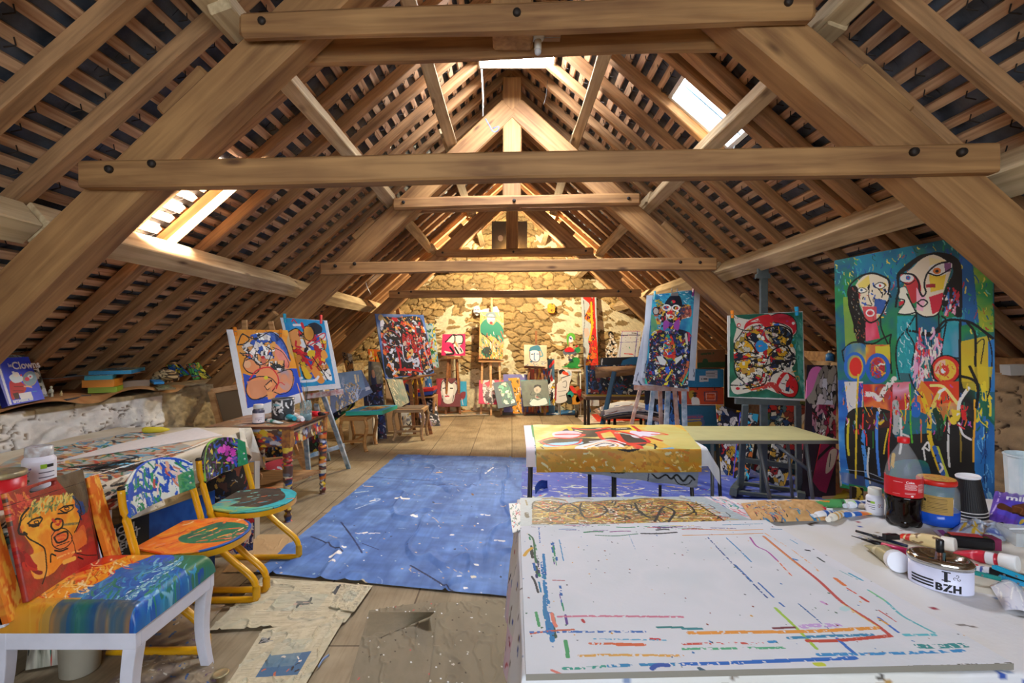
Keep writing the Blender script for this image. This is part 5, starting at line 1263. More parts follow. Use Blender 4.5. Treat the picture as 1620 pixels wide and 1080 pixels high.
sc3=Cv(120,130,'#4a3f36');sc3.tint(None,['#5a4a3e','#3f362e','#4a4038'],5,5,3);sc3.tint([(0,0),(.25,0),(.3,.4),(0,.5)],['#c8a030','#3a9aa8','#d8b040'],5,3,4);sc3.tint([(.7,.05),(1,.2),(1,.9),(.75,.95),(.86,.5)],['#2fa0b0','#3ab8c0','#1f8a98'],4,3,6);sc3.tint([(0,.0),(1,0),(1,.18),(0,.22)],['#3aa8a8','#4ab0a0','#c8b040'],5,5,8);sc3.strokes(None,24,['#2fa0b0','#6ac0b8','#d86a30'],18,3,.5,.6,6,dry=.4);sc3.line([(0,1),(.6,1)],.06,'#e86a28');sc3.line([(.05,.02),(.6,.0),(1,.3),(1,.7)],.03,'#1f7a68')
bc3=Cv(120,70,'#1f2420');bc3.strokes(None,200,['#161a18','#2a3428','#1c2a2c','#3a6a48','#6a3a88','#2a4aa8','#101210'],14,4,1.3,2.4,4);bc3.dots([(.5,.35),(.85,.2),(.85,.75),(.6,.9)],30,['#c83aa8','#d84ab8','#a82a90','#e060c0'],4,5);bc3.strokes(None,40,['#3aa858','#c8c040','#8a4ab0','#2a5ac8','#d8c030'],8,3,1,3,8);bc3.tint([(.88,0),(1,0),(1,1),(.82,1)],['#1f8a58','#2f9a60'],3,3,3,.9);bc3.line([(.02,.9),(.04,.4),(.2,.06),(.5,.0)],.03,'#8ac040')
school_chair(2.69,3.10,'yellow-framed school chair with black-violet back and turquoise-brown seat',sc3,bc3)
# ============================================================ THINGS UNDER THE LEFT TABLE
BLUEB=mat('#1c4a9a',.35,var=.25,vscale=5)
root=thing('shopping_bag',(-2.0,2.75,0),'blue shopping bag with black side panel and white letters under the left table','bag')
q1=qpx([(236,812),(340,775),(340,830),(236,872)],[2.62,2.95,2.95,2.62]);q1.c[2].z=0.0;q1.c[3].z=0.0
qA=Quad(q1.c[0],q1.c[1],q1.c[2],q1.c[3]);cbb=Cv(60,60,'#2050a8');cbb.tint(None,['#1a4490','#2a62b8','#1c4a9c','#3470c0'],4,5,3);picture('side',None,None,qA,cbb,.004,M_GLOSSY,parent=root)
qB=Quad(P(160,838,2.42),P(236,812,2.62),q1.c[3],Vector((P(160,838,2.42).x,2.42,0)))
fp_=picture('front_panel',None,None,qB,Cv(20,20,'#14161c'),.004,M_GLOSSY,parent=root)
wt=mat('#c8ccd0',.5)
ex=(qB.c[1]-qB.c[0]).normalized();
for i,(s_,px,py)in enumerate([('TION,',167,851),('SPORT',166,865),('TIÈRE',171,876),('SE',176,886)]):
    o=P(px,py,2.44);off=qB.n*.008
    t=((qB.c[0]-Vector((0,0,CZ))).dot(qB.n))/((o-Vector((0,0,CZ))).dot(qB.n));o=Vector((0,0,CZ))+(o-Vector((0,0,CZ)))*t
    text(s_,.052,(lambda o:(lambda x,y:o+ex*x*1.0+Vector((0,0,1))*y+off))(o),wt,fp_,bold=.03)
def absq(name,label,pts,Ys,base,cols,n,seed,W=None,thick=.02,kind='painting',ew=1.0,ecol='#14121a',extra=None,back=None,mix=None,floor=False,group=None):
    q=qpx(pts,Ys)
    if floor:q.c[2].z=q.c[3].z=0.0;q=Quad(*q.c)
    w=(q.c[1]-q.c[0]).length+(q.c[2]-q.c[3]).length;h=(q.c[3]-q.c[0]).length+(q.c[2]-q.c[1]).length
    pxw=max(abs(pts[1][0]-pts[0][0]),abs(pts[2][0]-pts[3][0]),12);pxh=max(abs(pts[3][1]-pts[0][1]),abs(pts[2][1]-pts[1][1]),12)
    W=W or int(min(300,max(30,pxw*1.3)));H=int(min(320,max(30,pxh*1.3)))
    c=Cv(W,H,base,q,(0,0,1))
    if n:c.vor(None,n,cols,ew,ecol,seed)
    if mix:c.strokes(None,mix[0],mix[1],mix[2],mix[3],seed=seed+1)
    if extra:extra(c)
    return picture(name,label,kind,q,c,thick,back=back,group=group)
absq('canvas','gold and black abstract canvas leaning under the far end of the left table',[(322,745),(402,730),(399,835),(322,850)],[3.25,3.38,3.38,3.25],'#2a2018',['#2a2018','#b8862a','#3a2a1c','#d0a040','#5a3020','#1c1814','#8a4a30'],60,3,floor=True,mix=(90,['#b8862a','#1a1612','#a83a30','#c8c0b0','#2a4a80','#c89a3a'],9,2.2),back='#3a6a90')
absq('canvas','narrow red, white and blue painting standing by the far table leg',[(360,812),(403,806),(400,866),(360,872)],[3.15,3.24,3.24,3.15],'#c8283a',['#c8283a','#e8e0e0','#2a4a9a','#3a2a60','#d04050'],40,5,floor=True,mix=(40,['#f0ece8','#2a3a80','#c02838'],8,2),back='#3a5a9a')
absq('canvas','back edge of a raw canvas frame standing at the end of the left table',[(403,729),(411,729),(411,858),(403,862)],[3.42,3.5,3.5,3.42],'#b8b0a0',[],0,5,floor=True,thick=.02)
absq('canvas','red canvas with white and black shapes standing below the daubed table',[(402,738),(452,722),(454,757),(428,768)],[4.7,4.9,4.9,4.7],'#c8202a',[],0,5,thick=.04,mix=(22,['#f0ece8','#1c1a1c','#c8c8c8','#303030'],9,3),back='#8a9098',floor=True)
absq('canvas','ochre, grey and black abstract canvas standing behind the red one',[(418,706),(449,702),(452,740),(422,744)],[5.1,5.1,5.1,5.1],'#c8b890',['#c8a040','#3a3a3a','#d8d0c0','#b03830','#2a4a70','#1c1c1c'],40,8,floor=True)
b=MB();p=PZ(127,1062,0);b.lathe(p,[(.055,0),(.068,.01),(.075,.21),(.078,.22),(.074,.22),(.06,.012),(.001,.011)],28)
tag(b.build('paint_bucket',mat('#b8b09c',.6,var=.1)),'off-white plastic bucket on the floor behind the painted chair','bucket')
c=Cv(90,60,'#b0ac98');c.tint(None,['#8a8a78','#c8c4b0','#a0988a','#bab69a'],5,6,3);c.strokes(None,30,['#2f5a48','#303028','#c04838','#d8d090'],14,3,seed=4)
q=zquad([(50,975),(95,975),(100,1050),(40,1060)],.01)
def rag(U,V):
    p=q.grid(U,V);p[...,2]+=.16*np.sin(U*np.pi)**.6*np.sin(V*np.pi)**.6*(.5+vnoise(*U.shape,4,5,8,3));return p
surf('paint_rag',c,rag,M_CLOTH,label='crumpled paint-smeared rag on the floor behind the painted chair',cat='rag')
# ============================================================ DAUBED SIDE TABLE
DAUB=['#d8b020','#c82a28','#2a4a8a','#7a2a30','#d8c8a0','#3a3a40','#e0c040','#b8b8c0','#8a4a30','#d87a30','#6a6a70']
def daub(W,H,seed,hor=True,base='#5a3a2c'):
    c=Cv(W,H,base);c.strokes(None,int(W*H/34),DAUB,6.5,4.2,0 if hor else 1.3,.5,seed);return c
root=thing('daubed_table',(-2.03,4.1,0),'small table with turned legs daubed all over in yellow, red and blue','table')
X0,X1,Y0,Y1,ZE=-2.36,-1.70,3.72,4.50,.745
c=Cv(110,120,'#a8764a');c.tint(None,['#a06a40','#b88858','#9a7a5a','#b0885c'],6,6,4);c.strokes(None,60,['#c85a3a','#c8c8c0','#3a3a3a','#b83a2a','#4a8a8a','#e0c8a0'],9,2.4,seed=6);c.line([(.96,0),(.98,1)],.05,'#c8482e',dry=.4)
q=Quad(Vector((X0,Y1,ZE)),Vector((X1,Y1,ZE)),Vector((X1,Y0,ZE)),Vector((X0,Y0,ZE)));picture('tabletop',None,None,q,c,.022,M_ATTR,parent=root,back='#6a3a24')
def wallq(a,b_,z0,z1):return Quad(Vector((a[0],a[1],z1)),Vector((b_[0],b_[1],z1)),Vector((b_[0],b_[1],z0)),Vector((a[0],a[1],z0)))
i_=.03
for a,b_,sd in(((X0+i_,Y0+i_),(X1-i_,Y0+i_),1),((X1-i_,Y0+i_),(X1-i_,Y1-i_),2),((X0+i_,Y1-i_),(X1-i_,Y1-i_),3),((X0+i_,Y0+i_),(X0+i_,Y1-i_),4)):
    cc_=daub(100,26,sd,sd!=2)
    if sd==2:cc_.line([(0,.15),(1,.15)],.02,'#1c1816');cc_.line([(0,.28),(1,.28)],.015,'#e0c8a0');
    picture('apron',None,None,wallq(a,b_,.58,.723),cc_,.02,M_ATTR,parent=root)
legp=[(.034,.0),(.020,.01),(.027,.03),(.030,.05),(.018,.07),(.030,.09),(.022,.11),(.028,.14),(.033,.18),(.033,.30),(.038,.42),(.038,.44),(.024,.455),(.040,.47),(.026,.49),(.038,.51),(.038,.58)]
def lathe_surf(name,cv,base,prof,parent,m=None):
    hs=np.array([h for r,h in prof]);rs=np.array([r for r,h in prof])
    def fn(U,V):
        h=hs[-1]*(1-V);r=np.interp(h,hs,rs);t=U*2*np.pi;return np.stack([base[0]+r*np.cos(t),base[1]+r*np.sin(t),base[2]+h],-1)
    return surf(name,cv,fn,m or M_ATTR,parent)
for k,(x,y)in enumerate(((X1-.045,Y0+.045),(X1-.045,Y1-.045),(X0+.045,Y0+.045),(X0+.045,Y1-.045))):
    lathe_surf('leg',daub(24,90,11+k,True,'#5f4030'),(x,y,0),legp,root)
    b=MB();b.box((x-.032,y-.032,.575),(x+.032,y+.032,.722));b.build('leg_block',mat('#7a4a34',.6,h2='#b87a30',vscale=40),root)
b=MB();b.prism([(X0+.05,Y0+.05,.20),(X1-.04,Y0+.05,.20),(X1-.16,(Y0+Y1)/2,.20),(X1-.04,Y1-.05,.20),(X0+.05,Y1-.05,.20)],(0,0,.02));b.build('shelf',OAK2,root)
p=PZ(409,673,ZE);white=P(409,673,3.86);jb2=Vector((white.x,3.86,ZE))
root=thing('ink_jar',jb2,'dark grey jar with white label and translucent cap on the daubed table','jar')
b=MB();b.lathe(jb2,[(.040,0),(.044,.005),(.044,.105),(.034,.122)],24);b.build('body',mat('#4c4c5c',.3),root)
b=MB();b.lathe(jb2,[(.035,.120),(.037,.124),(.037,.152),(.034,.155)],24);b.build('cap',mat('#cfd0cc',.35),root)
a=face_ang(jb2);c=Cv(60,40,'#e8e2e6');fineprint(c,.3,.7,.5,.8,2,'#9a8aa0',.02,3);c.dots([(.5,.65),(.75,.65),(.75,.9),(.5,.9)],5,['#404050','#c8b040'],1.6,3);band('label',c,jb2,.0446,a-1.4,a+1.4,.012,.088,root)
tb2=Vector((P(448,650,4.1).x,4.1,ZE))
root=thing('paint_pot',tb2,'metal pot splashed black and white on the daubed table','pot')
c=Cv(90,50,'#3a3c40');c.strokes([(0,0),(1,0),(1,.6),(0,.6)],40,['#e8eaea','#d8dcdc','#c8ccd0'],10,3.2,1.5,.8,5);c.strokes(None,26,['#141416','#f0f0f0','#202024'],12,2.6,1.5,.5,8);c.dots([(.55,.2),(.75,.2),(.7,.5)],5,['#7ab8c8'],3,3)
lathe_surf('body',c,tb2,[(.085,0),(.089,.01),(.089,.17)],root)
b=MB();b.lathe(tb2,[(.089,.165),(.092,.169),(.092,.175),(.086,.176),(.084,.165)],32);b.build('rim',mat('#9aa0a4',.3,.8),root)
gj=Vector((P(484,655,4.02).x,4.02,ZE))
root=thing('brush_jar',gj,'greenish glass jar of brushes on the daubed table','jar')
b=MB();b.lathe(gj,[(.042,0),(.047,.006),(.047,.13),(.040,.15),(.040,.165)],24);b.build('body',mat('#a8c4c0',.05,alpha=.35,coat=.5),root)
b=MB();b.lathe(gj,[(.040,.005),(.044,.01),(.044,.06)],20);b.build('paint_water',mat('#5a7a78',.2),root)
for k,(x,y,col,r)in enumerate([(470,606,'#d8a070',.004),(474,616,'#c8845a',.003),(479,610,'#d09068',.003),(487,612,'#26282c',.003),(485,602,'#3a6a60',.0025)]):
    b=MB();s=Vector((gj.x+random.Random(k).uniform(-.02,.02),gj.y,ZE+.02));e_=P(x,y,4.0);b.tube([s,s.lerp(e_,.8),e_],r,8,rs=[r,r,r*.6])
    tag(b.build('paintbrush',mat(col,.4)),['pale wooden brush leaning farthest left in the glass jar','short reddish brush handle in the glass jar','thin tan brush handle in the middle of the glass jar','black brush handle at the right in the glass jar','thin green brush handle, tallest in the glass jar'][k],'brush','brushes in the glass jar')
def tube2(label,a,b_,r,cvs,capc,z=ZE,ymid=4.0):
    return paint_tube(label,a,b_,r,cvs,capc,z=z,group='paint tubes on the daubed table',flat=.7)
tube2('turquoise paint tube on the daubed table',(466,668),(434,652),.030,tcv('#3ab0c0',[(.3,.55,'#e8f0f0'),(.7,.75,'#e8f0f0')]),'#2a98a8')
tube2('red and white paint tube lying across the daubed table',(479,669),(452,652),.028,tcv('#f0e8e4',[(.55,1,'#e0482c')],['#e0482c'],4),'#f0f0ee')
tube2('second turquoise tube behind the red and white one',(486,664),(474,657),.018,tcv('#2f98a8'),'#38a8b8')
tube2('dark green-capped tube lying left of the turquoise one',(421,668),(446,671),.020,tcv('#c8d0cc',[(.3,.5,'#3a7a68')]),'#1f4a48')
tube2('pale tube with white body behind the turquoise tube',(444,660),(428,664),.016,tcv('#d8dce0',[(.3,.5,'#8aa0a8')]),'#c8ccd0')
b=MB();p,e_=P(492,651,4.25),P(514,653,4.2);p.z=e_.z=ZE+.024;b.tube([p,p.lerp(e_,.6)],.022,12);root=b.build('marker_pen',mat('#d81f2c',.35),None);tag(root,'fat red marker with black end at the back of the daubed table','marker')
b=MB();b.tube([p.lerp(e_,.6),e_],.018,12,rs=[.018,.010]);b.build('cap',mat('#1a1a1c',.4),root)
b=MB();g0=P(474,668,3.95);g0.z=ZE;b.lathe(g0,[(.018,0),(.022,.004),(.022,.05),(.0205,.05),(.019,.006)],20);tag(b.build('glass_tumbler',mat('#dfe8e8',.05,alpha=.3)),'small clear glass tumbler in front of the brush jar','glass')
# ============================================================ WALL SHELF AT THE LEFT
ZL=.985
c=Cv(300,60,'#b8824e');c.tint(None,['#a8743f','#c8945c','#b07a44','#d0a068'],4,16,5)
def kraft(U,V):
    Y=2.2+U*2.15;edge=.05*np.sin(Y*6.5)+.03*np.sin(Y*17);X=-3.45+V*(.525+edge*.4)
    Z=ZL+.034+.012*np.sin(Y*9+V*5)-np.clip(V-.86,0,1)*.25*(.6+.6*np.sin(Y*8));return np.stack([X,Y,Z],-1)
surf('kraft_paper',c,kraft,M_CLOTH,label='crinkled brown paper lining the top of the whitewashed left wall',cat='paper')
q=qpx([(-22,553),(52,556),(78,632),(-8,646)],[2.95,3.25,3.22,2.92])
c=Cv(80,90,'#9aa8a8');c.tint(None,['#8a9898','#b8c8c8','#7a8888','#a8b8b4'],6,6,3);c.strokes([(0,0),(1,0),(1,.14),(0,.14)],26,['#d8f0f0','#8ad0d0','#e8f4f4'],8,4,1.2,1,4);c.dots([(.85,.3),(1,.3),(1,1),(.85,1)],24,['#e8ece8','#303838','#c8d0cc'],4,4)
picture('wrapped_picture','grey foil-wrapped rounded picture behind the clown book','picture',q,c,.03)
qk=qpx([(-14,567),(45,564),(71,631),(13,642)],[2.86,3.12,3.08,2.84])
root=thing('clown_book',qk.at(.5,1),'blue picture book with a clown cover leaning on the left wall top','book')
c=Cv(170,190,'#2038c8',qk,(0,540,9));c.tint(None,['#1f34c0','#2c48dc','#2440d0'],3,3,3)
c.poly([(-100,250),(0,300),(180,900),(100,930),(-100,500)],'#6a78d0');c.line([(0,400),(150,880)],26,'#dfe4f4')
c.poly([(150,560),(300,580),(370,650),(350,720),(260,760),(180,830),(140,690)],'#c02a3a',True);c.line([(200,640),(340,640)],8,'#701828');c.line([(190,700),(330,700)],8,'#801c2c');c.poly([(130,510),(200,460),(310,490),(320,560),(210,590)],'#d8e8f0',True);c.ell(230,470,42,36,'#f0e8e4');c.poly([(165,430),(200,425),(230,470),(190,480)],'#e8ece8')
c.ell(300,480,16,14,'#e03040');c.ell(425,530,100,108,'#c8b048',rot=.4);c.ell(427,528,92,102,'#7fa0b0',rot=.4);c.ell(430,500,40,34,'#d8e4e8');c.ell(385,535,34,30,'#e0405a');c.ell(430,500,14,12,'#e03048');c.line([(345,640),(400,640),(450,650)],16,'#d8a890')
c.poly([(265,740),(440,712),(470,800),(300,822)],'#dfe0e4');c.poly([(180,840),(470,790),(475,830),(200,880)],'#c8d4e4',dry=.3);c.poly([(180,740),(260,720),(280,810),(220,820)],'#3a1c28');c.line([(460,715),(520,705)],8,'#3a90d0')
cvr=picture('cover',None,None,qk,c,.035,M_GLOSSY,parent=root,back='#2a3cb0')
wq=mat('#f4f4f8',.4)
def book_txt(s_,size,px,py,bold=.02,m_=None):
    u,v=qk.uv(px,py);o=qk.at(u,v)+qk.n*.004;ex_=(qk.c[1]-qk.c[0]).normalized();ey_=(qk.c[0]-qk.c[3]).normalized()
    text(s_,size,lambda x,y:o+ex_*x+ey_*y,m_ or wq,cvr,bold=bold)
book_txt('Clowns',.068,19.5,584.5,.03);book_txt('les',.035,12.5,581,.02)
def figurine(px,py,Y,h,label,col,robe):
    p=P(px,py,Y);p.z=ZL+.03;root=thing('figurine',p,label,'figurine','small figurines on the wall top')
    b=MB();b.lathe(p,[(h*.17,0),(h*.18,h*.04),(h*.12,h*.08),(h*.13,h*.2),(h*.11,h*.45),(h*.15,h*.62),(h*.13,h*.72),(h*.05,h*.78),(h*.05,h*.8)],14,sx=1.15,sy=.8);b.ball(p+Vector((0,0,h*.89)),h*.085,10,1.2)
    b.tube([p+Vector((-h*.13,0,h*.68)),p+Vector((-h*.2,-.004,h*.5)),p+Vector((-h*.08,-h*.12,h*.45))],h*.035,8);b.tube([p+Vector((h*.13,0,h*.68)),p+Vector((h*.2,-.004,h*.52)),p+Vector((h*.08,-h*.12,h*.5))],h*.035,8)
    b.build('body',mat(col,.5,var=.1,vscale=60),root)
    b=MB();b.lathe(p+Vector((0,-h*.05,h*.1)),[(h*.08,0),(h*.07,h*.35)],12);b.build('robe',mat(robe,.6),root)
    return root
figurine(81,627,3.24,.088,'white robed figurine standing next to the clown book','#e0dcc0','#6a5a48');figurine(97,631,3.3,.050,'small cream angel figurine right of the taller one','#dfcf98','#d8c890')
def slab(label,cpx,cpy,Y,z0,dx,dy,dz,yaw,top,side,name='small_canvas',cat='canvas',cols=None):
    c0=P(cpx,cpy,Y);co,si=math.cos(yaw),math.sin(yaw)
    pt=lambda u,v,z:Vector((c0.x+u*co-v*si,c0.y+u*si+v*co,z))
    q=Quad(pt(-dx/2,dy/2,z0+dz),pt(dx/2,dy/2,z0+dz),pt(dx/2,-dy/2,z0+dz),pt(-dx/2,-dy/2,z0+dz))
    c=Cv(40,40,top);
    if cols:c.strokes(None,60,cols,9,3,seed=4)
    return picture(name,label,cat,q,c,dz,back=side,group='small canvases stacked on the wall top')
z=ZL+.03
slab('lime green edged small canvas, lowest of the stack on the wall top',168,622,3.72,z,.17,.21,.042,.5,'#a8b82a','#9ab81f')
slab('orange edged small canvas above the lime green one',163,612,3.70,z+.044,.19,.22,.055,.45,'#e89a20','#e8921c')
slab('turquoise edged small canvas above the orange one',160,604,3.72,z+.101,.16,.34,.03,.62,'#2a98a8','#2090a0',cols=['#e8f0f0','#3ab0b8','#d0e8e8'])
slab('long blue edged canvas, topmost of the stack on the wall top',188,596,3.95,z+.133,.26,.55,.028,.5,'#3a88a8','#1f90c0',cols=['#8ab8b8','#c8c890','#3a7aa0','#e0e8e0'])
slab('large pale board lying slantwise behind the stacked canvases',150,595,3.95,z+.10,.18,1.1,.02,.1,'#8fb0c0','#9a6a48',cols=['#c8d8e0','#7a9ab0'],name='board',cat='board')
slab('bright blue slat at the right of the stacked canvases',248,601,4.15,z+.03,.07,.36,.02,.72,'#3a98d8','#2a8ccc',name='slat',cat='slat')
slab('grey wooden block behind the lime canvas',209,612,4.0,z,.08,.22,.06,-.5,'#a89888','#9a8672',name='wood_block',cat='block')
slab('dark flat slate lying beside the figurines',112,634,3.32,z-.006,.10,.30,.01,.3,'#5a5c60','#4a4c50',name='flat_stone',cat='slate')
slab('flat green-painted palette at the end of the white wall top',258,611,4.1,z-.01,.12,.42,.012,.75,'#8a9068','#7a6a48',name='palette',cat='palette',cols=['#6a8a50','#c8b890','#8a5a3a'])
c=Cv(60,60,'#b89a68');c.vor(None,80,['#c8aa78','#b08c58','#d8c090'],1.2,'#4a3620',3)
pc=P(262,592,4.35)
def rock(U,V):
    t=U*2*np.pi;ph=V*np.pi;n=.85+.3*vnoise(*U.shape,6,6,3,2);n[:,-1]=n[:,0]
    return np.stack([pc.x+.11*n*np.sin(ph)*np.cos(t),pc.y+.09*n*np.sin(ph)*np.sin(t),ZL+.10+.065*n*np.cos(ph)],-1)
surf('coral',c,rock,M_STONE,label='crinkled beige coral lump on the left wall top',cat='coral')
absq('small_painting','small blue-yellow painting leaning behind the coral on the wall top',[(262,577),(284,576),(300,592),(272,598)],[4.5,4.5,4.45,4.45],'#2a50b0',['#2a50b0','#d8c838','#3a8a50','#2a70c0'],30,4,thick=.012)
absq('small_painting','small green and yellow painting leaning at the end of the white wall',[(294,576),(314,573),(333,597),(306,600)],[4.62,4.68,4.62,4.56],'#5aa040',['#4aa048','#e0d040','#8ac850','#c86a40','#3a90a0'],34,6,thick=.012)
# ============================================================ FLOOR COVERINGS
def floorsheet(name,label,cat,pts,z,cvs,amp=.004,m=None,seed=3,thick=0.0):
    q=zquad(pts,z)
    def fn(U,V):
        p=q.grid(U,V);n=vnoise(*U.shape,5,7,seed,4);r=np.abs(vnoise(*U.shape,4,5,seed+1,3)-.5);p[...,2]+=amp*n+amp*1.6*np.clip(.06-r,0,1)/.06;return p
    return surf(name,cvs,fn,m or M_CLOTH,label=label,cat=cat)
def tarp_cv(pts,z,W,H,cols,seed,specks,streak):
    c=Cv(W,H,cols[0],zquad(pts,z),(0,0,1));c.tint(None,cols,9,7,seed)
    n=vnoise(H,W,60,9,seed+3,3);c.a*=(1+(n[...,None]-.5)*.22)
    n=vnoise(H,W,12,90,seed+4,2);c.a*=(1+(n[...,None]-.5)*.12)
    c.dots(None,specks,['#c8d0d8','#d8c0a0','#e8e8e8','#c8a070','#304060','#9ab8c8','#2a3040'],1.2,seed);c.strokes(None,streak,['#a8b0b8','#c0a890','#7f98c8','#8ab8c8','#bcae98'],16,1.2,.2,1.6,seed+1,dry=.45)
    return c
TB=['#4a6eb0','#587ebe','#486aa8','#6488c4','#5276b4']
P1=[(630,719),(834,724),(804,944),(404,906)]
c=tarp_cv(P1,.006,330,520,TB,5,130,60)
c.z=(540,720,3);c.k/=3
bunch(c,[([(80,102),(300,115),(420,122)],5,'#20305c'),([(400,140),(540,150),(640,145)],4,'#26386a'),([(330,525),(440,590),(550,660)],5,'#1c2a50'),([(0,320),(60,400),(100,465)],5,'#26386a'),([(100,420),(180,450)],3,'#26386a'),([(60,260),(180,215),(160,210)],6,'#a8bcd8',.4),([(680,90),(720,60)],9,'#d8dce0',.4),([(260,206),(320,210)],12,'#ece8e0'),([(335,296),(355,296)],13,'#f0ece8'),([(665,285),(700,287)],10,'#d8dce0',.3),([(70,178),(125,172)],11,'#a0b8d0',.3),([(110,148),(150,150)],6,'#d8c0a0'),([(140,220),(160,215)],10,'#e8e4dc'),([(455,85),(475,83)],12,'#c8a070',.3),([(60,372),(180,372)],7,'#d0d4e0',.45),([(730,405),(770,408)],10,'#c8ccd4',.4),([(10,438),(20,438)],9,'#e8e8e8'),([(555,582),(563,582)],10,'#f0f0f0'),([(620,580),(632,578)],8,'#e8e0c8'),([(585,630),(592,630)],8,'#f0f0f0'),([(635,520),(645,521)],8,'#e8e8e8'),([(100,605),(115,607)],9,'#c8b890'),([(520,380),(530,380)],8,'#e0e0e0'),([(105,370),(120,368)],9,'#e8e4e0'),([(620,185),(625,190)],9,'#7a5a3a'),([(435,225),(440,227)],7,'#303030')])
c.z=(200,820,4.5);c.k/=1.5;bunch(c,[([(1320,135),(1400,165),(1460,200),(1540,235)],8,'#1c2a50'),([(1540,40),(1580,100),(1620,150)],6,'#1c2a50'),([(1460,275),(1520,250)],20,'#f0ece4'),([(1450,315),(1480,310)],12,'#e8e4dc'),([(1540,210),(1565,205)],8,'#f0ece4')])
floorsheet('tarpaulin','bright blue tarpaulin spread over the middle of the floor','tarpaulin',P1,.006,c,.010)
X2=[Vector((.12,5.62,.004)),Vector((2.9,5.35,.004)),Vector((2.9,2.2,.004)),Vector((.03,2.7,.004))]
q2=Quad(*X2);c=Cv(420,460,'#4458b0');c.tint(None,['#3c4ca4','#5264b8','#4456b0','#6070b8','#3a489c'],12,10,8);c.strokes(None,420,['#a8a890','#6a7ac0','#8a9070','#b8b8c8','#3848a0','#3a4ca8','#c8b060'],16,2.2,.15,.8,6,dry=.38);c.dots(None,260,['#e8d060','#d83a50','#e8e8e8','#d8d8a0','#303040'],1.4,4)
c.strokes([(0,.3),(.6,.3),(.6,.9),(0,.9)],260,['#c8c8a0','#8aa890','#d8d8c8','#a8b8b8','#6a88b8'],16,2.4,.1,.9,12,dry=.35)
def t2(U,V):
    p=q2.grid(U,V);n=vnoise(*U.shape,26,8,5,3);p[...,2]+=.014*n;return p
surf('tarpaulin',c,t2,M_CLOTH,label='violet-blue paint-streaked tarpaulin on the floor under the steel tables',cat='tarpaulin')
c=Cv(60,40,'#2a4a98');c.tint(None,['#1f3a80','#3458b0'],4,4,3)
q=Quad(P(846,770,4.45),P(866,756,4.6),PZ(866,770,.006),PZ(847,783,.006))
surf('tarp_fold',c,lambda U,V:q.grid(U,V)+np.stack([0*U,.02*np.sin(U*5),.02*np.sin(U*4)],-1),M_CLOTH,label='turned-up corner of blue sheeting left under the orange canvas',cat='tarpaulin')
def paper_cv(W,H,base,seed,ink='#6a6458',pics=()):
    c=Cv(W,H,base);c.tint(None,['#c4b898','#d0c5a6','#bfb394','#cdc2a4','#b8b094'],7,7,seed)
    r=random.Random(seed)
    for col in range(5):
        x0=.04+col*.19
        y=.04
        while y<.96:
            if r.random()<.55:c.line([(x0,y),(x0+.15*r.uniform(.7,1),y)],.004,ink,False,.3,.35)
            y+=.022
    for(x,y,w,h,cols)in pics:
        c.poly([(x,y),(x+w,y),(x+w,y+h),(x,y+h)],cols[0]);m=c.mask([(x,y),(x+w,y),(x+w,y+h),(x,y+h)]);c.strokes(m,10,cols,9,4,0,3,seed)
    c.tint([(.3,.3),(.7,.3),(.7,.7),(.3,.7)],['#8aa098','#a8b0a0','#b8b09a'],6,6,seed+3,.35)
    return c
floorsheet('newspaper','large yellowed newspaper sheet spread below the tarpaulin corner','newspaper',[(413,914),(590,926),(546,985),(330,998)],.010,paper_cv(260,160,'#c8bc9c',3,pics=[(.72,.05,.22,.26,['#4a4a4c','#c8a898','#2c2c30','#d8d0c0']),(.48,.48,.12,.12,['#5a5a58','#c09888','#303030']),(.80,.50,.14,.12,['#6a7a5a','#c8a898','#3a3a48'])]),.006)
floorsheet('newspaper','newspaper page with colour photo nearest the bottom edge','newspaper',[(416,996),(548,974),(478,1092),(352,1095)],.016,paper_cv(200,190,'#cec2a2',7,pics=[(.30,.52,.52,.30,['#4a6a8a','#c86a50','#d8a080','#3a3030','#e0d0c0']),(.06,.2,.10,.08,['#3a3a3a','#8a8a88'])]),.006)
floorsheet('newspaper','torn newspaper scrap beside the tarpaulin edge','newspaper',[(540,925),(590,926),(560,968),(520,960)],.020,paper_cv(70,60,'#d0c4a4',9),.005)
c=Cv(120,160,'#7c7058');c.tint(None,['#786c55','#867a63','#7e725b'],4,4,3);c.dots(None,60,['#4a3c2c','#c8c0b0','#d84a50','#e8e8e8'],1.1,3);c.line([(.1,.0),(.12,.02)],.02,'#e8e4dc')
floorsheet('cardboard','grey-brown cardboard sheet with a lifted flap on the floor','cardboard',[(584,966),(694,949),(676,1095),(548,1095)],.010,c,.004,seed=8)
c=Cv(120,160,'#80745c');c.tint(None,['#7a6e58','#887c64','#80745c'],4,4,7);c.dots(None,70,['#4a3c2c','#c8c0b0','#e8e8e8'],1.1,5)
floorsheet('cardboard','grey-brown cardboard sheet against the white-sheeted table','cardboard',[(694,954),(812,946),(840,1095),(677,1095)],.006,c,.003,seed=9)
q=Quad(PZ(583,968,.012),PZ(688,968,.09),PZ(680,975,.02),PZ(577,1018,.012));c=Cv(70,40,'#7c7058');c.grain(.05)
surf('cardboard_flap',c,q.grid,M_CLOTH,label='bent-up corner flap of cardboard casting a dark edge',cat='cardboard')
c=Cv(90,60,'#b89a6c');c.tint(None,['#b09064','#c0a276'],3,3,3)
floorsheet('cardboard','tan cardboard sheet under the farther yellow chair','cardboard',[(400,845),(470,845),(440,905),(352,905)],.004,c,.002)
c=Cv(120,90,'#8f7c60');c.tint(None,['#7f6c54','#9f8c70','#6f5f54','#8f8070'],4,4,5);c.strokes(None,40,['#3a5a8a','#5a3a60','#c8c0b0'],12,2,seed=5,dry=.5)
floorsheet('cardboard','paint-smeared dark board on the floor under the painted chair','cardboard',[(220,935),(370,938),(300,1030),(110,1040)],.006,c,.003,seed=12)
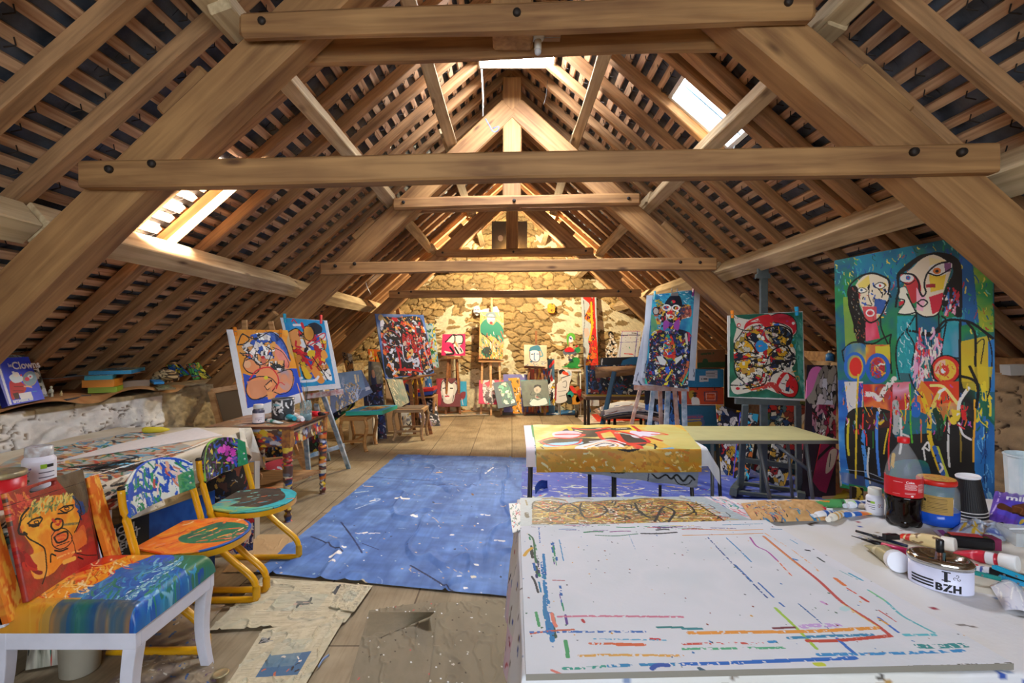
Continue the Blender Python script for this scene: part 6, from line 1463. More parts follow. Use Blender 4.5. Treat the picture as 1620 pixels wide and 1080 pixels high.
floorsheet('cardboard','brown cardboard piece in the bottom left corner','cardboard',[(235,1030),(330,1012),(345,1092),(150,1095)],.010,c,.003,seed=13)
b=MB();p=PZ(349,1066,.022);b.lathe(p,[(.030,0),(.032,.004),(.028,.008),(.022,.004),(.001,.004)],24);tag(b.build('tin_lid',mat('#b8a880',.35,.6)),'round metal tin lid lying near the bottom edge','lid')
b=MB();p,e_=PZ(504,1054,.012),PZ(520,1036,.014);b.tube(smooth([p,p.lerp(e_,.5)+Vector((-.004,0,.004)),e_],4),.006,8,rs=None,flat=.5);root=b.build('palette_knife',mat('#8aa0c8',.4));tag(root,'small blue-white scrap lying on the cardboard right of the newspaper','scrap')
# ============================================================ THE BIG DOUBLE PORTRAIT
q=qpx([(1320,412),(1573,364),(1574,802),(1329,771)],[2.98,2.42,2.42,2.98])
Wn,Hn=340,550
c=Cv(Wn,Hn,'#1f7a52',q,(1310,350,4));c.k*=1.05
c.tint(None,['#1a6a4a','#2a8a4a','#1f5f80','#2a7a6a','#2f9050'],6,5,3)
c.tint([(200,170),(480,120),(560,300),(400,420),(280,330),(180,330)],['#1f5a98','#2a70a8','#1f8aa0','#184a80'],6,5,4,.9)
c.tint([(100,480),(180,480),(200,800),(110,800)],['#d8c030','#8aa838','#c8c840'],9,2,5,.8)
c.tint([(830,200),(900,200),(960,640),(840,660)],['#1f5a98','#2468b0','#1a4a88'],5,3,6,.9);c.tint([(900,100),(1040,100),(1045,700),(960,700)],['#1f8050','#3aa050','#b8c030','#2a8a60'],12,4,7,.9)
c.tint([(440,600),(560,600),(540,1000),(430,1000)],['#1f9aa0','#2aa8b0','#1a8090'],9,4,8,.9);c.tint([(720,620),(830,600),(830,860),(715,860)],['#3ab0c0','#8ac8c8','#2a9ab0','#c8a0c8'],4,7,9,.9)
c.tint([(840,760),(1030,720),(1040,1080),(840,1080)],['#e0c828','#d8b020','#c8c040'],6,4,10,.95);c.poly([(1010,760),(1050,740),(1060,1080),(1010,1080)],'#2a78b8')
c.strokes([(50,240),(480,130),(1040,120),(1040,700),(850,650),(430,420),(100,480)],260,['#2a9a60','#1f6a88','#2a4aa0','#3ab0a8','#c8c030','#e8d858','#1a5a48','#6ac0b0','#c83030'],9,1.8,1.4,1.2,5)
c.poly([(180,400),(260,330),(350,350),(385,400),(380,520),(340,600),(270,640),(220,560),(190,470)],'#e8d8b8',True);c.tint([(190,400),(260,340),(270,400),(210,440)],['#e8c838','#f0e0a0'],3,3,3);c.strokes([(180,430),(380,400),(350,600),(270,640),(210,560)],60,['#1a1816','#e8e4dc','#c82828','#2a58b0','#e8c030','#181614'],8,2.6,1.2,2,4)
c.tint([(300,490),(370,500),(350,590),(290,580)],['#2a5ab0','#1f4a98'],2,2,3,.9);c.tint([(220,540),(310,540),(310,640),(240,640)],['#e05a60','#d83a40','#e88a80'],3,3,3,.9);c.tint([(165,440),(210,440),(205,480),(165,480)],['#c82828','#a82a20'],2,2,2)
c.ell(215,436,24,15,'#f0ece0');c.ell(215,436,8,8,'#4a6a8a');c.ell(330,408,26,17,'#f0ece0');c.ell(332,408,8,8,'#c83030');c.ell(270,580,24,20,'#f0ece4',ring=7);c.ell(270,582,10,8,'#c82838')
K='#15120f'
c.poly([(140,420),(190,420),(205,540),(240,620),(250,720),(230,760),(190,770),(160,640),(130,520)],'#15120f',True);c.strokes([(140,440),(190,440),(240,640),(220,750),(180,740)],60,['#c8a060','#4a3a30','#c05040','#8a8a80'],4,1.1,1.4,.8,4)
c.tint([(240,640),(310,640),(330,740),(240,760)],['#e83040','#e88aa0','#d8203a','#f0d0c8'],3,5,6)
for pts,w in[([(385,450),(390,380),(340,345),(270,330),(190,360),(135,420),(135,500),(165,600),(170,700)],10),([(205,560),(240,620),(280,640),(335,600),(385,500)],9),([(180,440),(215,420),(250,440),(215,455),(180,440)],4),([(290,410),(330,388),(365,405),(335,430),(290,410)],5),([(265,400),(262,480),(280,530),(250,530)],5),([(335,600),(340,680),(390,800)],8),([(90,820),(160,765),(280,775),(340,745),(400,715)],9),([(90,820),(100,880),(120,930),(140,1000)],8),([(400,715),(390,790),(400,960)],9),([(230,765),(232,850)],7)]:c.line(pts,w,K)
c.tint([(110,800),(230,780),(240,930),(180,1010),(120,950)],['#e83828','#e8c030','#2a70b8','#e86030'],4,5,5);c.ell(170,920,62,84,'#2a68c0',ring=16);c.ell(175,920,40,60,'#e03028')
c.tint([(240,780),(390,780),(395,900),(240,900)],['#1f4a90','#2a8a60','#e0c838','#c83040'],5,5,6);c.poly([(300,790),(380,790),(380,860),(300,860)],'#d8c838');c.ell(315,930,66,84,'#2a62c0',ring=20);c.ell(315,930,44,62,'#b83038');c.strokes([(280,880),(350,880),(350,980),(280,980)],30,['#e83828','#2a50b0','#e8e0d0','#2a9a90','#e8a030'],6,2.4,1,3,5)
big=[(560,330),(600,230),(680,215),(770,260),(800,340),(750,400),(720,520),(690,590),(620,610),(560,570),(500,470),(470,400)]
c.poly([(540,290),(630,210),(760,250),(780,300),(720,480),(690,590),(600,600),(560,560),(590,470),(560,380),(470,360)],'#ecdcc0',True);c.tint([(640,230),(740,250),(740,300),(650,340)],['#e8c838','#f0dc90','#e8e0c8'],4,4,5);c.tint([(460,340),(560,350),(590,440),(540,520),(500,420)],['#d82a30','#c83038','#e8604a'],4,4,6);c.tint([(640,340),(750,320),(730,430),(650,450)],['#e8c020','#f0d040','#e0a828'],3,3,4);c.tint([(640,480),(730,450),(720,560),(660,590)],['#e02838','#c82840','#d84a58'],3,3,4)
c.tint([(560,420),(620,480),(600,570),(560,560)],['#f0c8d0','#f0a8b8','#f4e0e0'],3,3,7);c.poly([(445,440),(490,420),(520,500),(560,570),(540,590),(450,585),(470,545),(485,520),(460,500)],'#efe8d0',True);c.line([(455,515),(485,510),(455,530)],10,'#d82838')
c.poly([(440,330),(540,240),(620,205),(740,215),(820,260),(835,340),(840,560),(820,610),(760,560),(720,520),(745,420),(790,330),(770,270),(680,215),(600,225),(520,300),(460,340),(445,400)],K,True)
c.strokes([(740,420),(830,420),(830,600),(720,560)],50,['#e8e0d8','#c82838','#2a70b8','#181614','#e8a0b8'],8,3.2,1.8,1,5)
c.poly([(640,290),(700,265),(780,265),(775,310),(720,345),(650,340)],'#e8e4dc',True);c.ell(690,315,26,20,'#e07828');c.ell(690,316,11,10,'#181614');c.tint([(735,265),(780,265),(775,320),(740,320)],['#d82830','#2a58b0'],2,2,3,.9);c.poly([(460,350),(510,330),(545,360),(520,385),(470,380)],'#ece8e0',True);c.ell(508,358,15,15,'#3a70b8');c.ell(508,358,6,6,'#c02830');c.tint([(620,400),(680,395),(680,420),(620,420)],['#c82830','#3a2018'],2,2,2)
for pts,w in[([(430,540),(440,480),(450,440),(445,380),(460,330),(540,270),(640,210),(760,215),(830,270),(840,400),(840,600)],12),([(770,255),(690,275),(630,330),(610,400),(620,450),(600,475),(580,440),(575,390),(540,340),(460,330)],9),([(640,330),(690,345),(730,330),(780,300)],7),([(460,380),(510,400),(550,375)],5),([(565,515),(600,495),(630,515),(600,540),(565,515)],7),([(500,460),(540,540),(565,580),(620,605),(690,590),(725,520),(760,430)],7),([(430,490),(485,500),(470,540),(450,545)],6),([(445,585),(500,590),(560,575)],7),([(560,580),(560,700)],9),([(700,590),(705,680),(750,640)],8),([(500,690),(560,700),(620,715),(680,690),(740,630),(830,625),(920,650),(1040,740)],12),([(590,710),(640,715),(700,690)],22),
               ([(550,600),(500,680),(440,760),(430,880),(450,1000)],8),([(500,700),(545,790),(530,900),(540,960)],7),([(720,600),(745,640),(715,820),(740,860),(820,865)],8),([(835,640),(830,900),(840,1070)],12),([(880,640),(930,720),(930,900),(945,1060)],11),([(1000,700),(1030,800),(1035,900),(1020,1060)],6),([(600,740),(610,850),(620,950)],4),([(650,720),(655,830)],6),([(935,830),(935,780),(985,750),(965,900)],5),([(530,870),(560,900),(545,960)],5),([(850,990),(900,1000),(960,1040)],10)]:c.line(pts,w,K)
c.strokes([(560,700),(700,690),(710,860),(620,1000),(550,1000)],90,['#f0e4d8','#e83838','#e8a8c8','#e8e0d0','#c85a88','#f0c8d8','#d8d0c0'],20,3.2,1.57,.25,8);c.strokes([(440,620),(540,620),(530,960),(440,960)],60,['#3ab8c0','#1a8a98','#c8e0e0','#2a9aa8'],9,1.6,1.2,.8,5)
c.ell(738,940,86,82,'#e8c040');c.tint([(680,880),(740,880),(740,980),(670,960)],['#e8a898','#f0d0c0','#e0b8a8'],3,3,5,.9);c.ell(738,940,82,78,'#d82c24',ring=17);c.ell(742,938,93,90,K,ring=6);c.ell(730,945,34,34,'#d8402c');c.ell(725,945,16,18,'#e8e8e8');c.strokes([(690,890),(800,890),(800,990),(690,990)],22,['#e8b020','#e03a30','#c8a040'],8,2,1.4,1,9)
c.poly([(450,960),(520,960),(520,1000),(460,1010)],'#3a6a70');c.ell(555,930,14,40,'#e8a8c8')
c.z=(1310,580,4.696);c.k=c.k*4/4.696
low=[(70,110),(1230,110),(1240,1080),(90,900)]
c.tint([(70,100),(150,100),(160,880),(90,860)],['#2a70c0','#1f58a8','#3a88c8','#e8e8e0','#e0c838'],9,3,5);c.poly([(120,110),(260,110),(260,340),(150,340)],'#d8d0c8');c.tint([(220,120),(260,120),(250,330),(220,330)],['#2a4ab0','#2048a0'],3,2,3)
c.tint([(260,130),(480,130),(480,330),(270,340)],['#e83838','#c83030','#e8803a','#a83038','#e8c838','#d02838'],7,5,6);c.line([(270,200),(340,210),(380,240),(420,170),(490,90)],32,'#e8ded4',dry=.3)
c.tint([(700,110),(980,110),(970,290),(740,300)],['#e0281c','#d83020','#e8481c','#c82820'],4,4,4);c.tint([(480,120),(610,110),(600,320),(480,320)],['#d83028','#e8a8c0','#c02828','#e0483a'],6,3,4);c.tint([(690,100),(780,200),(740,360),(600,300)],['#e87820','#e8a030','#d86020'],5,5,8)
c.tint([(760,280),(980,260),(980,400),(800,420)],['#e89030','#e8c038','#d87028','#e8e0c0'],5,5,9,.9);c.tint([(970,110),(1090,110),(1090,560),(960,560)],['#e0a830','#2a6a50','#1a1816','#3a3430','#e8e0d8'],9,4,5)
blk=[(150,340),(470,330),(500,520),(620,500),(800,480),(900,360),(1090,420),(1090,860),(920,830),(780,830),(720,700),(500,700),(440,830),(300,830),(160,770)]
c.tint(blk,['#181614','#242220','#14120f','#2c2826'],6,6,4);c.poly([(290,360),(470,340),(470,440),(300,470)],'#4a1c14');c.tint([(1090,430),(1230,430),(1230,1040),(1180,1000),(1100,860),(1090,600)],['#1f6ab8','#1a5aa0','#2a80c8','#184a90'],5,4,7);c.tint([(110,780),(460,860),(450,900),(260,880),(110,850)],['#2a58a8','#8a98b8','#3a4a70','#1c3a78'],5,9,5)
c.tint([(960,0),(1220,0),(1200,200),(1000,160)],['#e0c828','#d8b828','#e8d040'],4,4,8,.8);c.strokes([(1110,100),(1190,100),(1190,430),(1110,430)],26,['#1f6a4a','#e8d030','#2a70b8','#16604a'],34,4,1.5,.3,6)
for pts,w,col in[([(225,60),(215,300),(215,560),(212,820)],12,'#e0c028'),([(265,320),(262,430),(265,470)],9,'#e03030'),([(272,480),(265,560),(285,700),(300,880)],26,'#4a90d8'),([(310,600),(300,760),(320,860)],12,'#d8d8d0'),([(370,340),(365,470),(372,640),(388,800)],17,'#4a88e0'),([(470,180),(468,400),(455,560),(458,760)],10,'#e02828'),([(500,270),(510,400),(505,480)],40,'#b8b8b4'),([(540,380),(545,560),(535,640)],14,'#e8e4dc'),([(605,130),(610,300),(612,430),(625,560)],10,'#58b828'),([(648,200),(655,300)],12,'#2a60b0'),([(650,290),(650,345)],52,'#1f6ac0'),([(690,200),(720,280),(750,380),(750,500),(780,620),(830,760)],26,'#e8c020'),([(830,180),(790,260),(760,350)],24,'#e8cf60'),([(760,140),(850,150),(930,240),(970,290)],17,'#f0dc80'),([(1040,160),(990,230),(970,280),(960,380)],18,'#f0e8dc'),([(820,190),(860,165)],16,'#f4ece4'),([(940,320),(950,360),(930,400)],44,'#e8c838'),([(800,330),(830,420),(820,520)],42,'#123a24'),([(880,330),(860,420)],9,'#48a838'),([(895,420),(890,600),(900,740)],12,'#e0dcd4'),([(905,260),(890,320),(900,430)],8,'#e8b828'),([(980,430),(985,560),(985,700)],10,'#8a7428'),([(1085,250),(1090,380),(1080,560),(1080,700)],11,'#e8a828'),([(1000,300),(1010,380)],26,'#e02828'),([(970,420),(1000,500),(1060,540)],12,'#e8e0dc'),([(960,430),(1010,460)],8,'#d82838'),([(700,610),(740,560),(750,620),(710,600),(720,690)],10,'#ece8e0'),([(810,600),(850,720),(890,830)],20,'#c8cc40'),([(790,600),(830,720),(860,820)],26,'#2a60b0'),([(835,720),(850,750),(830,780)],12,'#f0ece8'),([(450,460),(430,560),(420,640)],9,'#e0c028'),([(490,650),(480,740)],22,'#e8b828'),([(290,500),(295,580)],8,'#e03030'),([(340,480),(340,600)],6,'#2a8a30'),([(155,390),(150,560),(160,650)],16,'#c8b828'),([(410,400),(390,420)],20,'#e8c028'),([(560,500),(600,520),(560,540)],12,'#e0dcd4'),([(570,200),(575,330),(570,420)],8,'#e8b020'),([(690,400),(690,560)],8,'#c87828'),([(140,760),(300,780),(420,830)],3,'#c8d0d8'),([(280,820),(430,870)],14,'#14120f'),([(1170,440),(1165,860)],5,'#123060'),([(1195,940),(1215,1010)],26,'#8ac0e0'),([(980,70),(1060,90),(1110,130)],14,'#15120f'),([(1050,0),(1110,150),(1100,300)],16,'#15120f'),([(780,90),(770,0)],8,'#15120f'),([(600,60),(640,160),(700,230)],8,'#15120f'),([(975,0),(980,160)],14,'#15120f'),([(1200,80),(1200,160),(1180,230)],8,'#15120f')]:
    c.line(pts,w,col,True,.28 if w>20 else 0)
c.strokes([(100,120),(1080,120),(1080,480),(120,480)],150,['#e8e0d8','#15120f','#e8c030','#d82830','#2a60b0','#e87828','#c850a0','#1f7a58'],9,2,1.5,.9,9);c.strokes([(1100,420),(1220,420),(1210,1000),(1120,860)],30,['#3a98d8','#1a4a88','#6ab0e0'],16,1.8,1.5,.2,9)
c.line([(65,100),(80,600),(100,880)],12,'#b8b0a0',dry=.4)
def nud(U,V):
    p=q.grid(U,V);n=np.array(q.n)
    sag=.010*np.sin(U*7)*V+.006*np.sin(V*9);p=p+n*sag[...,None];
    p[...,2]-=np.where(V<.02,0,0);cut=np.clip((U-.87)/.13,0,1)*np.clip(1-V*14,0,1)*.045;p[...,2]-=cut;return p
Q_N=q
surf('painting',c,nud,M_CANVAS,label='huge unframed painting of two women, green and blue, hanging from the right purlin',cat='painting',solid=.003)
absq('canvas','olive and pink canvas lying on the floor under the huge double portrait',[(1304,764),(1348,746),(1352,786),(1300,790)],[4.5,4.6,4.3,4.27],'#9a8058',['#9a8a50','#b89070','#6a7a3a','#c8a888','#a89830'],12,4,ecol=None)
absq('canvas','small yellow and red canvas corner behind the white bottle',[(1348,770),(1366,772),(1366,860),(1346,860)],2.6,'#e0b828',['#e0b828','#c84030','#2a2018','#e8c840'],30,4,floor=True)
# ============================================================ EASELS
def easel(label,loc,parts,m=None):
    root=thing('easel',loc,label,'easel')
    for nm,(x0,y0,Ya),(x1,y1,Yb),w,d,mm in parts:
        p,q_=P(x0,y0,Ya),P(x1,y1,Yb)
        if nm=='leg':q_.z=max(0.0,q_.z)if q_.z>.05 else 0.0
        b=MB();b.bar(p,q_,w,d,up=(0,1,0)if abs((q_-p).normalized().y)<.9 else(0,0,1));b.build(nm,mm or m or DARKWOOD,root,bevel=.003)
    return root
def foot(px,py):return 1.4*F/(py-CY)
PAINTED=mat('#c8ccd0',.6,h2='#5a8098',vscale=14)
# --- orange picture and its easel
easel('light wooden easel holding the orange picture of an embracing figure',P(430,700,4.9),[
    ('leg',(387,506,4.50),(401,770,4.60),.045,.025,BEECH),('leg',(428,508,4.62),(487,754,5.0),.045,.025,BEECH),('leg',(410,530,4.68),(452,735,5.4),.04,.025,BEECH),
    ('ledge',(380,671,4.30),(490,645,4.64),.03,.05,BEECH),('crossbar',(400,728,4.8),(482,722,4.95),.03,.02,BEECH)])
q=qpx([(358,521),(455,522),(482,634),(386,667)],[4.32,4.62,4.60,4.28])
c=Cv(200,250,'#dcdcdc',q,(350,490,5.4));c.k*=1.0;c.grain(.02)
c.poly([(105,170),(600,172),(740,690),(225,840)],'#e89a1a');c.tint([(105,170),(600,172),(680,480),(185,540)],['#e8a01c','#e08c14','#f0ac28'],4,4,3);c.poly([(185,540),(240,560),(600,500),(700,500),(740,690),(225,840)],'#1f48b8')
c.tint([(590,170),(640,172),(700,430),(640,440),(560,300)],['#c89a48','#b8a078','#d89a28'],3,3,3)
body=[(200,430),(260,400),(300,320),(340,230),(420,190),(500,230),(560,320),(590,420),(560,480),(610,540),(620,620),(580,690),(480,720),(440,760),(380,730),(300,760),(240,740),(215,670),(250,600),(300,560),(200,510)]
c.poly(body,'#e8935a',True)
c.tint([(250,220),(340,200),(440,190),(500,220),(560,320),(590,440),(560,400),(480,300),(400,260),(280,300)],['#2a58b8','#3a70c8','#dfe4ec','#2448a0','#8aa8d8'],6,6,4);c.tint([(440,320),(520,340),(580,440),(570,500),(500,440)],['#e06a50','#e8907a','#d85a48'],3,3,5);c.tint([(480,520),(590,510),(620,600),(580,690),(500,650)],['#e8a070','#b8a0a8','#e09060','#8a90b8'],4,4,6);c.tint([(220,610),(420,590),(430,740),(260,750)],['#e0986a','#d88a5a','#e8aa7a'],4,4,7)
c.tint([(330,330),(420,340),(410,440),(330,450)],['#e88a70','#f0e8e0','#e06858','#f0b890'],4,4,8)
c.vor([(160,350),(300,200),(440,240),(460,330),(420,480),(250,420)],46,['#f0ece4','#2a58b8','#e8a050','#e87a58','#f0a848','#e8e0d8'],1.0,K,4);c.vor([(410,440),(540,430),(540,520),(430,510)],18,['#f0ece4','#2a2a2a','#e8a860','#c8c8c8'],1.3,K,6)
bunch(c,[([(140,300),(180,210),(240,250),(200,290),(150,300)],8,K),([(185,205),(280,250),(340,230),(420,190),(490,230),(550,310),(590,430)],7,K),([(200,430),(190,480),(230,530),(300,540),(330,480),(260,420),(210,430)],7,K),([(240,600),(300,520),(400,490),(460,530),(490,600),(470,670)],9,'#d82028'),([(235,600),(320,570),(420,580),(480,640)],7,K),([(220,640),(215,700),(260,760),(340,755),(430,700),(470,640)],7,K),([(480,540),(590,510),(615,590),(590,680),(520,720),(450,700)],6,K),([(440,320),(520,360),(575,450),(570,490)],5,K),([(380,640),(430,600),(400,680),(370,650)],7,K),([(300,350),(280,420),(320,470),(400,440),(430,350),(380,310)],6,K),([(160,370),(240,380),(200,420)],6,K),([(290,190),(350,150),(400,200)],2,K),([(440,680),(500,620),(540,640)],5,'#d82028'),([(420,450),(500,490),(540,480)],8,K)])
c.ell(355,405,18,12,'#c81c20');c.ell(382,580,18,16,'#e0cc20');c.poly([(390,700),(440,695),(445,760),(400,765)],'#e8a058');c.ell(225,465,30,32,'#e8b080');c.poly([(375,655),(425,610),(440,640),(395,680)],'#f0a868')
picture('painting','orange and blue picture of an embracing figure on white mount, leaning left','painting',q,c,.008)
# --- blue couple picture and its painted easel
easel('easel with white and blue paint-smeared legs holding the blue couple picture',P(520,690,5.2),[
    ('leg',(507,612,4.82),(552,741,5.33),.045,.03,PAINTED),('leg',(478,625,4.80),(489,754,5.0),.045,.03,PAINTED),('leg',(500,640,4.90),(520,730,5.7),.045,.03,PAINTED),
    ('crossbar',(486,722,5.05),(545,704,5.3),.045,.025,PAINTED),('crossbar',(505,684,5.3),(516,716,5.35),.045,.02,PAINTED),('leg',(464,700,5.1),(486,752,5.04),.04,.025,BEECH),('mast',(452,506,4.72),(478,640,4.82),.04,.02,PAINTED),
    ('ledge',(484,627,4.70),(543,619,4.78),.05,.03,mat('#a8544a',.6,h2='#c8c8c8',vscale=30))])
q=qpx([(443,502),(517,507),(539,614),(470,620)],[4.68,4.72,4.76,4.66])
c=Cv(180,260,'#dadde0',q,(350,490,5.4));c.grain(.03)
c.poly([(530,68),(878,95),(975,630),(655,662)],'#1f90d0');c.tint([(530,68),(878,95),(975,630),(655,662)],['#1f7ac8','#2a9ad8','#1f98c8','#1c5fb0'],5,4,3)
c.poly([(740,130),(800,110),(860,150),(850,210),(810,250),(770,180)],'#1c2a3c',True)
bod=[(580,190),(640,165),(700,190),(700,150),(760,140),(800,210),(880,200),(900,300),(880,400),(930,520),(945,600),(900,590),(870,620),(820,610),(760,570),(720,590),(680,500),(640,440),(600,330)]
c.vor(bod,75,['#e8a030','#e8c028','#1c1c24','#d82028','#e8a878','#f0ece4','#e89838','#2a58b8','#e8a048','#c02028'],1.1,K,5)
c.poly([(580,190),(640,170),(660,220),(690,260),(660,320),(610,310),(590,250)],'#e8a058',True);c.poly([(705,170),(760,150),(790,200),(770,260),(720,240)],'#e0a040',True);c.poly([(760,500),(800,480),(860,560),(880,615),(830,620)],'#e8963a',True);c.poly([(690,480),(730,500),(770,580),(720,580)],'#e8c020',True);c.poly([(745,350),(800,350),(790,400),(740,390)],'#e8c428',True);c.poly([(610,380),(650,440),(680,560),(650,600),(630,480)],'#e8962a',True);c.poly([(880,340),(910,400),(870,420),(850,370)],'#e8a040',True)
bunch(c,[([(575,190),(640,160),(690,200),(720,290),(760,320)],6,K),([(700,160),(715,240),(760,265),(790,230),(790,160),(730,140),(700,160)],6,K),([(605,100),(620,85),(660,135)],8,'#d82038'),([(735,290),(870,200),(875,240),(760,300)],7,'#d02030'),([(690,380),(760,480),(820,400),(850,450),(830,380),(770,430),(700,400)],8,'#d82028'),([(650,350),(720,420),(760,480),(770,500)],16,'#c81c28'),([(670,450),(700,560),(720,590)],5,K),([(780,400),(860,520),(910,600)],7,K),([(690,580),(640,600),(700,610),(800,600),(830,570)],16,'#e8eef4'),([(620,130),(690,130)],16,'#dfe8f0'),([(690,120),(700,150)],20,'#d02838'),([(640,270),(640,310),(680,320)],14,'#d82830'),([(690,260),(710,310)],22,'#e8eef4'),([(850,240),(880,330),(850,330)],6,K)])
picture('painting','bright blue picture of two embracing figures on white mount, right of the orange one','painting',q,c,.008)
absq('small_painting','dark red and green small painting seen between the painted easel legs',[(487,692),(508,686),(513,712),(489,715)],5.6,'#3a2a30',['#8a2a30','#2a6a48','#c8b040','#3a2a4a','#1c3028'],24,4)
root=thing('stretcher_frame',P(360,690,4.7),'empty wooden stretcher frame leaning against the left wall','frame')
FQ=[P(334,619,4.75),P(384,611,4.85),P(402,690,4.6),P(356,700,4.5)]
for i in range(4):
    b=MB();b.bar(FQ[i],FQ[(i+1)%4],.05,.03,up=(0,-1,0.2));b.build('rail',BEECH,root)
qf=Quad(*[f+Vector((0,.03,0))for f in FQ]);picture('canvas_back',None,None,qf,Cv(20,20,'#8a7458'),.004,parent=root)
# --- clown picture
q=qpx([(1030,468),(1108,458),(1099,602),(1003,611)],4.95);qb2=q
bk=mat('#c8ccd8',.6)
def mount(label,pts,Y,col='#ccd0dc'):
    qq_=qpx(pts,Y);c=Cv(30,60,col);c.grain(.03);c.strokes(None,3,['#303a50'],10,1.2,seed=3);picture('backing_board',label,'board',qq_,c,.006,group='boards behind the clown picture')
mount('pale blue-grey board, leftmost behind the clown picture',[(1019,515),(1040,514),(1034,612),(1001,608)],5.02)
mount('white board showing left of the clown picture',[(1023,467),(1060,466),(1056,606),(1014,597)],5.0,'#dfe2ea')
mount('white board showing right of the clown picture',[(1070,460),(1108,458),(1099,602),(1065,600)],4.98,'#dcdfe6')
q=qpx([(1033,466),(1099,459),(1088,615),(1020,607)],[4.92,4.92,4.88,4.88])
c=Cv(210,440,'#2a9ac0',q,(1000,450,6.353));c.tint(None,['#2a90b8','#3ab0c8','#2070a8','#8ac8c8'],6,4,3);c.strokes([(210,100),(620,70),(610,200),(220,200)],50,['#5ac8d8','#1f80b0','#d8f0f0','#1a6098'],14,3,.5,1.2,4)
c.tint([(195,300),(260,320),(250,470),(190,480)],['#b8c850','#5aa880','#d8d880'],4,3,4)
coat=[(185,520),(260,450),(340,470),(480,450),(600,520),(590,740),(560,1030),(140,1000),(170,740)]
c.vor(coat,420,['#10162c','#1a2448','#0d1018','#1c3a80','#141a30','#2a4aa0','#e0e0d8','#101828','#d8c830','#b02830','#18203c'],.7,'#0c0e18',6,jag=3)
c.strokes(coat,420,['#e8e4dc','#1c3a90','#10131f','#c8302c','#e0c030','#2a60c0','#0f1220','#e86a30','#3aa080','#10131f','#8a4a30'],7,1.8,.9,2.2,8)
c.vor([(340,520),(400,520),(440,700),(400,760),(310,700)],60,['#e84a28','#d02030','#e8e4dc','#2a9a80','#e8c030','#2a60c0','#e8703a'],.6,'#1a1020',9)
head=[(210,240),(300,200),(480,200),(580,210),(590,320),(500,350),(470,420),(400,450),(320,420),(270,440),(240,360),(220,300)]
c.vor(head,130,['#e8e0d4','#d83038','#2a4a90','#e89a58','#141018','#e8b830','#c85a40','#6ab0c8','#e8a88a','#141018'],.9,'#15101a',12)
c.vor([(480,240),(590,210),(580,320),(490,340)],40,['#a85a48','#6a4a40','#c87a60','#2a3a60','#8a3a38'],.5,'#241a20',3);c.strokes([(225,150),(300,160),(300,220),(230,200)],26,['#e8d020','#e8a030','#d8e040'],9,3,.2,1,4)
c.poly([(330,200),(370,130),(420,100),(480,120),(500,210),(420,215)],'#16182a',True);c.line([(300,205),(420,215),(530,215)],10,'#12131c');c.ell(415,172,22,15,'#d82838');c.ell(398,178,10,10,'#2a8a58')
c.ell(345,232,38,26,'#f0ece4',ring=10);c.ell(440,235,34,26,'#f0ece4',ring=10);c.ell(388,278,18,18,'#e02030');c.ell(390,325,26,18,'#f0ece4',ring=6);c.ell(390,325,12,9,'#e02030');c.ell(240,268,26,32,'#b8b0a8');c.ell(240,268,30,36,K,ring=6)
c.poly([(315,380),(345,360),(385,395),(350,440),(320,465),(312,430)],'#a84ab0',True);c.poly([(420,390),(470,350),(478,400),(462,460),(425,440)],'#a84ab0',True);c.ell(388,402,20,22,'#6a3a98')
c.poly([(245,720),(300,720),(345,770),(330,810),(280,800)],'#dfe0dc');c.poly([(430,740),(500,710),(500,740),(440,800)],'#dfe0dc');c.poly([(330,830),(370,820),(380,880),(340,890)],'#2a60d0');c.poly([(345,710),(420,700),(410,735),(360,735)],'#d82030');c.line([(560,780),(540,880),(490,960)],22,'#c8683a',dry=.3);c.line([(400,860),(340,960)],16,'#e0c828',dry=.3);c.line([(130,940),(150,1000)],16,'#2ab098');c.line([(570,870),(500,1000)],10,'#2ab098');c.line([(540,500),(550,590)],18,'#d8d4c8');c.line([(570,490),(572,560)],16,'#d83868')
picture('painting','tall painting of a clown in a dark coat with purple bow tie','painting',q,c,.006)
EL=lambda a,b_,w=.04,m_=PAINTED:('leg',a,b_,w,.025,m_)
RB=mat('#a8684a',.6,h2='#c8b0a0',vscale=12)
easel('paint-smeared tripod easel holding the clown painting',P(1055,700,5.1),[
    EL((1014,610,5.0),(994,690,4.85),.035,RB),EL((1034,610,5.0),(1018,760,4.87),.045),EL((1044,612,5.15),(1048,750,5.3),.04,RB),EL((1057,612,5.0),(1050,756,4.95),.05,PAINTED),EL((1067,614,5.0),(1078,756,4.95),.04,RB),EL((1082,614,5.0),(1085,758,4.9),.05,PAINTED),
    ('crossbar',(1002,656,4.95),(1042,664,5.0),.035,.02,RB),('ledge',(1003,613,4.93),(1090,615,4.9),.05,.02,RB),('mast',(1068,470,5.1),(1065,610,5.15),.04,.02,RB)])
def peg(px,py,Y,col,label,dxy=(1,8)):
    p,q_=P(px,py-dxy[1],Y-.03),P(px+dxy[0],py+dxy[1],Y-.03);return clothespin(p,q_,col,label,.022,'clothes pegs')
peg(1036,467,4.9,'#24a8c8','cyan clothes peg at the top left of the clown painting',(-1,7));peg(1097,461,4.9,'#9a3a98','purple clothes peg at the top right of the clown painting',(-1,7))
b=MB();p=P(1067,464,4.88);b.bar(p+Vector((-.035,0,-.01)),p+Vector((.035,0,-.01)),.02,.03);b.tube([p+Vector((-.025,0,.01)),p+Vector((-.03,0,.05))],.006,6);b.tube([p+Vector((.025,0,.01)),p+Vector((.03,0,.05))],.006,6);tag(b.build('binder_clip',mat('#b8b4b0',.3,.8)),'metal clip at the top middle of the clown painting','clip')
peg(371,524,4.32,'#e8861a','orange clothes peg at the top left of the orange picture',(2,7));peg(444,527,4.58,'#e8861a','orange clothes peg at the top right of the orange picture',(0,6))
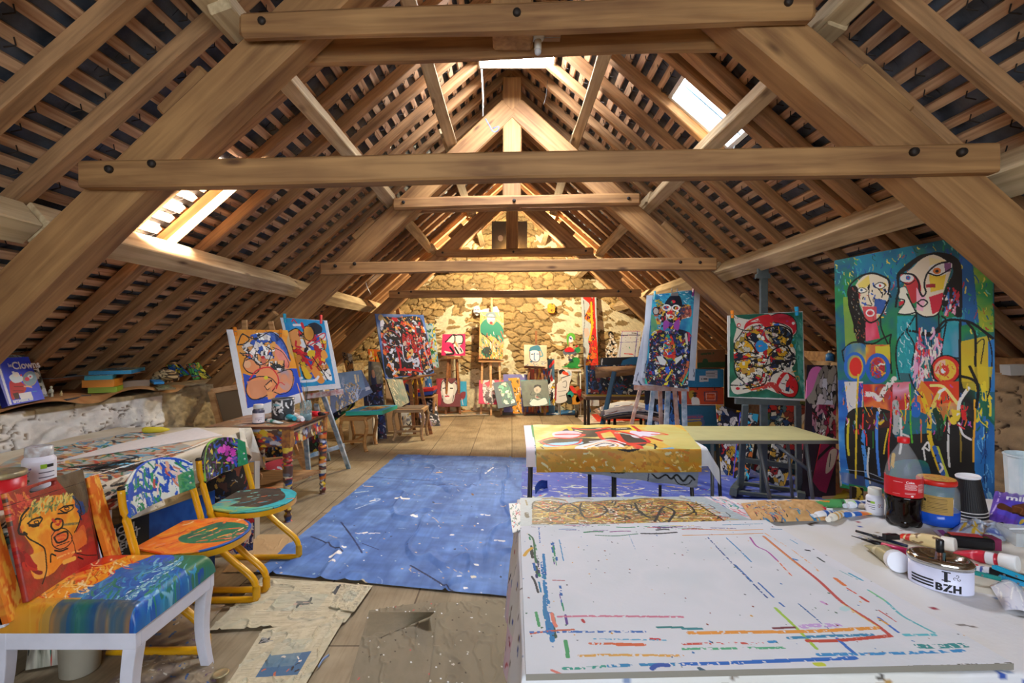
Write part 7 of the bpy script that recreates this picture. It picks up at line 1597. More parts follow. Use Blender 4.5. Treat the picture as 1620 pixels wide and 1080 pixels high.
peg(450,503,4.66,'#2aa8c8','cyan clothes peg at the top left of the blue picture',(1,7));peg(508,505,4.69,'#d82038','red clothes peg at the top right of the blue picture',(0,7))
# --- green picture on the grey studio easel
DG=mat('#5c6462',.55,var=.12,vscale=20,name='grey_green_easel_paint')
R_=easel('big grey-green studio easel on a castor base holding the green picture',P(1210,780,4.4),[
    ('mast',(1208,432,4.12),(1208,786,4.45),.062,.03,DG),('upright',(1179,640,4.20),(1171,772,4.40),.05,.03,DG),('upright',(1262,640,4.20),(1264,776,4.40),.05,.03,DG),
    ('crossbar',(1173,727,4.42),(1264,739,4.42),.045,.03,DG),('crossbar',(1174,764,4.5),(1264,776,4.5),.03,.05,DG),('crossbar',(1166,778,4.30),(1262,790,4.30),.03,.05,DG),('ledge',(1163,634,4.14),(1264,637,4.14),.05,.035,DG),
    ('foot_beam',(1160,778,4.28),(1178,755,4.95),.07,.06,DG),('foot_beam',(1268,786,4.28),(1262,758,4.95),.07,.06,DG)])
b=MB();hp=P(1208,432,4.1);k_=4.1/F
b.prism([hp+Vector((x*k_,0,z*k_))for x,z in((-11,-8),(11,-8),(11,-2),(8,0),(8,22),(5,27),(0,29),(-5,27),(-8,22),(-8,0),(-11,-2))],(0,.03,0));b.build('finial',DG,R_)
q=qpx([(1151,499),(1270,492),(1274,634),(1152,628)],4.10)
c=Cv(290,340,'#e4e4e0',q,(1140,480,6.747));c.k*=1.05
fld=[(105,125),(872,92),(888,1015),(95,992)]
c.poly(fld,'#2a7a5a');c.tint(fld,['#2a7058','#2f8a6a','#1f6048','#3a9078'],5,4,3);c.tint([(780,100),(872,92),(888,1010),(830,800)],['#3a9a8a','#5ab0a0','#2a8a78','#8ac8b8'],5,3,4);c.strokes([(780,100),(872,92),(888,1010),(840,700)],26,['#8ad0c0','#5ab8a8','#2a7a70'],16,3,1.4,.8,4)
blob_=[(150,150),(300,170),(440,130),(620,110),(760,160),(810,300),(740,400),(800,520),(760,680),(830,860),(780,980),(620,960),(440,900),(280,950),(150,960),(110,860),(200,760),(150,640),(170,520),(140,400),(170,260)]
c.poly(blob_,'#e8e0d0',True)
cr_=['#e8e0d0','#ddd4c4','#e8e4d8','#c8a848','#e8b020','#d8202c','#1c2238','#e8e0d0','#efe8dc']
c.vor([(160,420),(330,240),(500,230),(620,240),(740,300),(760,460),(800,600),(740,700),(560,760),(500,900),(330,930),(200,800),(150,640)],190,cr_,1.5,K,5,jag=3)
c.vor([(480,260),(640,250),(750,330),(740,440),(600,440),(500,380)],60,['#1c2238','#e8e0d0','#e8b428','#16140f','#2a4a70','#c8b070'],1.4,K,7);c.vor([(560,600),(760,600),(740,680),(520,690)],26,['#1a2038','#14120f','#2a3458','#e8e0d0'],1.4,K,8)
c.tint([(400,140),(520,120),(560,180),(520,250),(400,210),(300,240),(250,280),(280,200)],['#d8202c','#e02c30','#c81c28'],3,3,4);c.tint([(540,130),(640,110),(750,140),(800,210),(805,290),(770,330),(760,270),(680,220),(580,210)],['#d01c2c','#e03040','#b81c2c','#d83a50'],4,4,5);c.ell(775,212,16,16,'#f0e8e0');c.ell(710,190,14,10,'#c03a80');c.poly([(320,200),(420,190),(400,160),(330,190)],'#e8e0d4')
c.poly([(600,830),(660,740),(740,750),(810,830),(825,930),(780,990),(680,980),(610,920)],'#d81c24',True);c.poly([(620,870),(700,750),(730,790),(700,860),(780,940),(720,960),(640,930)],'#e8e0d4',True);c.poly([(700,860),(740,870),(730,940),(690,930)],'#1f3458');c.ell(712,872,18,20,'#d81c24');c.ell(185,905,22,16,'#d8202c');c.ell(195,232,22,22,'#d8202c');c.ell(197,234,13,13,'#efe8e0')
c.poly([(370,440),(420,390),(490,430),(500,480),(430,520),(390,500)],'#2a94d8',True);c.ell(415,455,10,10,'#e8a020');c.poly([(565,220),(620,210),(630,235),(580,245)],'#2a70d0');c.poly([(190,640),(270,600),(300,640),(290,690),(210,690)],'#e8b820');c.poly([(220,700),(280,690),(290,740),(230,750)],'#c89a40');c.poly([(310,690),(360,680),(370,730),(320,740)],'#c89040');c.poly([(230,620),(260,620),(260,660),(235,660)],'#e8e0d0');c.line([(460,880),(560,870),(620,930)],50,'#c83a34',dry=.25);c.line([(330,920),(450,890)],16,'#e04a28');c.poly([(760,390),(790,370),(780,400)],'#3ab0d8');c.ell(755,450,18,20,'#e8a020');c.ell(795,460,7,30,'#2ab0c8');c.ell(820,800,18,26,'#c89848',ring=8);c.line([(760,730),(800,720)],10,'#c89848')
bunch(c,[([(150,130),(230,200)],10,'#e8e0d8'),([(170,250),(230,280),(330,290),(350,250),(440,230)],8,K),([(160,400),(200,350),(240,290)],9,K),([(150,420),(150,480),(200,530),(290,520),(380,530)],10,K),([(260,380),(330,430),(370,500),(400,540)],12,K),([(110,870),(230,870),(250,840),(180,780),(150,700),(160,620),(240,590),(400,570)],10,K),([(240,910),(420,880),(480,840),(490,780)],10,K),([(520,540),(590,480),(700,450),(750,520),(780,580),(700,620),(560,640),(430,680),(300,660)],13,K),([(540,130),(620,105),(730,125),(800,190),(810,300),(780,340)],7,K),([(620,940),(700,990),(790,990),(830,900),(800,800),(720,740)],8,K),([(480,260),(620,240),(730,280),(760,370),(710,440)],12,K),([(430,360),(470,290),(520,260)],7,'#2a5a88'),([(400,210),(430,140),(520,130)],8,'#d81c28'),([(560,200),(660,220),(740,270),(770,340)],8,K),([(590,500),(620,560),(700,560),(730,500)],8,K),([(450,730),(430,840)],6,K)])
c.strokes(blob_,60,['#e8e0d0','#e8b828','#d81c28','#16140f','#2a60a0','#c85aa8'],8,2.4,.5,1.6,9)
picture('painting','green-bordered abstract picture with red and black shapes on the studio easel','painting',q,c,.01)
peg(1158,497,4.08,'#e8861a','orange clothes peg at the top left of the green picture',(1,6));peg(1260,492,4.08,'#2aa8d8','cyan clothes peg at the top right of the green picture',(1,7))
# ============================================================ MIDDLE AND BACK OF THE ATTIC
def A(name,label,pts,Y,base,cols=(),n=0,seed=1,ew=1.0,mix=None,ex=None,floor=False,thick=.02,ecol='#14121a',back=None,z=(0,0,1),kind='painting',over=1.3,group=None):
    Ys=Y if hasattr(Y,'__len__')else[Y]*4
    q=qpx(pts,Ys)
    if floor:q.c[2].z=q.c[3].z=0.0;q=Quad(*q.c)
    W=int(min(300,max(34,max(abs(pts[1][0]-pts[0][0]),abs(pts[2][0]-pts[3][0]))*over)));H=int(min(320,max(34,max(abs(pts[3][1]-pts[0][1]),abs(pts[2][1]-pts[1][1]))*over)))
    c=Cv(W,H,base,q,z);c.grain(.05)
    if n:c.vor(None,n,list(cols),ew,ecol,seed)
    if mix:c.strokes(None,mix[0],mix[1],mix[2],mix[3],seed=seed+1)
    if ex:ex(c)
    return picture(name,label,kind,q,c,thick,back=back,group=group)
Z5=(530,560,5.4);Z4=(540,440,5.4);ZB=(740,460,5.4)
# --- plastic wrapped picture
def x(c):
    c.tint([(0,150),(220,130),(260,300),(0,330)],['#5a80b0','#7a98c0','#4a6ea0'],3,3,3);c.strokes([(0,280),(190,220),(200,420),(10,470)],90,['#b89a68','#8a7a68','#d8d4d0','#e8c890','#6a6458','#a88a58'],8,2,1.4,.5,5);c.line([(170,180),(180,240)],14,'#e8d8b0');c.line([(195,180),(200,235)],9,'#d8c8a0');c.strokes([(0,140),(330,300),(200,430)],16,['#c8d4e8','#a8b8d8'],20,1.6,2,1,6);c.poly([(255,285),(290,275),(300,300),(262,315)],'#c8ccdc')
A('wrapped_painting','blue and gold painting wrapped in clear plastic standing on the wooden stool',[(520,592),(572,585),(590,620),(524,655)],[6.3,6.5,6.35,6.1],'#5a6a90',ex=x,z=Z5)
A('painting','blue, green and yellow painting whose lower edge shows under the wrapped one',[(522,640),(560,628),(562,640),(528,666)],[6.4,6.5,6.5,6.3],'#1f3a78',['#1f3a78','#c8c838','#2a7a48','#e8e8e0','#16204a'],30,4)
A('painting','brown and ochre abstract with black edge at the left wall',[(541,557),(556,560),(560,590),(548,590)],7.0,'#8a6a48',['#8a6a48','#c89a48','#5a4a40','#a8a090','#b87a3a'],30,5,back='#141214')
A('painting','grey-brown dim painting with a standing figure beside the dark leaning canvas',[(583,571),(603,573),(614,690),(584,690)],[7.5,7.6,7.4,7.3],'#5a5248',mix=(60,['#4a4a48','#6a6460','#5a4a38','#3a3a40'],14,4),ex=lambda c:(c.line([(330,200),(340,300)],40,'#1c2c58'),c.line([(325,150),(330,190)],22,'#b8846a')),z=Z5,floor=True)
A('painting','dark blue and black painting with small white marks behind the stool',[(574,612),(604,606),(612,689),(580,690)],[7.2,7.25,7.0,6.95],'#161a34',['#161a34','#1f2c60','#0f1020','#3a1830','#2a4088'],60,7,mix=(50,['#c8ccd8','#8a90b8','#7a2a4a','#0f1020'],5,1.4),floor=True,back='#0f0d10')
A('small_painting','small orange and yellow painting on the far left wall',[(582,552),(602,553),(604,576),(586,578)],8.4,'#e8702a',mix=(40,['#e8c030','#e84a20','#f0e0c0','#f09030','#2a1c10'],6,2.4),seed=4)
A('canvas','beige back of a canvas leaning behind the stool legs',[(552,655),(592,655),(594,700),(552,700)],[6.95,6.95,6.7,6.7],'#b09878',floor=True,kind='canvas')
A('canvas','white-edged canvas standing right of the stool',[(590,650),(598,648),(597,702),(592,702)],[6.7,6.8,6.65,6.6],'#d8d0c0',floor=True,kind='canvas')
A('canvas','brown wooden canvas back between the dark painting and the cane chair',[(610,600),(624,620),(636,684),(612,688)],[7.8,7.8,7.5,7.5],'#7a5a38',floor=True,kind='canvas')
# --- stool with turquoise painting, cane chair without back
def stool(name,label,cat,fx0,fx1,Yf,Yb,seatm,legm,sh=.45,cane=None,curl=.03):
    x0,x1=(fx0-CX)*Yf/F,(fx1-CX)*Yf/F;root=thing(name,((x0+x1)/2,(Yf+Yb)/2,0),label,cat)
    b=MB();b.box((x0-.01,Yf,sh-.055),(x1+.01,Yb,sh-.005));b.build('seat_frame',legm,root,bevel=.008)
    b=MB();b.box((x0+.03,Yf+.03,sh-.01),(x1-.03,Yb-.03,sh+.004));b.build('seat',seatm,root,bevel=.003)
    for x in(x0+.02,x1-.02):
        for y in(Yf+.02,Yb-.02):
            sx=-1 if x<(x0+x1)/2 else 1;b=MB()
            b.tube(smooth([Vector((x,y,sh-.03)),Vector((x+sx*curl*.8,y,sh*.68)),Vector((x-sx*curl*.2,y,sh*.3)),Vector((x+sx*curl*.3,y,.03)),Vector((x+sx*curl,y-.01,.0))],4),.022,8,rs=None);b.build('leg',legm,root)
    for y in(Yf+.02,Yb-.02):
        b=MB();b.bar((x0+.02,y,.13),(x1-.02,y,.13),.02,.028);b.build('stretcher',legm,root)
    b=MB();b.bar(((x0+x1)/2,Yf+.02,.13),((x0+x1)/2,Yb-.02,.13),.02,.028);b.build('stretcher',legm,root)
STW=wood('stool_wood','#8a5a2c','#c08a4c',.45,1.5,knots=False);CHW=wood('cane_chair_wood','#8a6a48','#b8946c',.6,1.5,knots=False)
stool('wooden_stool','curved-leg wooden stool carrying a turquoise painting','stool',538,579,6.12,6.6,STW,STW)
stool('cane_chair','backless light brown chair with cane seat in front of the big easel','chair',622,669,6.82,7.24,mat('#6a5a4c',.8),CHW)
q=Quad(Vector((-2.04,6.62,.515)),Vector((-1.60,6.75,.515)),Vector((-1.66,6.18,.515)),Vector((-2.1,6.10,.515)))
c=Cv(70,60,'#2a98c8');c.tint([(.2,.1),(.9,.15),(.75,.8),(.3,.85)],['#d8c030','#e8a828','#3a2a20','#e8d058'],9,9,3);c.strokes([(.2,.1),(.9,.15),(.75,.8),(.3,.85)],40,['#2a2018','#e8c838','#c86a28','#2a98c8'],7,1.8,seed=4)
picture('small_painting','turquoise-edged yellow painting lying flat on the wooden stool','painting',q,c,.05,back='#1fa088')
q=qpx([(597,556),(622,554),(648,636),(628,647)],[7.35,7.5,7.1,6.95])
c=Cv(70,140,'#5a6a58',q,(540,540,6));c.tint(None,['#4a6458','#6a7460','#8a8468','#56685a'],9,4,3);c.strokes([(340,95),(420,90),(500,300),(560,640),(520,630)],60,['#c8bc98','#a89a78','#e0d4b0','#7a7058'],8,1.6,1.2,.6,5);c.strokes(None,90,['#4a7060','#8a9070','#3a4a40','#b89a60','#5a8070'],8,1.5,1.2,.6,6)
picture('painting','grey-green mottled painting with black edge leaning on the cane chair','painting',q,c,.035,back='#121010')
A('painting','white and yellow canvas seen under the cane chair',[(632,652),(653,650),(657,680),(634,682)],[7.5,7.5,7.35,7.35],'#d0ccc0',mix=(26,['#c8a848','#2a2a2c','#8a8a90','#e8e4dc'],7,2.4),floor=True)
# --- big black and red painting
easel('brown wooden easel holding the black and red painting',P(655,640,7.5),[('mast',(625,472,7.6),(652,600,7.5),.06,.03,DARKWOOD),('leg',(648,596,7.45),(656,690,7.3),.05,.03,DARKWOOD),('leg',(662,596,7.45),(682,690,7.3),.05,.03,DARKWOOD),('leg',(655,560,7.6),(660,660,8.0),.05,.03,DARKWOOD),('ledge',(628,602,7.3),(690,592,7.5),.03,.06,DARKWOOD)])
q=qpx([(593,496),(670,498),(687,590),(610,600)],[7.2,7.55,7.5,7.15])
c=Cv(220,250,'#4a6ab0',q,(590,490,9));c.tint(None,['#5a80c8','#3a5aa0','#8a98b8'],4,3,3)
B2=[(130,110),(330,110),(640,100),(730,260),(790,500),(850,880),(420,940),(200,940),(140,560),(110,300)]
c.vor(B2,330,['#15121a','#15121a','#1c1820','#a8b4d8','#b81c24','#0f0d12','#c8cce0','#d86a28','#2a2440','#c8a868','#3a1418','#15121a'],.8,'#0f0d12',6,jag=2);c.vor([(430,330),(640,330),(700,440),(640,600),(460,560)],70,['#b81c24','#a8141c','#d02428','#15121a','#8a1018','#c8b0a8'],.5,'#1a0c10',8)
c.strokes(B2,170,['#c8d0e8','#b81820','#0f0d12','#0f0d12','#e0802c','#8a9ad0'],9,1.6,1.3,1.6,9);c.ell(110,110,35,45,'#b8a070');c.line([(130,100),(210,190)],20,'#a89060')
bunch(c,[([(340,540),(380,700),(400,850)],22,'#b01820'),([(630,560),(670,720),(690,840)],16,'#a81820'),([(370,850),(560,850),(700,880)],22,'#b81c20'),([(150,560),(140,400),(180,320),(280,300),(380,380)],9,'#8a1c30'),([(720,480),(760,640),(820,820)],12,'#98a0b8'),([(420,520),(440,680),(500,740),(640,680)],10,'#c8d0e8'),([(520,590),(560,570),(550,640),(520,640)],20,'#c8a868'),([(580,740),(640,730),(640,790),(590,790)],24,'#b8c0d8'),([(500,200),(580,270)],22,'#d87828'),([(690,240),(730,310)],22,'#e07c20')])
c.strokes([(380,90),(700,90),(690,150),(380,160)],16,['#c8b468','#15121a','#d8802c'],5,4,1,3,4)
picture('painting','large dark painting with red figure and blue edge on the brown easel','painting',q,c,.03,back='#2a4a90')
A('painting','tall white and green spotted painting behind the black and red one',[(668,510),(687,512),(694,581),(676,582)],8.2,'#b8d0d8',mix=(80,['#e8e8e0','#3a9a48','#e8d030','#3a98c0','#d83838','#2a6a40'],7,2.6),seed=5,back='#4aa0b8')
A('small_painting','small sky-blue and white painting under the big dark painting',[(671,592),(682,591),(683,612),(673,612)],8.3,'#3a88c8',mix=(20,['#e8f0f4','#2a6ab0','#e8d850'],6,3),seed=5)
A('painting','splattered painting in red, yellow and black behind the easel legs',[(632,600),(672,596),(676,628),(640,634)],8.6,'#8a7058',['#c8b890','#c83028','#e8c030','#1c1814','#8a6a48','#e8e0d0'],60,6,floor=True)
b=MB();b.prism([P(657,617,8.1),P(686,613,8.1),P(686,618,8.1),P(658,621,8.1)],(0,.4,0));o=b.build('canvas',mat('#b01c24',.5));tag(o,'flat canvas with red edge lying on a shelf behind the easel','canvas')
b=MB();b.prism([P(658,621.5,8.1),P(686,618.5,8.1),P(684,624,8.1),P(660,627,8.1)],(0,.4,0));o=b.build('canvas',mat('#1f3a90',.5));tag(o,'flat canvas with dark blue edge lying under the red-edged one','canvas')
root=thing('low_shelf',P(672,640,8.3),'low wooden shelf carrying the red and blue edged canvases','shelf');b=MB();zz=P(672,627.5,8.1).z;b.box((-1.62,8.08,zz-.02),(-1.3,8.5,zz));b.build('board',OAK2,root)
for xx in(-1.6,-1.33):b=MB();b.box((xx,8.1,0),(xx+.03,8.48,zz-.02));b.build('side_panel',OAK2,root)
A('painting','narrow dark blue painting with yellow moon leaning behind the cane chair',[(641,606),(649,610),(655,640),(646,640)],7.9,'#142c78',floor=True,ex=lambda c:c.line([(644,620),(647,625)],2,'#e0c030'))
A('painting','black painting with white and violet splatters standing by the cane chair',[(656,632),(688,628),(697,671),(668,678)],[8.2,8.25,8.1,7.95],'#1c181c',['#1c181c','#2a2426','#15121a','#d8d4d8','#5a4a6a','#1c181c','#7a6858','#15121a'],110,4,.5,mix=(50,['#e0dce0','#15121a','#8a7088'],5,2),floor=True)
# --- along the back wall
YB=9.35
def board_on_easel(label,cx_,top,ledge,legs,Y,m=DARKWOOD):
    easel(label,P(cx_,640,Y),[('ledge',(ledge[0],ledge[2],Y),(ledge[1],ledge[2],Y),.04,.09,m)]+[('leg',(a[0],ledge[2],Y+.05),(b_[0],CY+1.4*F/yy,yy),.04,.035,m)for a,b_,yy in legs]+([('mast',(top[0],top[1],Y+.07),(top[2],ledge[2],Y+.07),.04,.03,m)]if top else[]))
board_on_easel('tall dark wooden stand under the pink painting',718,None,(706,732,566),[((709,0),(705,0),9.2),((723,0),(728,0),9.2),((712,0),(710,0),9.5),((722,0),(724,0),9.5)],9.3)
def x(c):
    for p in([(890,540),(960,480),(960,550),(920,545)],[(960,490),(1030,490),(1030,560),(980,570)],[(880,620),(960,640),(920,655)],[(960,560),(1000,570),(1040,620),(1030,640),(980,640)]):c.poly(p,'#e0dcd4',True)
    bunch(c,[([(890,545),(960,480),(970,545),(950,560)],8,K),([(960,490),(1030,490),(1035,550),(1000,560)],8,K),([(930,590),(960,640),(900,650)],14,K),([(990,560),(1010,610)],12,'#e8a8b8'),([(970,590),(1000,640)],12,'#15120f'),([(975,550),(990,580)],12,'#d8a868'),([(1015,600),(1030,630)],8,K)])
A('painting','bright pink painting with a white dog-like shape on the tall stand',[(700,528.5),(736,528),(736,562.5),(698,562)],9.25,'#d82c68',ex=x,z=Z4,back='#a82050',over=2.2)
board_on_easel('light wooden easel under the accordion player painting',777,(778,470,778),(757,797,571),[((763,0),(761,0),9.2),((776,0),(777,0),9.15),((790,0),(793,0),9.2)],9.3,BEECH)
def x(c):
    c.tint([(1180,280),(1395,285),(1390,690),(1175,690)],['#e88a5a','#e8a858','#f0b070','#e87a50'],5,4,3);c.strokes([(1180,280),(1395,285),(1390,450),(1180,450)],40,['#f0c080','#e8604a','#f0d8b0'],12,2.2,1.2,.8,4)
    c.poly([(1190,400),(1240,350),(1290,400),(1330,370),(1385,440),(1380,560),(1300,500),(1200,480)],'#2a8068',True);c.poly([(1240,300),(1300,290),(1320,330),(1240,330)],'#6a8088',True);c.ell(1278,350,34,44,'#e8c8b0');c.ell(1278,345,34,12,'#d8e8e8');c.ell(1280,382,14,12,'#d83038')
    c.strokes([(1200,470),(1370,450),(1380,600),(1200,600)],60,['#f0ece0','#2a2a28','#e8a030','#c85a40','#2a7a68','#8ab0b0'],14,2.2,1.4,.5,5);c.ell(1245,630,42,46,'#3a403c');c.strokes([(1180,580),(1390,580),(1390,690),(1180,690)],60,['#e8c828','#1f6a4a','#2a2c28','#e8e0d0','#1f8a68'],8,2.4,1.2,1.2,6)
    bunch(c,[([(1200,470),(1260,520),(1330,600)],6,K),([(1250,330),(1310,335)],6,'#3a4a50'),([(1290,560),(1330,580),(1380,550)],14,'#e89a78')])
A('painting','tall orange and green painting of an accordion player on the back wall easel',[(759.5,493),(797,494),(796,568),(757.5,567)],9.22,'#e89a60',ex=x,z=Z4,back='#c8a050',over=2.2)
board_on_easel('small brown easel under the painting of a face with blue beret',847,(848,523,848),(829,862,580.5),[((838,0),(830,0),9.15),((847,0),(847,0),9.3),((857,0),(862,0),9.15)],9.3)
def x(c):
    c.tint(None,['#e8b490','#e8c4a4','#f0d0b4'],3,3,3);c.poly([(525,510),(540,480),(600,465),(625,500),(600,520),(540,525)],'#3a7890',True);c.poly([(530,520),(600,515),(610,590),(570,605),(540,590)],'#f0ece8',True);c.strokes([(500,600),(660,600),(660,640),(490,640)],26,['#4a8aa0','#8ab0b8','#2a5a70','#c8c8b8'],9,2.6,.2,.8,4)
    bunch(c,[([(530,520),(535,580),(570,605),(610,590),(615,520)],6,'#2a4a68'),([(570,530),(568,585),(580,590)],6,'#3a70a8'),([(590,540),(605,540)],7,'#2a60a8'),([(545,542),(560,540)],7,'#2a3a50'),([(620,500),(640,550),(620,560)],9,'#5a98a8')])
A('painting','peach painting of a white face under a blue beret on the small easel',[(829,545),(865,546),(865,580),(829,578)],9.2,'#e8b490',ex=x,z=ZB,back='#c8986a',over=2.2)
def x(c):
    c.tint([(820,860),(870,860),(850,1080),(820,1080)],['#a8283a','#8a2030'],3,3,3);c.poly([(860,880),(900,865),(940,900),(980,865),(1005,900),(975,980),(950,1060),(880,1060),(850,960)],'#c8c4bc',True);c.poly([(870,910),(950,910),(950,990),(905,1040),(870,980)],'#e4dcd4',True)
    bunch(c,[([(850,960),(860,890),(900,868),(940,900),(985,868),(1005,910),(975,990)],6,'#2a2226'),([(900,945),(898,990),(910,998)],4,K),([(870,940),(890,938)],8,'#1a1a1c'),([(930,940),(950,940)],8,'#1a1a1c'),([(890,1008),(918,1006)],9,'#c02030'),([(880,880),(900,900)],8,'#8a3048'),([(970,890),(985,905)],8,'#8a3048'),([(865,1000),(870,1050)],5,'#3a3034'),([(960,1000),(950,1050)],5,'#3a3034')])
A('painting','dark red portrait of a pale woman face standing on the floor at the back wall',[(690,598),(728,598),(728,643),(690,643)],[9.35,9.35,9.15,9.15],'#6a2a30',ex=x,z=Z4,over=2.2)
A('painting','cyan painting with a dark red flower partly behind the woman portrait',[(726,603),(738,603),(739,642),(727,642)],[9.4,9.4,9.25,9.25],'#1f90b8',ex=lambda c:(c.poly([(1020,980),(1060,970),(1055,1020),(1020,1040)],'#7a1c28',True),c.line([(1030,1030),(1040,1080)],6,'#e8e0e0')),z=Z4)
def x(c):c.vor([(1215,880),(1300,870),(1320,1000),(1290,1075),(1220,1050)],30,['#d8d0cc','#a89a98','#d83048','#6a5a5c','#e8c8c8','#3a2a30'],.8,'#2a1c22',3)
A('painting','crimson painting with a pale grey figure standing at the back wall',[(758,601),(797,601),(795,640),(757,638)],[9.3,9.3,9.1,9.1],'#c01c50',ex=x,z=Z4,over=2)
def x(c):c.vor([(1340,930),(1400,890),(1440,930),(1460,1010),(1480,1060),(1380,1070),(1370,1000)],34,['#3a8a6a','#5aa888','#d8c8a8','#8ab0a0','#1f5a58','#c8e0c8'],.7,'#123038',3)
A('painting','dark teal painting with green fish shapes leaning in front of the crimson one',[(780,605),(808,602),(818,640),(788,646)],[9.1,9.15,8.9,8.8],'#14384c',ex=x,z=Z4,over=2)
A('painting','black, white and orange leopard-spotted painting behind the teal one',[(804,598),(822,597),(826,640),(812,641)],[9.5,9.5,9.35,9.35],'#e8a028',mix=(80,['#15120f','#f0ece0','#e89a20','#15120f'],4,2.2),seed=3,over=1.8,floor=True)
A('painting','long lilac painting with yellow daisies lying along the back wall',[(796,592),(834,592),(836,603),(797,604)],9.5,'#8a88c8',mix=(30,['#e8d838','#f0ece8','#15120f','#8a88c8'],5,2),seed=3,floor=True)
A('painting','colourful crowded painting behind the small easel legs',[(836,584),(876,582),(876,603),(836,603)],9.5,'#c85a28',mix=(150,['#e84a28','#f0ece8','#2a58b8','#e8c030','#15120f','#8a4a28','#e88a30'],6,2.4),seed=6,floor=True)
def x(c):
    c.tint([(460,770),(690,770),(690,980),(470,980)],['#5a5a54','#6a7468','#4a5650'],3,3,3);c.line([(455,765),(680,765),(700,970)],12,'#3a8088',dry=.3);c.ell(595,840,30,34,'#b8b0a0');c.poly([(565,830),(575,805),(620,805),(625,830),(600,815)],'#1a1a1c',True);c.poly([(530,950),(550,920),(600,930),(660,910),(680,960),(600,980),(540,975)],'#c8d8d0',True)
    bunch(c,[([(585,880),(580,910),(620,920)],8,'#a8a498'),([(530,950),(560,920),(600,930),(660,910),(685,955)],4,'#1f5a5c'),([(590,838),(590,860)],3,K),([(545,860),(540,890),(600,880),(625,890)],3,'#2a2a28'),([(590,905),(600,908)],6,'#c83030')])
A('painting','grey painting of a pierrot with white ruff standing at the back wall',[(823,601),(866,600),(871,641),(828,643)],[9.2,9.2,9.0,9.0],'#5c6058',ex=x,z=ZB,back='#2a7a8a',over=2.2)
A('painting','narrow tall painting, blue-red above and yellow-white below, right of the pierrot',[(866,568),(877,567),(878,640),(868,641)],[9.5,9.5,9.4,9.4],'#3a6078',ex=lambda c:(c.vor([(866,600),(878,600),(878,641),(866,641)],40,['#f0ece4','#e8b828','#15120f','#f0ece4'],.6,K,3),c.line([(870,580),(876,572)],3,'#e02828'),c.line([(869,590),(873,600)],4,'#d83028'),c.line([(872,585),(870,595)],2,'#e8ece8')),over=2.4,floor=True)
def x(c):
    c.vor([(985,60),(1060,60),(1080,150),(1100,400),(1115,640),(1010,640),(1040,500),(1030,420),(1060,300),(1000,230),(1040,120)],50,['#e02818','#e8b820','#e86820','#d82018','#e8a020','#c83018'],.9,'#2a2a2c',3);c.line([(1075,60),(1085,300),(1100,500),(1110,630)],12,'#d82018');c.line([(1055,100),(1060,300),(1040,420)],12,'#e8b820');c.poly([(990,320),(1030,320),(1040,380),(1005,400)],'#d8b0a0');c.line([(990,80),(1000,240),(990,400),(1000,520)],3,'#3a4048')
A('painting','very tall narrow red and yellow strip painting leaning on the back wall',[(919,462),(943,462),(948,642),(927,642)],[9.62,9.62,9.35,9.35],'#b8c0c0',ex=x,z=ZB,over=1.8,thick=.02)
def cut(name,label,cat,pts,Y,base,cols,n,seed,thick=.02,lines=(),mix=None,z=(0,0,1),ex=None):
    xs=[p[0]for p in pts];ys=[p[1]for p in pts];x0,x1,y0,y1=min(xs),max(xs),min(ys),max(ys);k=z[2]
    q=qpx([(z[0]+a/k,z[1]+b_/k)for a,b_ in((x0,y0),(x1,y0),(x1,y1),(x0,y1))],[Y]*4)
    W=int(max(40,(x1-x0)/k*2.6));H=int(max(40,(y1-y0)/k*2.6));c=Cv(W,H,base,q,z)
    if n:c.vor(None,n,cols,.8,K,seed)
    if mix:c.strokes(None,mix[0],mix[1],mix[2],mix[3],seed=seed)
    if ex:ex(c)
    bunch(c,lines);hole=~c.mask(pts,True)
    return surf(name,c,q.grid,M_ATTR,label=label,cat=cat,hole=hole,solid=thick)
cut('mask','white mask hung on the back wall left of the accordion player','mask',[(1130,250),(1155,235),(1180,250),(1185,290),(1160,320),(1130,290)],9.62,'#e8e8e4',[],0,1,.05,[([(1140,270),(1150,268)],6,'#8a8a8a'),([(1163,268),(1175,270)],6,'#8a8a8a')],z=Z4)
cut('mask','yellow-orange mask with black marks on the back wall','mask',[(682,120),(710,105),(745,120),(745,180),(715,190),(685,175)],9.62,'#e89a10',[],0,1,.05,mix=(22,['#2a1808','#e8a818','#d88010'],5,2.4),z=ZB)
b=MB();b.prism([P(750,493,9.55)+Vector((0,0,0))]+[P(x_,y_,9.55)for x_,y_ in((785,500),(790,492),(786,484))],(0,.05,0))
tag(b.build('figurine',mat('#e8e8e4',.5)),'small white pointed figure beside the light easel mast','figurine')
cut('cutout_sculpture','painted cut-out of a white pierrot clown with black cap at the back right','sculpture',[(1200,360),(1225,345),(1245,370),(1250,420),(1275,450),(1280,510),(1262,570),(1185,570),(1180,500),(1205,440),(1210,410)],9.3,'#ece6d8',['#ece6d8','#f0ece0','#e8e4dc','#c8a878','#15120f','#d8c8b0'],60,3,.02,[([(1200,400),(1205,365),(1225,352),(1245,372)],16,'#15120f')],z=ZB)
def x(c):
    c.poly([(1290,340),(1480,340),(1445,570),(1275,565)],'#d8dce0');bunch(c,[([(1300,380),(1470,378)],6,'#3a2a50'),([(1290,440),(1460,435)],3,'#6a6ab0'),([(1320,350),(1300,560)],4,'#6a5ab8'),([(1450,350),(1425,565)],5,'#5a4aa8'),([(1340,535),(1410,540)],7,'#d84848'),([(1380,480),(1385,490)],6,'#3a9a78'),([(1300,345),(1470,345)],4,'#c83048'),([(1400,360),(1440,365)],5,'#2a2a2a')]);c.dots(None,30,['#2a2a38','#c83048','#5a4aa8'],1,4)
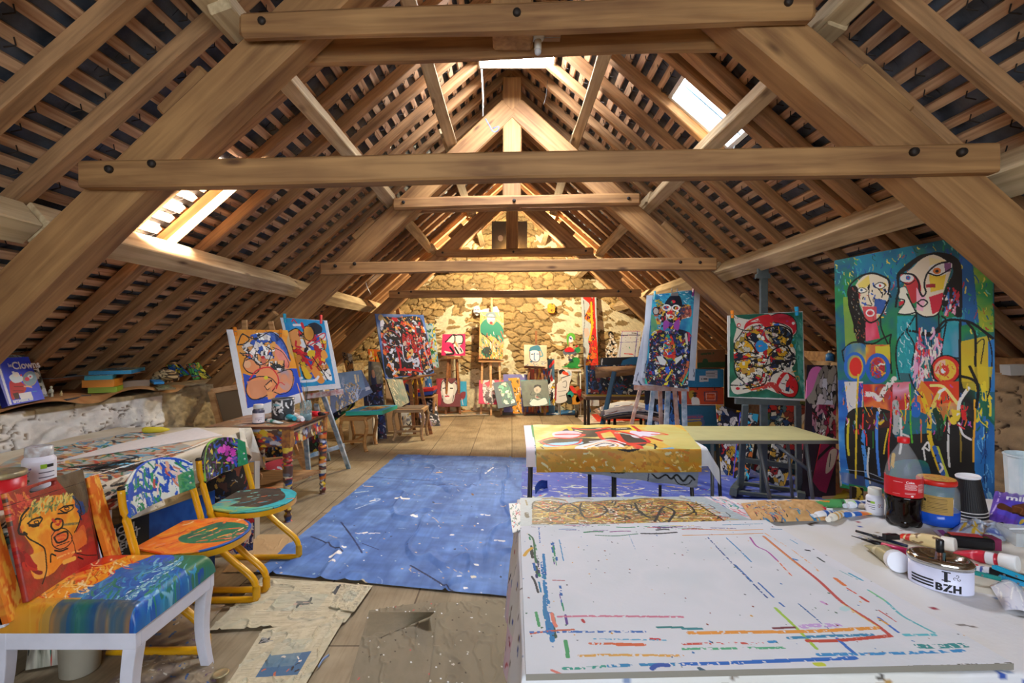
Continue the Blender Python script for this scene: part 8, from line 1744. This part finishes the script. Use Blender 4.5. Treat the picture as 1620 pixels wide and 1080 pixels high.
A('board','white board crossed by violet paint lines standing at the back right',[(984,523),(1015,523),(1008,566),(976,565)],8.9,'#d8dce0',ex=x,z=ZB,kind='board',over=2.2)
root=thing('side_stand',P(900,618,9.2),'white-topped thin metal stand carrying the face sculpture','stand')
zz=P(900,584,9.2).z;b=MB();b.box((P(884,0,9.2).x,9.05,zz-.03),(P(918,0,9.2).x,9.4,zz));b.build('top',mat('#cfc8b8',.5),root)
for xx,yy in((885,9.08),(917,9.08),(885,9.38),(917,9.38)):b=MB();p=P(xx,600,9.2);b.tube([(p.x,yy,0),(p.x,yy,zz-.03)],.012,8);b.build('leg',mat('#c8c4b8',.4),root)
root=thing('face_sculpture',P(900,583,9.2),'colourful stacked face sculpture with green hair, red hat and green snake','sculpture')
def part(nm,pts,col,Y=9.2,th=.05,z=ZB,m_=None):
    k=z[2];b=MB();b.prism([P(z[0]+p[0]/k,z[1]+p[1]/k,Y)for p in[tuple(t)for t in smooth(pts,3,True)]],(0,th,0));return b.build(nm,m_ or mat(col,.4),root)
part('snake_body',[(860,655),(800,650),(840,640),(880,600),(900,570),(940,570),(960,600),(940,640),(960,660)],'#2a8a38',9.19);part('lower_face',[(830,520),(930,520),(945,560),(920,600),(850,610),(800,640),(795,600),(830,580),(820,550)],'#e0d0b0')
part('grey_hat',[(825,505),(915,500),(915,540),(825,540)],'#5a6470',9.17);part('red_hat',[(835,495),(880,480),(910,515),(835,520)],'#d81c24',9.16);part('neck',[(868,420),(890,420),(895,500),(872,500)],'#e0b088',9.2);part('upper_face',[(858,380),(895,380),(895,430),(872,440),(856,410)],'#ece0dc',9.18);part('green_hair',[(850,380),(880,358),(915,375),(915,420),(895,400),(880,380),(862,400),(860,470),(848,430)],'#58a838',9.17)
part('green_flower',[(920,490),(945,480),(965,505),(945,530),(920,520)],'#2a8a48',9.17);part('small_flower',[(925,465),(937,465),(937,480),(925,480)],'#c81c28',9.18)
for ex_,ey_ in((855,552),(890,550)):
    part('eye',[(ex_-12,ey_),(ex_,ey_-9),(ex_+12,ey_),(ex_,ey_+9)],'#f0f0ec',9.155,.015);part('pupil',[(ex_-6,ey_),(ex_,ey_-6),(ex_+6,ey_),(ex_,ey_+6)],'#c8a018',9.15,.01)
part('mouth',[(860,585),(890,580),(895,590),(865,597)],'#1c2c50',9.155,.02);part('green_dots',[(850,640),(880,635),(920,650),(880,662)],'#1f7a30',9.15,.02);part('face_marks',[(868,400),(886,398),(880,412)],'#2a50b8',9.165,.01)
cut('cutout_sculpture','newspaper-covered cut-out figure with red and black head, leaning left of the stand','sculpture',[(780,690),(810,670),(880,680),(890,720),(870,800),(860,860),(840,880),(845,940),(760,960),(745,900),(760,800),(800,760)],9.0,'#e0dcd4',[],0,3,.03,[([(790,700),(800,680),(820,690)],22,'#15120f'),([(820,700),(850,710)],22,'#e04a20'),([(860,690),(875,715)],16,'#a8c0d0'),([(800,745),(870,720)],6,K),([(810,780),(840,770),(840,820),(815,820)],4,'#4a4a4a'),([(770,860),(840,850)],4,'#8a8a8a'),([(755,800),(750,930)],12,'#a83038'),([(780,900),(830,890)],4,'#6a6a6a')],z=ZB)
root=thing('metal_sculpture',P(912,640,8.9),'jagged painted sculpture of red, orange and teal leaves on the floor','sculpture')
for nm,pts,col in(('teal_leaf',[(850,870),(895,855),(905,890),(870,910)],'#2a9a8a'),('red_leaf',[(870,820),(900,815),(930,870),(900,870)],'#d83a28'),('orange_leaf',[(905,840),(950,815),(950,880),(915,880)],'#b8702a'),('brown_leaf',[(930,900),(1000,870),(980,930),(930,950)],'#6a3018'),('ochre_leaf',[(880,900),(930,890),(960,960),(880,965)],'#c88a28'),('dark_leaf',[(830,900),(880,890),(890,960),(850,960)],'#2a3028'),('red_tip',[(930,860),(970,840),(960,900)],'#a82018')):part(nm,pts,col,8.9+len(nm)*.012,.02)
b=MB();p=P(912,641,8.95);p.z=0;b.tube([p,p+Vector((0,0,.12))],.03,8);b.build('base',mat('#2a2018',.5),root)
def fl(name,label,cat,pts,col,seed=3,z=.012,dots=()):
    q=zquad(pts,z);c=Cv(60,30,col);c.tint(None,[col,col],2,2,1);c.grain(.15)
    if dots:c.strokes(None,18,list(dots),10,2,0,.6,seed)
    picture(name,label,cat,q,c,.008)
fl('cardboard','brown cardboard strip lying below the woman portrait','cardboard',[(690,646),(777,641),(776,651),(694,653)],'#b08858',dots=['#c8ccd0','#8a5a38','#d86a48'])
fl('cardboard','stack of pale and blue sheets in front of the brown strip','cardboard',[(692,654),(774,651),(774,656),(694,658)],'#a89478',4,.02,['#3a6a98','#e8e0d0','#2a2a2a'])
fl('dark_canvas','dark grey canvas with red marks lying flat at the back','canvas',[(797,646),(842,645),(850,655),(792,656)],'#4a5048',4,.012,['#b83028','#3a4038','#5a6458'])
fl('paper_sheet','bright blue sheets of paper on the floor near the back wall','sheet',[(868,646),(910,645),(914,655),(864,655)],'#2a78b8',4,.014,['#d8dce0','#1f5a98'])
fl('paper_sheet','pale sheet with paint on the floor beside the blue sheets','sheet',[(915,648),(950,646),(960,657),(916,658)],'#b8ac98',4,.014)
fl('rug','small red and white sheet on the floor left of the dark chairs','sheet',[(914,660),(955,656),(990,667),(925,670)],'#c8b8a8',4,.014,['#c83838','#4a5a78','#e8e4e0'])
fl('red_mat','red mat on the floor under the dark chair','mat',[(935,655),(1010,652),(1020,664),(945,666)],'#c83418',5,.016)
b=MB();p=PZ(886,645,.03);
for i in range(4):b.prism([p+Vector((-.22+.02*i,-.1+.01*i,.02*i)),p+Vector((.2-.02*i,-.12,.02*i)),p+Vector((.24-.03*i,.1,.02*i+.02)),p+Vector((-.2,.12,.02*i+.01))],(0,0,.014))
tag(b.build('paper_bags',mat('#8a6440',.7,var=.15,vscale=12)),'folded brown paper bags piled on the blue sheets','bag')
b=MB();b.lathe(PZ(932,653,0),[(.035,0),(.035,.07),(.02,.09),(.02,.11)],14);tag(b.build('paint_bottle',mat('#2a90c8',.4)),'small blue bottle on the floor near the back','bottle')
# --- right rear group
def x(c):c.line([(957,580),(1010,578)],2,'#3a2418')
A('painting','long dark speckled painting with blue and yellow edges standing on trestles',[(927,578),(1030,576),(1032,627),(928,626)],7.6,'#10182c',['#10182c','#16243c','#0f1420','#2a4a78','#c8c8b8','#8a2a28','#16203a','#1f3a50','#14121a'],240,5,.4,mix=(180,['#d8d4c8','#10141f','#2a5a98','#a83a30','#c8a838','#10141f','#2a6a50'],4,1.5),ex=lambda c:(c.line([(928,579),(929,626)],3,'#2a78b8'),c.line([(929,625),(1031,626)],2.6,'#b89a28')),over=1.8)
A('painting','black and blue canvas standing behind the brown paper bag',[(950,566),(1012,564),(1010,582),(950,582)],7.9,'#1c2028',ex=lambda c:(c.poly([(985,570),(1000,565),(1012,564),(1012,582),(980,582)],'#1f6aa0'),c.line([(957,580),(975,578)],3,'#e0c020'),c.line([(953,568),(952,578)],1.5,'#d8d8d8')))
q=qpx([(941,580),(1012,578),(1011,592),(942,598)],7.52);c=Cv(90,30,'#7a5a40');c.tint(None,['#6a4c34','#8a6a4c','#7a5a40'],3,5,3)
surf('paper_bag',c,lambda U,V:q.grid(U,V)-np.stack([0*U,.05*np.sin(U*3.14)*np.sin(V*3.14)+.02*vnoise(*U.shape,3,8,3),0*U],-1),M_CLOTH,label='flattened brown paper bag hanging over the long dark painting',cat='paper bag')
root=thing('trestle_table',P(980,640,7.8),'low trestle carrying the long dark painting','trestle')
zz=P(980,627,7.6).z;b=MB();b.box((1.15,7.55,zz-.05),(2.25,8.0,zz));b.build('top',mat('#5a4638',.7),root)
for xx in(1.2,2.2):
    for yy in(7.6,7.95):b=MB();b.bar((xx,yy,0),(xx,yy,zz-.05),.04,.04);b.build('leg',mat('#3a2c24',.7),root)
DK=mat('#1c2a34',.5);b=MB();b.bar(P(972,588,6.6),Vector((P(946,668,6.3).x,6.3,.06)),.06,.03);tag(b.build('plank',mat('#1a4a68',.5)),'blue-black plank leaning in front of the long dark painting','plank')
cxr,cyr=1.55,6.45
root=thing('dark_chair',(cxr,cyr,0),'dark wooden chair with turned legs loaded with big sheets','chair')
b=MB();b.box((cxr-.25,cyr-.22,.40),(cxr+.25,cyr+.22,.44));b.build('seat',mat('#2a1a14',.5),root,bevel=.01)
for sx in(-1,1):
    for sy in(-1,1):b=MB();b.lathe((cxr+sx*.22,cyr+sy*.19,0),[(.014,0),(.02,.06),(.014,.1),(.022,.16),(.014,.22),(.022,.3),(.018,.4)],10);b.build('leg',mat('#2a1a14',.4),root)
for i in range(6):
    zz=.445+i*.013;rr=random.Random(i);q=Quad(Vector((cxr-.42+.03*i,cyr+.3,zz)),Vector((cxr+.44-.02*i,cyr+.28,zz+.02)),Vector((cxr+.40+rr.uniform(-.06,.06),cyr-.30,zz)),Vector((cxr-.40+rr.uniform(-.05,.05),cyr-.34,zz)))
    c=Cv(60,40,['#6a4a38','#8a6a58','#3a3a48','#a8988a','#5a5a6a','#b8b8bc'][i]);c.strokes(None,20,['#e8e4e0','#3a2a28','#8a5a48','#4a5a80'],12,1.6,0,.5,i)
    def shf(U,V,q=q):p=q.grid(U,V);p[...,2]+=.05*np.sin(U*3.14)-.04*V;return p
    surf('paper_sheet',c,shf,M_CLOTH,label=['brown bent sheet lying lowest on the dark chair','second lowest tan sheet on the dark chair','dark blue-grey sheet third in the heap on the dark chair','beige printed sheet fourth in the heap on the dark chair','grey-violet sheet just below the topmost on the dark chair','pale grey curved sheet topmost on the dark chair'][i],cat='sheet',group='big sheets heaped on the dark chair',solid=.004)
A('painting','blue and black painting standing behind the clown easel legs',[(1020,618),(1085,612),(1092,690),(1024,690)],[6.3,6.3,6.1,6.1],'#14284a',['#14284a','#2a60b0','#10141f','#3a80d0','#c8ccd8','#10182c'],90,6,.7,floor=True)
def fp2(c,x0,x1,y0,y1):
    for i in range(4):y=y0+(y1-y0)*i/4;c.line([(x0,y),(x1-20*(i%2),y)],3,'#4a5058',False,.3)
def box(label,x0,x1,y0,y1,Y,d,base,ex=None,name='cardboard_box'):
    root=thing(name,P((x0+x1)/2,y1,Y),label,'box','boxes stacked at the right wall');a,b_=P(x0,y0,Y),P(x1,y1,Y)
    q=Quad(P(x0,y0,Y),P(x1,y0,Y),P(x1,y1,Y),P(x0,y1,Y));c=Cv(int((x1-x0)*2.2),int((y1-y0)*2.2),base,q,(1080,540,6));c.grain(.05)
    if ex:ex(c)
    picture('front',None,None,q,c,.004,M_CLOTH,parent=root);b=MB();b.box((a.x,Y+.005,b_.z),(b_.x,Y+d,a.z));b.build('carton',mat(base,.7),root)
box('brown and green banana carton, topmost of the box stack',1103,1147,553,583,6.1,.4,'#7a5230',lambda c:(c.poly([(140,200),(420,190),(420,240),(140,250)],'#1f4a2c'),c.ell(215,195,28,34,'#1f4a2c'),c.line([(180,120),(290,112)],16,'#3a4a28',dry=.4)))
box('blue carton with white shipping labels, second of the box stack',1086,1145,584,612,6.05,.4,'#1f7aa8',lambda c:(c.poly([(220,280),(330,275),(330,350),(220,350)],'#b8bcc0'),c.poly([(160,325),(245,325),(245,380),(160,382)],'#c0c4c8'),fp2(c,225,325,290,340),c.line([(175,355),(230,355)],9,'#2a2a30',False,.4)))
box('orange carton with a small printed figure, third of the box stack',1083,1145,613,641,6.05,.4,'#b8421c',lambda c:(c.poly([(60,480),(110,470),(110,540),(70,545)],'#a88a28',True),c.poly([(85,540),(115,525),(155,545),(158,605),(95,605)],'#dcd8d0',True),c.ell(117,512,16,18,'#2a2420'),c.ell(117,490,26,8,'#1c1a18'),c.line([(205,480),(325,478),(322,565),(208,565)],6,'#1f3a50',False,closed=True),c.line([(222,492),(308,490),(306,552),(225,552)],4,'#d8c8b8',False,closed=True),c.line([(235,520),(298,520)],18,'#d86a38',False,.3),c.line([(10,598),(385,600)],7,'#b8b4ac',False),c.line([(140,440),(140,455)],9,'#1c1816'),c.line([(303,440),(303,455)],9,'#1c1816')))
box('dark teal box with a picture at the bottom of the box stack',1082,1140,642,713,6.05,.4,'#1c5a78',lambda c:(c.poly([(40,700),(180,690),(210,760),(200,830),(40,830)],'#4a5a80'),c.line([(40,720),(190,715)],16,'#8a4a68',dry=.3),c.line([(60,790),(160,780)],40,'#a88a28'),c.line([(50,745),(170,740)],7,'#c8a030')))
b=MB();b.prism([P(1147,560,6.2),P(1180,570,6.2),P(1180,700,6.2),P(1147,700,6.2)],(0,.03,0));tag(b.build('panel',mat('#2a2018',.8)),'dark brown panel standing right of the box stack','panel')
LB=['#e8b428','#16203a','#d8d4c8','#c82c28','#16203a','#c89a38','#efe8dc','#15120f','#2a4a78']
A('painting','yellow-grounded painting with crowded black and gold shapes leaning behind the olive table',[(1133,639),(1172,650),(1166,742),(1142,731)],[5.3,5.25,5.0,5.05],'#d8a828',LB,110,5,1.0,over=1.9,floor=True)
A('painting','turquoise painting with white and orange flecks and a deep blue edge',[(1172,651),(1200,655),(1184,752),(1160,745)],[5.1,5.05,4.85,4.9],'#2aa0c8',['#2aa0c8','#efe8dc','#e87828','#16203a','#d8c8a0','#3ab8d8','#15120f'],90,6,.9,back='#1418c8',floor=True,thick=.06)
A('painting','mosaic-like painting of green, red and grey stones with thick black edge',[(1212,632),(1284,636),(1230,762),(1192,744)],[4.95,4.9,4.85,4.95],'#5a6a68',['#c8bca0','#3a5a60','#b0281c','#4a5a2a','#d8d4c8','#2a4a70','#8a3a28','#5a7a78','#1c3058','#c8a868'],130,8,1.5,over=1.6,back='#0f0e10',thick=.08)
A('painting','blue painting edge behind the mosaic-like painting',[(1255,625),(1284,630),(1262,700),(1240,690)],[5.2,5.2,5.1,5.1],'#1f5a98',['#1f5a98','#16408a','#2a78b0','#b8b0a0'],30,8,.8,floor=True)
def x(c):
    c.poly([(1272,632),(1280,590),(1292,580),(1302,588),(1285,618)],'#e078b8',True);c.vor([(1285,618),(1300,582),(1322,582),(1322,640),(1276,636)],16,['#a8a090','#c8c0c0','#d8d8e0','#8a8478'],1.6,K,3);c.vor([(1285,640),(1324,640),(1324,700),(1285,696)],70,['#c8b8b0','#a8283c','#8a1c48','#efe8e4','#16203a','#c8889a','#b8a898','#15120f'],1.0,K,4)
A('painting','big grey and pink figure painting leaning on the right wall',[(1278,577),(1323,578),(1322,700),(1268,694)],[4.5,4.45,4.3,4.35],'#2a1c28',ex=x,over=1.9,floor=True)
A('painting','magenta painting with cream patch and bright red edge near the olive table leg',[(1300,697),(1328,712),(1307,780),(1283,770)],[4.35,4.3,4.3,4.35],'#9a1c48',ex=lambda c:(c.poly([(1312,715),(1324,712),(1318,738),(1306,748)],'#d8ccb0',True),c.line([(1287,733),(1315,705)],3,K),c.line([(1314,718),(1312,738)],1,K)),over=2.4,back='#d81c20',thick=.04)
A('painting','white and crimson swirl painting standing under the olive table',[(1268,700),(1296,690),(1288,775),(1258,765)],[4.6,4.6,4.5,4.5],'#c87a90',['#efe8e4','#a81c30','#2a1c20','#c84a60','#4a4038','#e8a8b8','#efe8e4'],26,4,1.3,over=2)
A('painting','black and yellow crowded painting under the middle of the olive table',[(1222,700),(1262,704),(1240,772),(1212,760)],[4.75,4.7,4.65,4.7],'#1c1c28',['#1c2238','#c89a38','#15120f','#c8c8c0','#a82828','#15120f'],60,9,1.0,over=1.8)
bb=P(1313,572,4.6);bb.z=1.215
root=thing('glue_bottle',bb,'small blue bottle with white cap standing on the right wall top','bottle');k_=4.6/F
b=MB();b.lathe(bb,[(5.5*k_,0),(6*k_,.005),(6*k_,10*k_),(3*k_,12.5*k_)],18);b.build('body',mat('#1c5aa0',.4,h2='#2a80b8',vscale=30),root);b=MB();b.lathe(bb+Vector((0,0,12.3*k_)),[(2.8*k_,0),(2.6*k_,4*k_)],14);b.build('cap',mat('#d8d0c0',.4),root)
b=MB();b.bar(P(1590,585,2.9),P(1680,583,2.8),.12,.06);tag(b.build('paper_stack',mat('#d8d4c8',.6)),'pale stack of paper on the right wall top at the frame edge','paper')
b=MB();b.bar((3.12,1.2,1.25),(3.12,5.5,1.25),.12,.1);tag(b.build('wall_timber',OAK),'long dark timber lying on top of the right wall','timber')
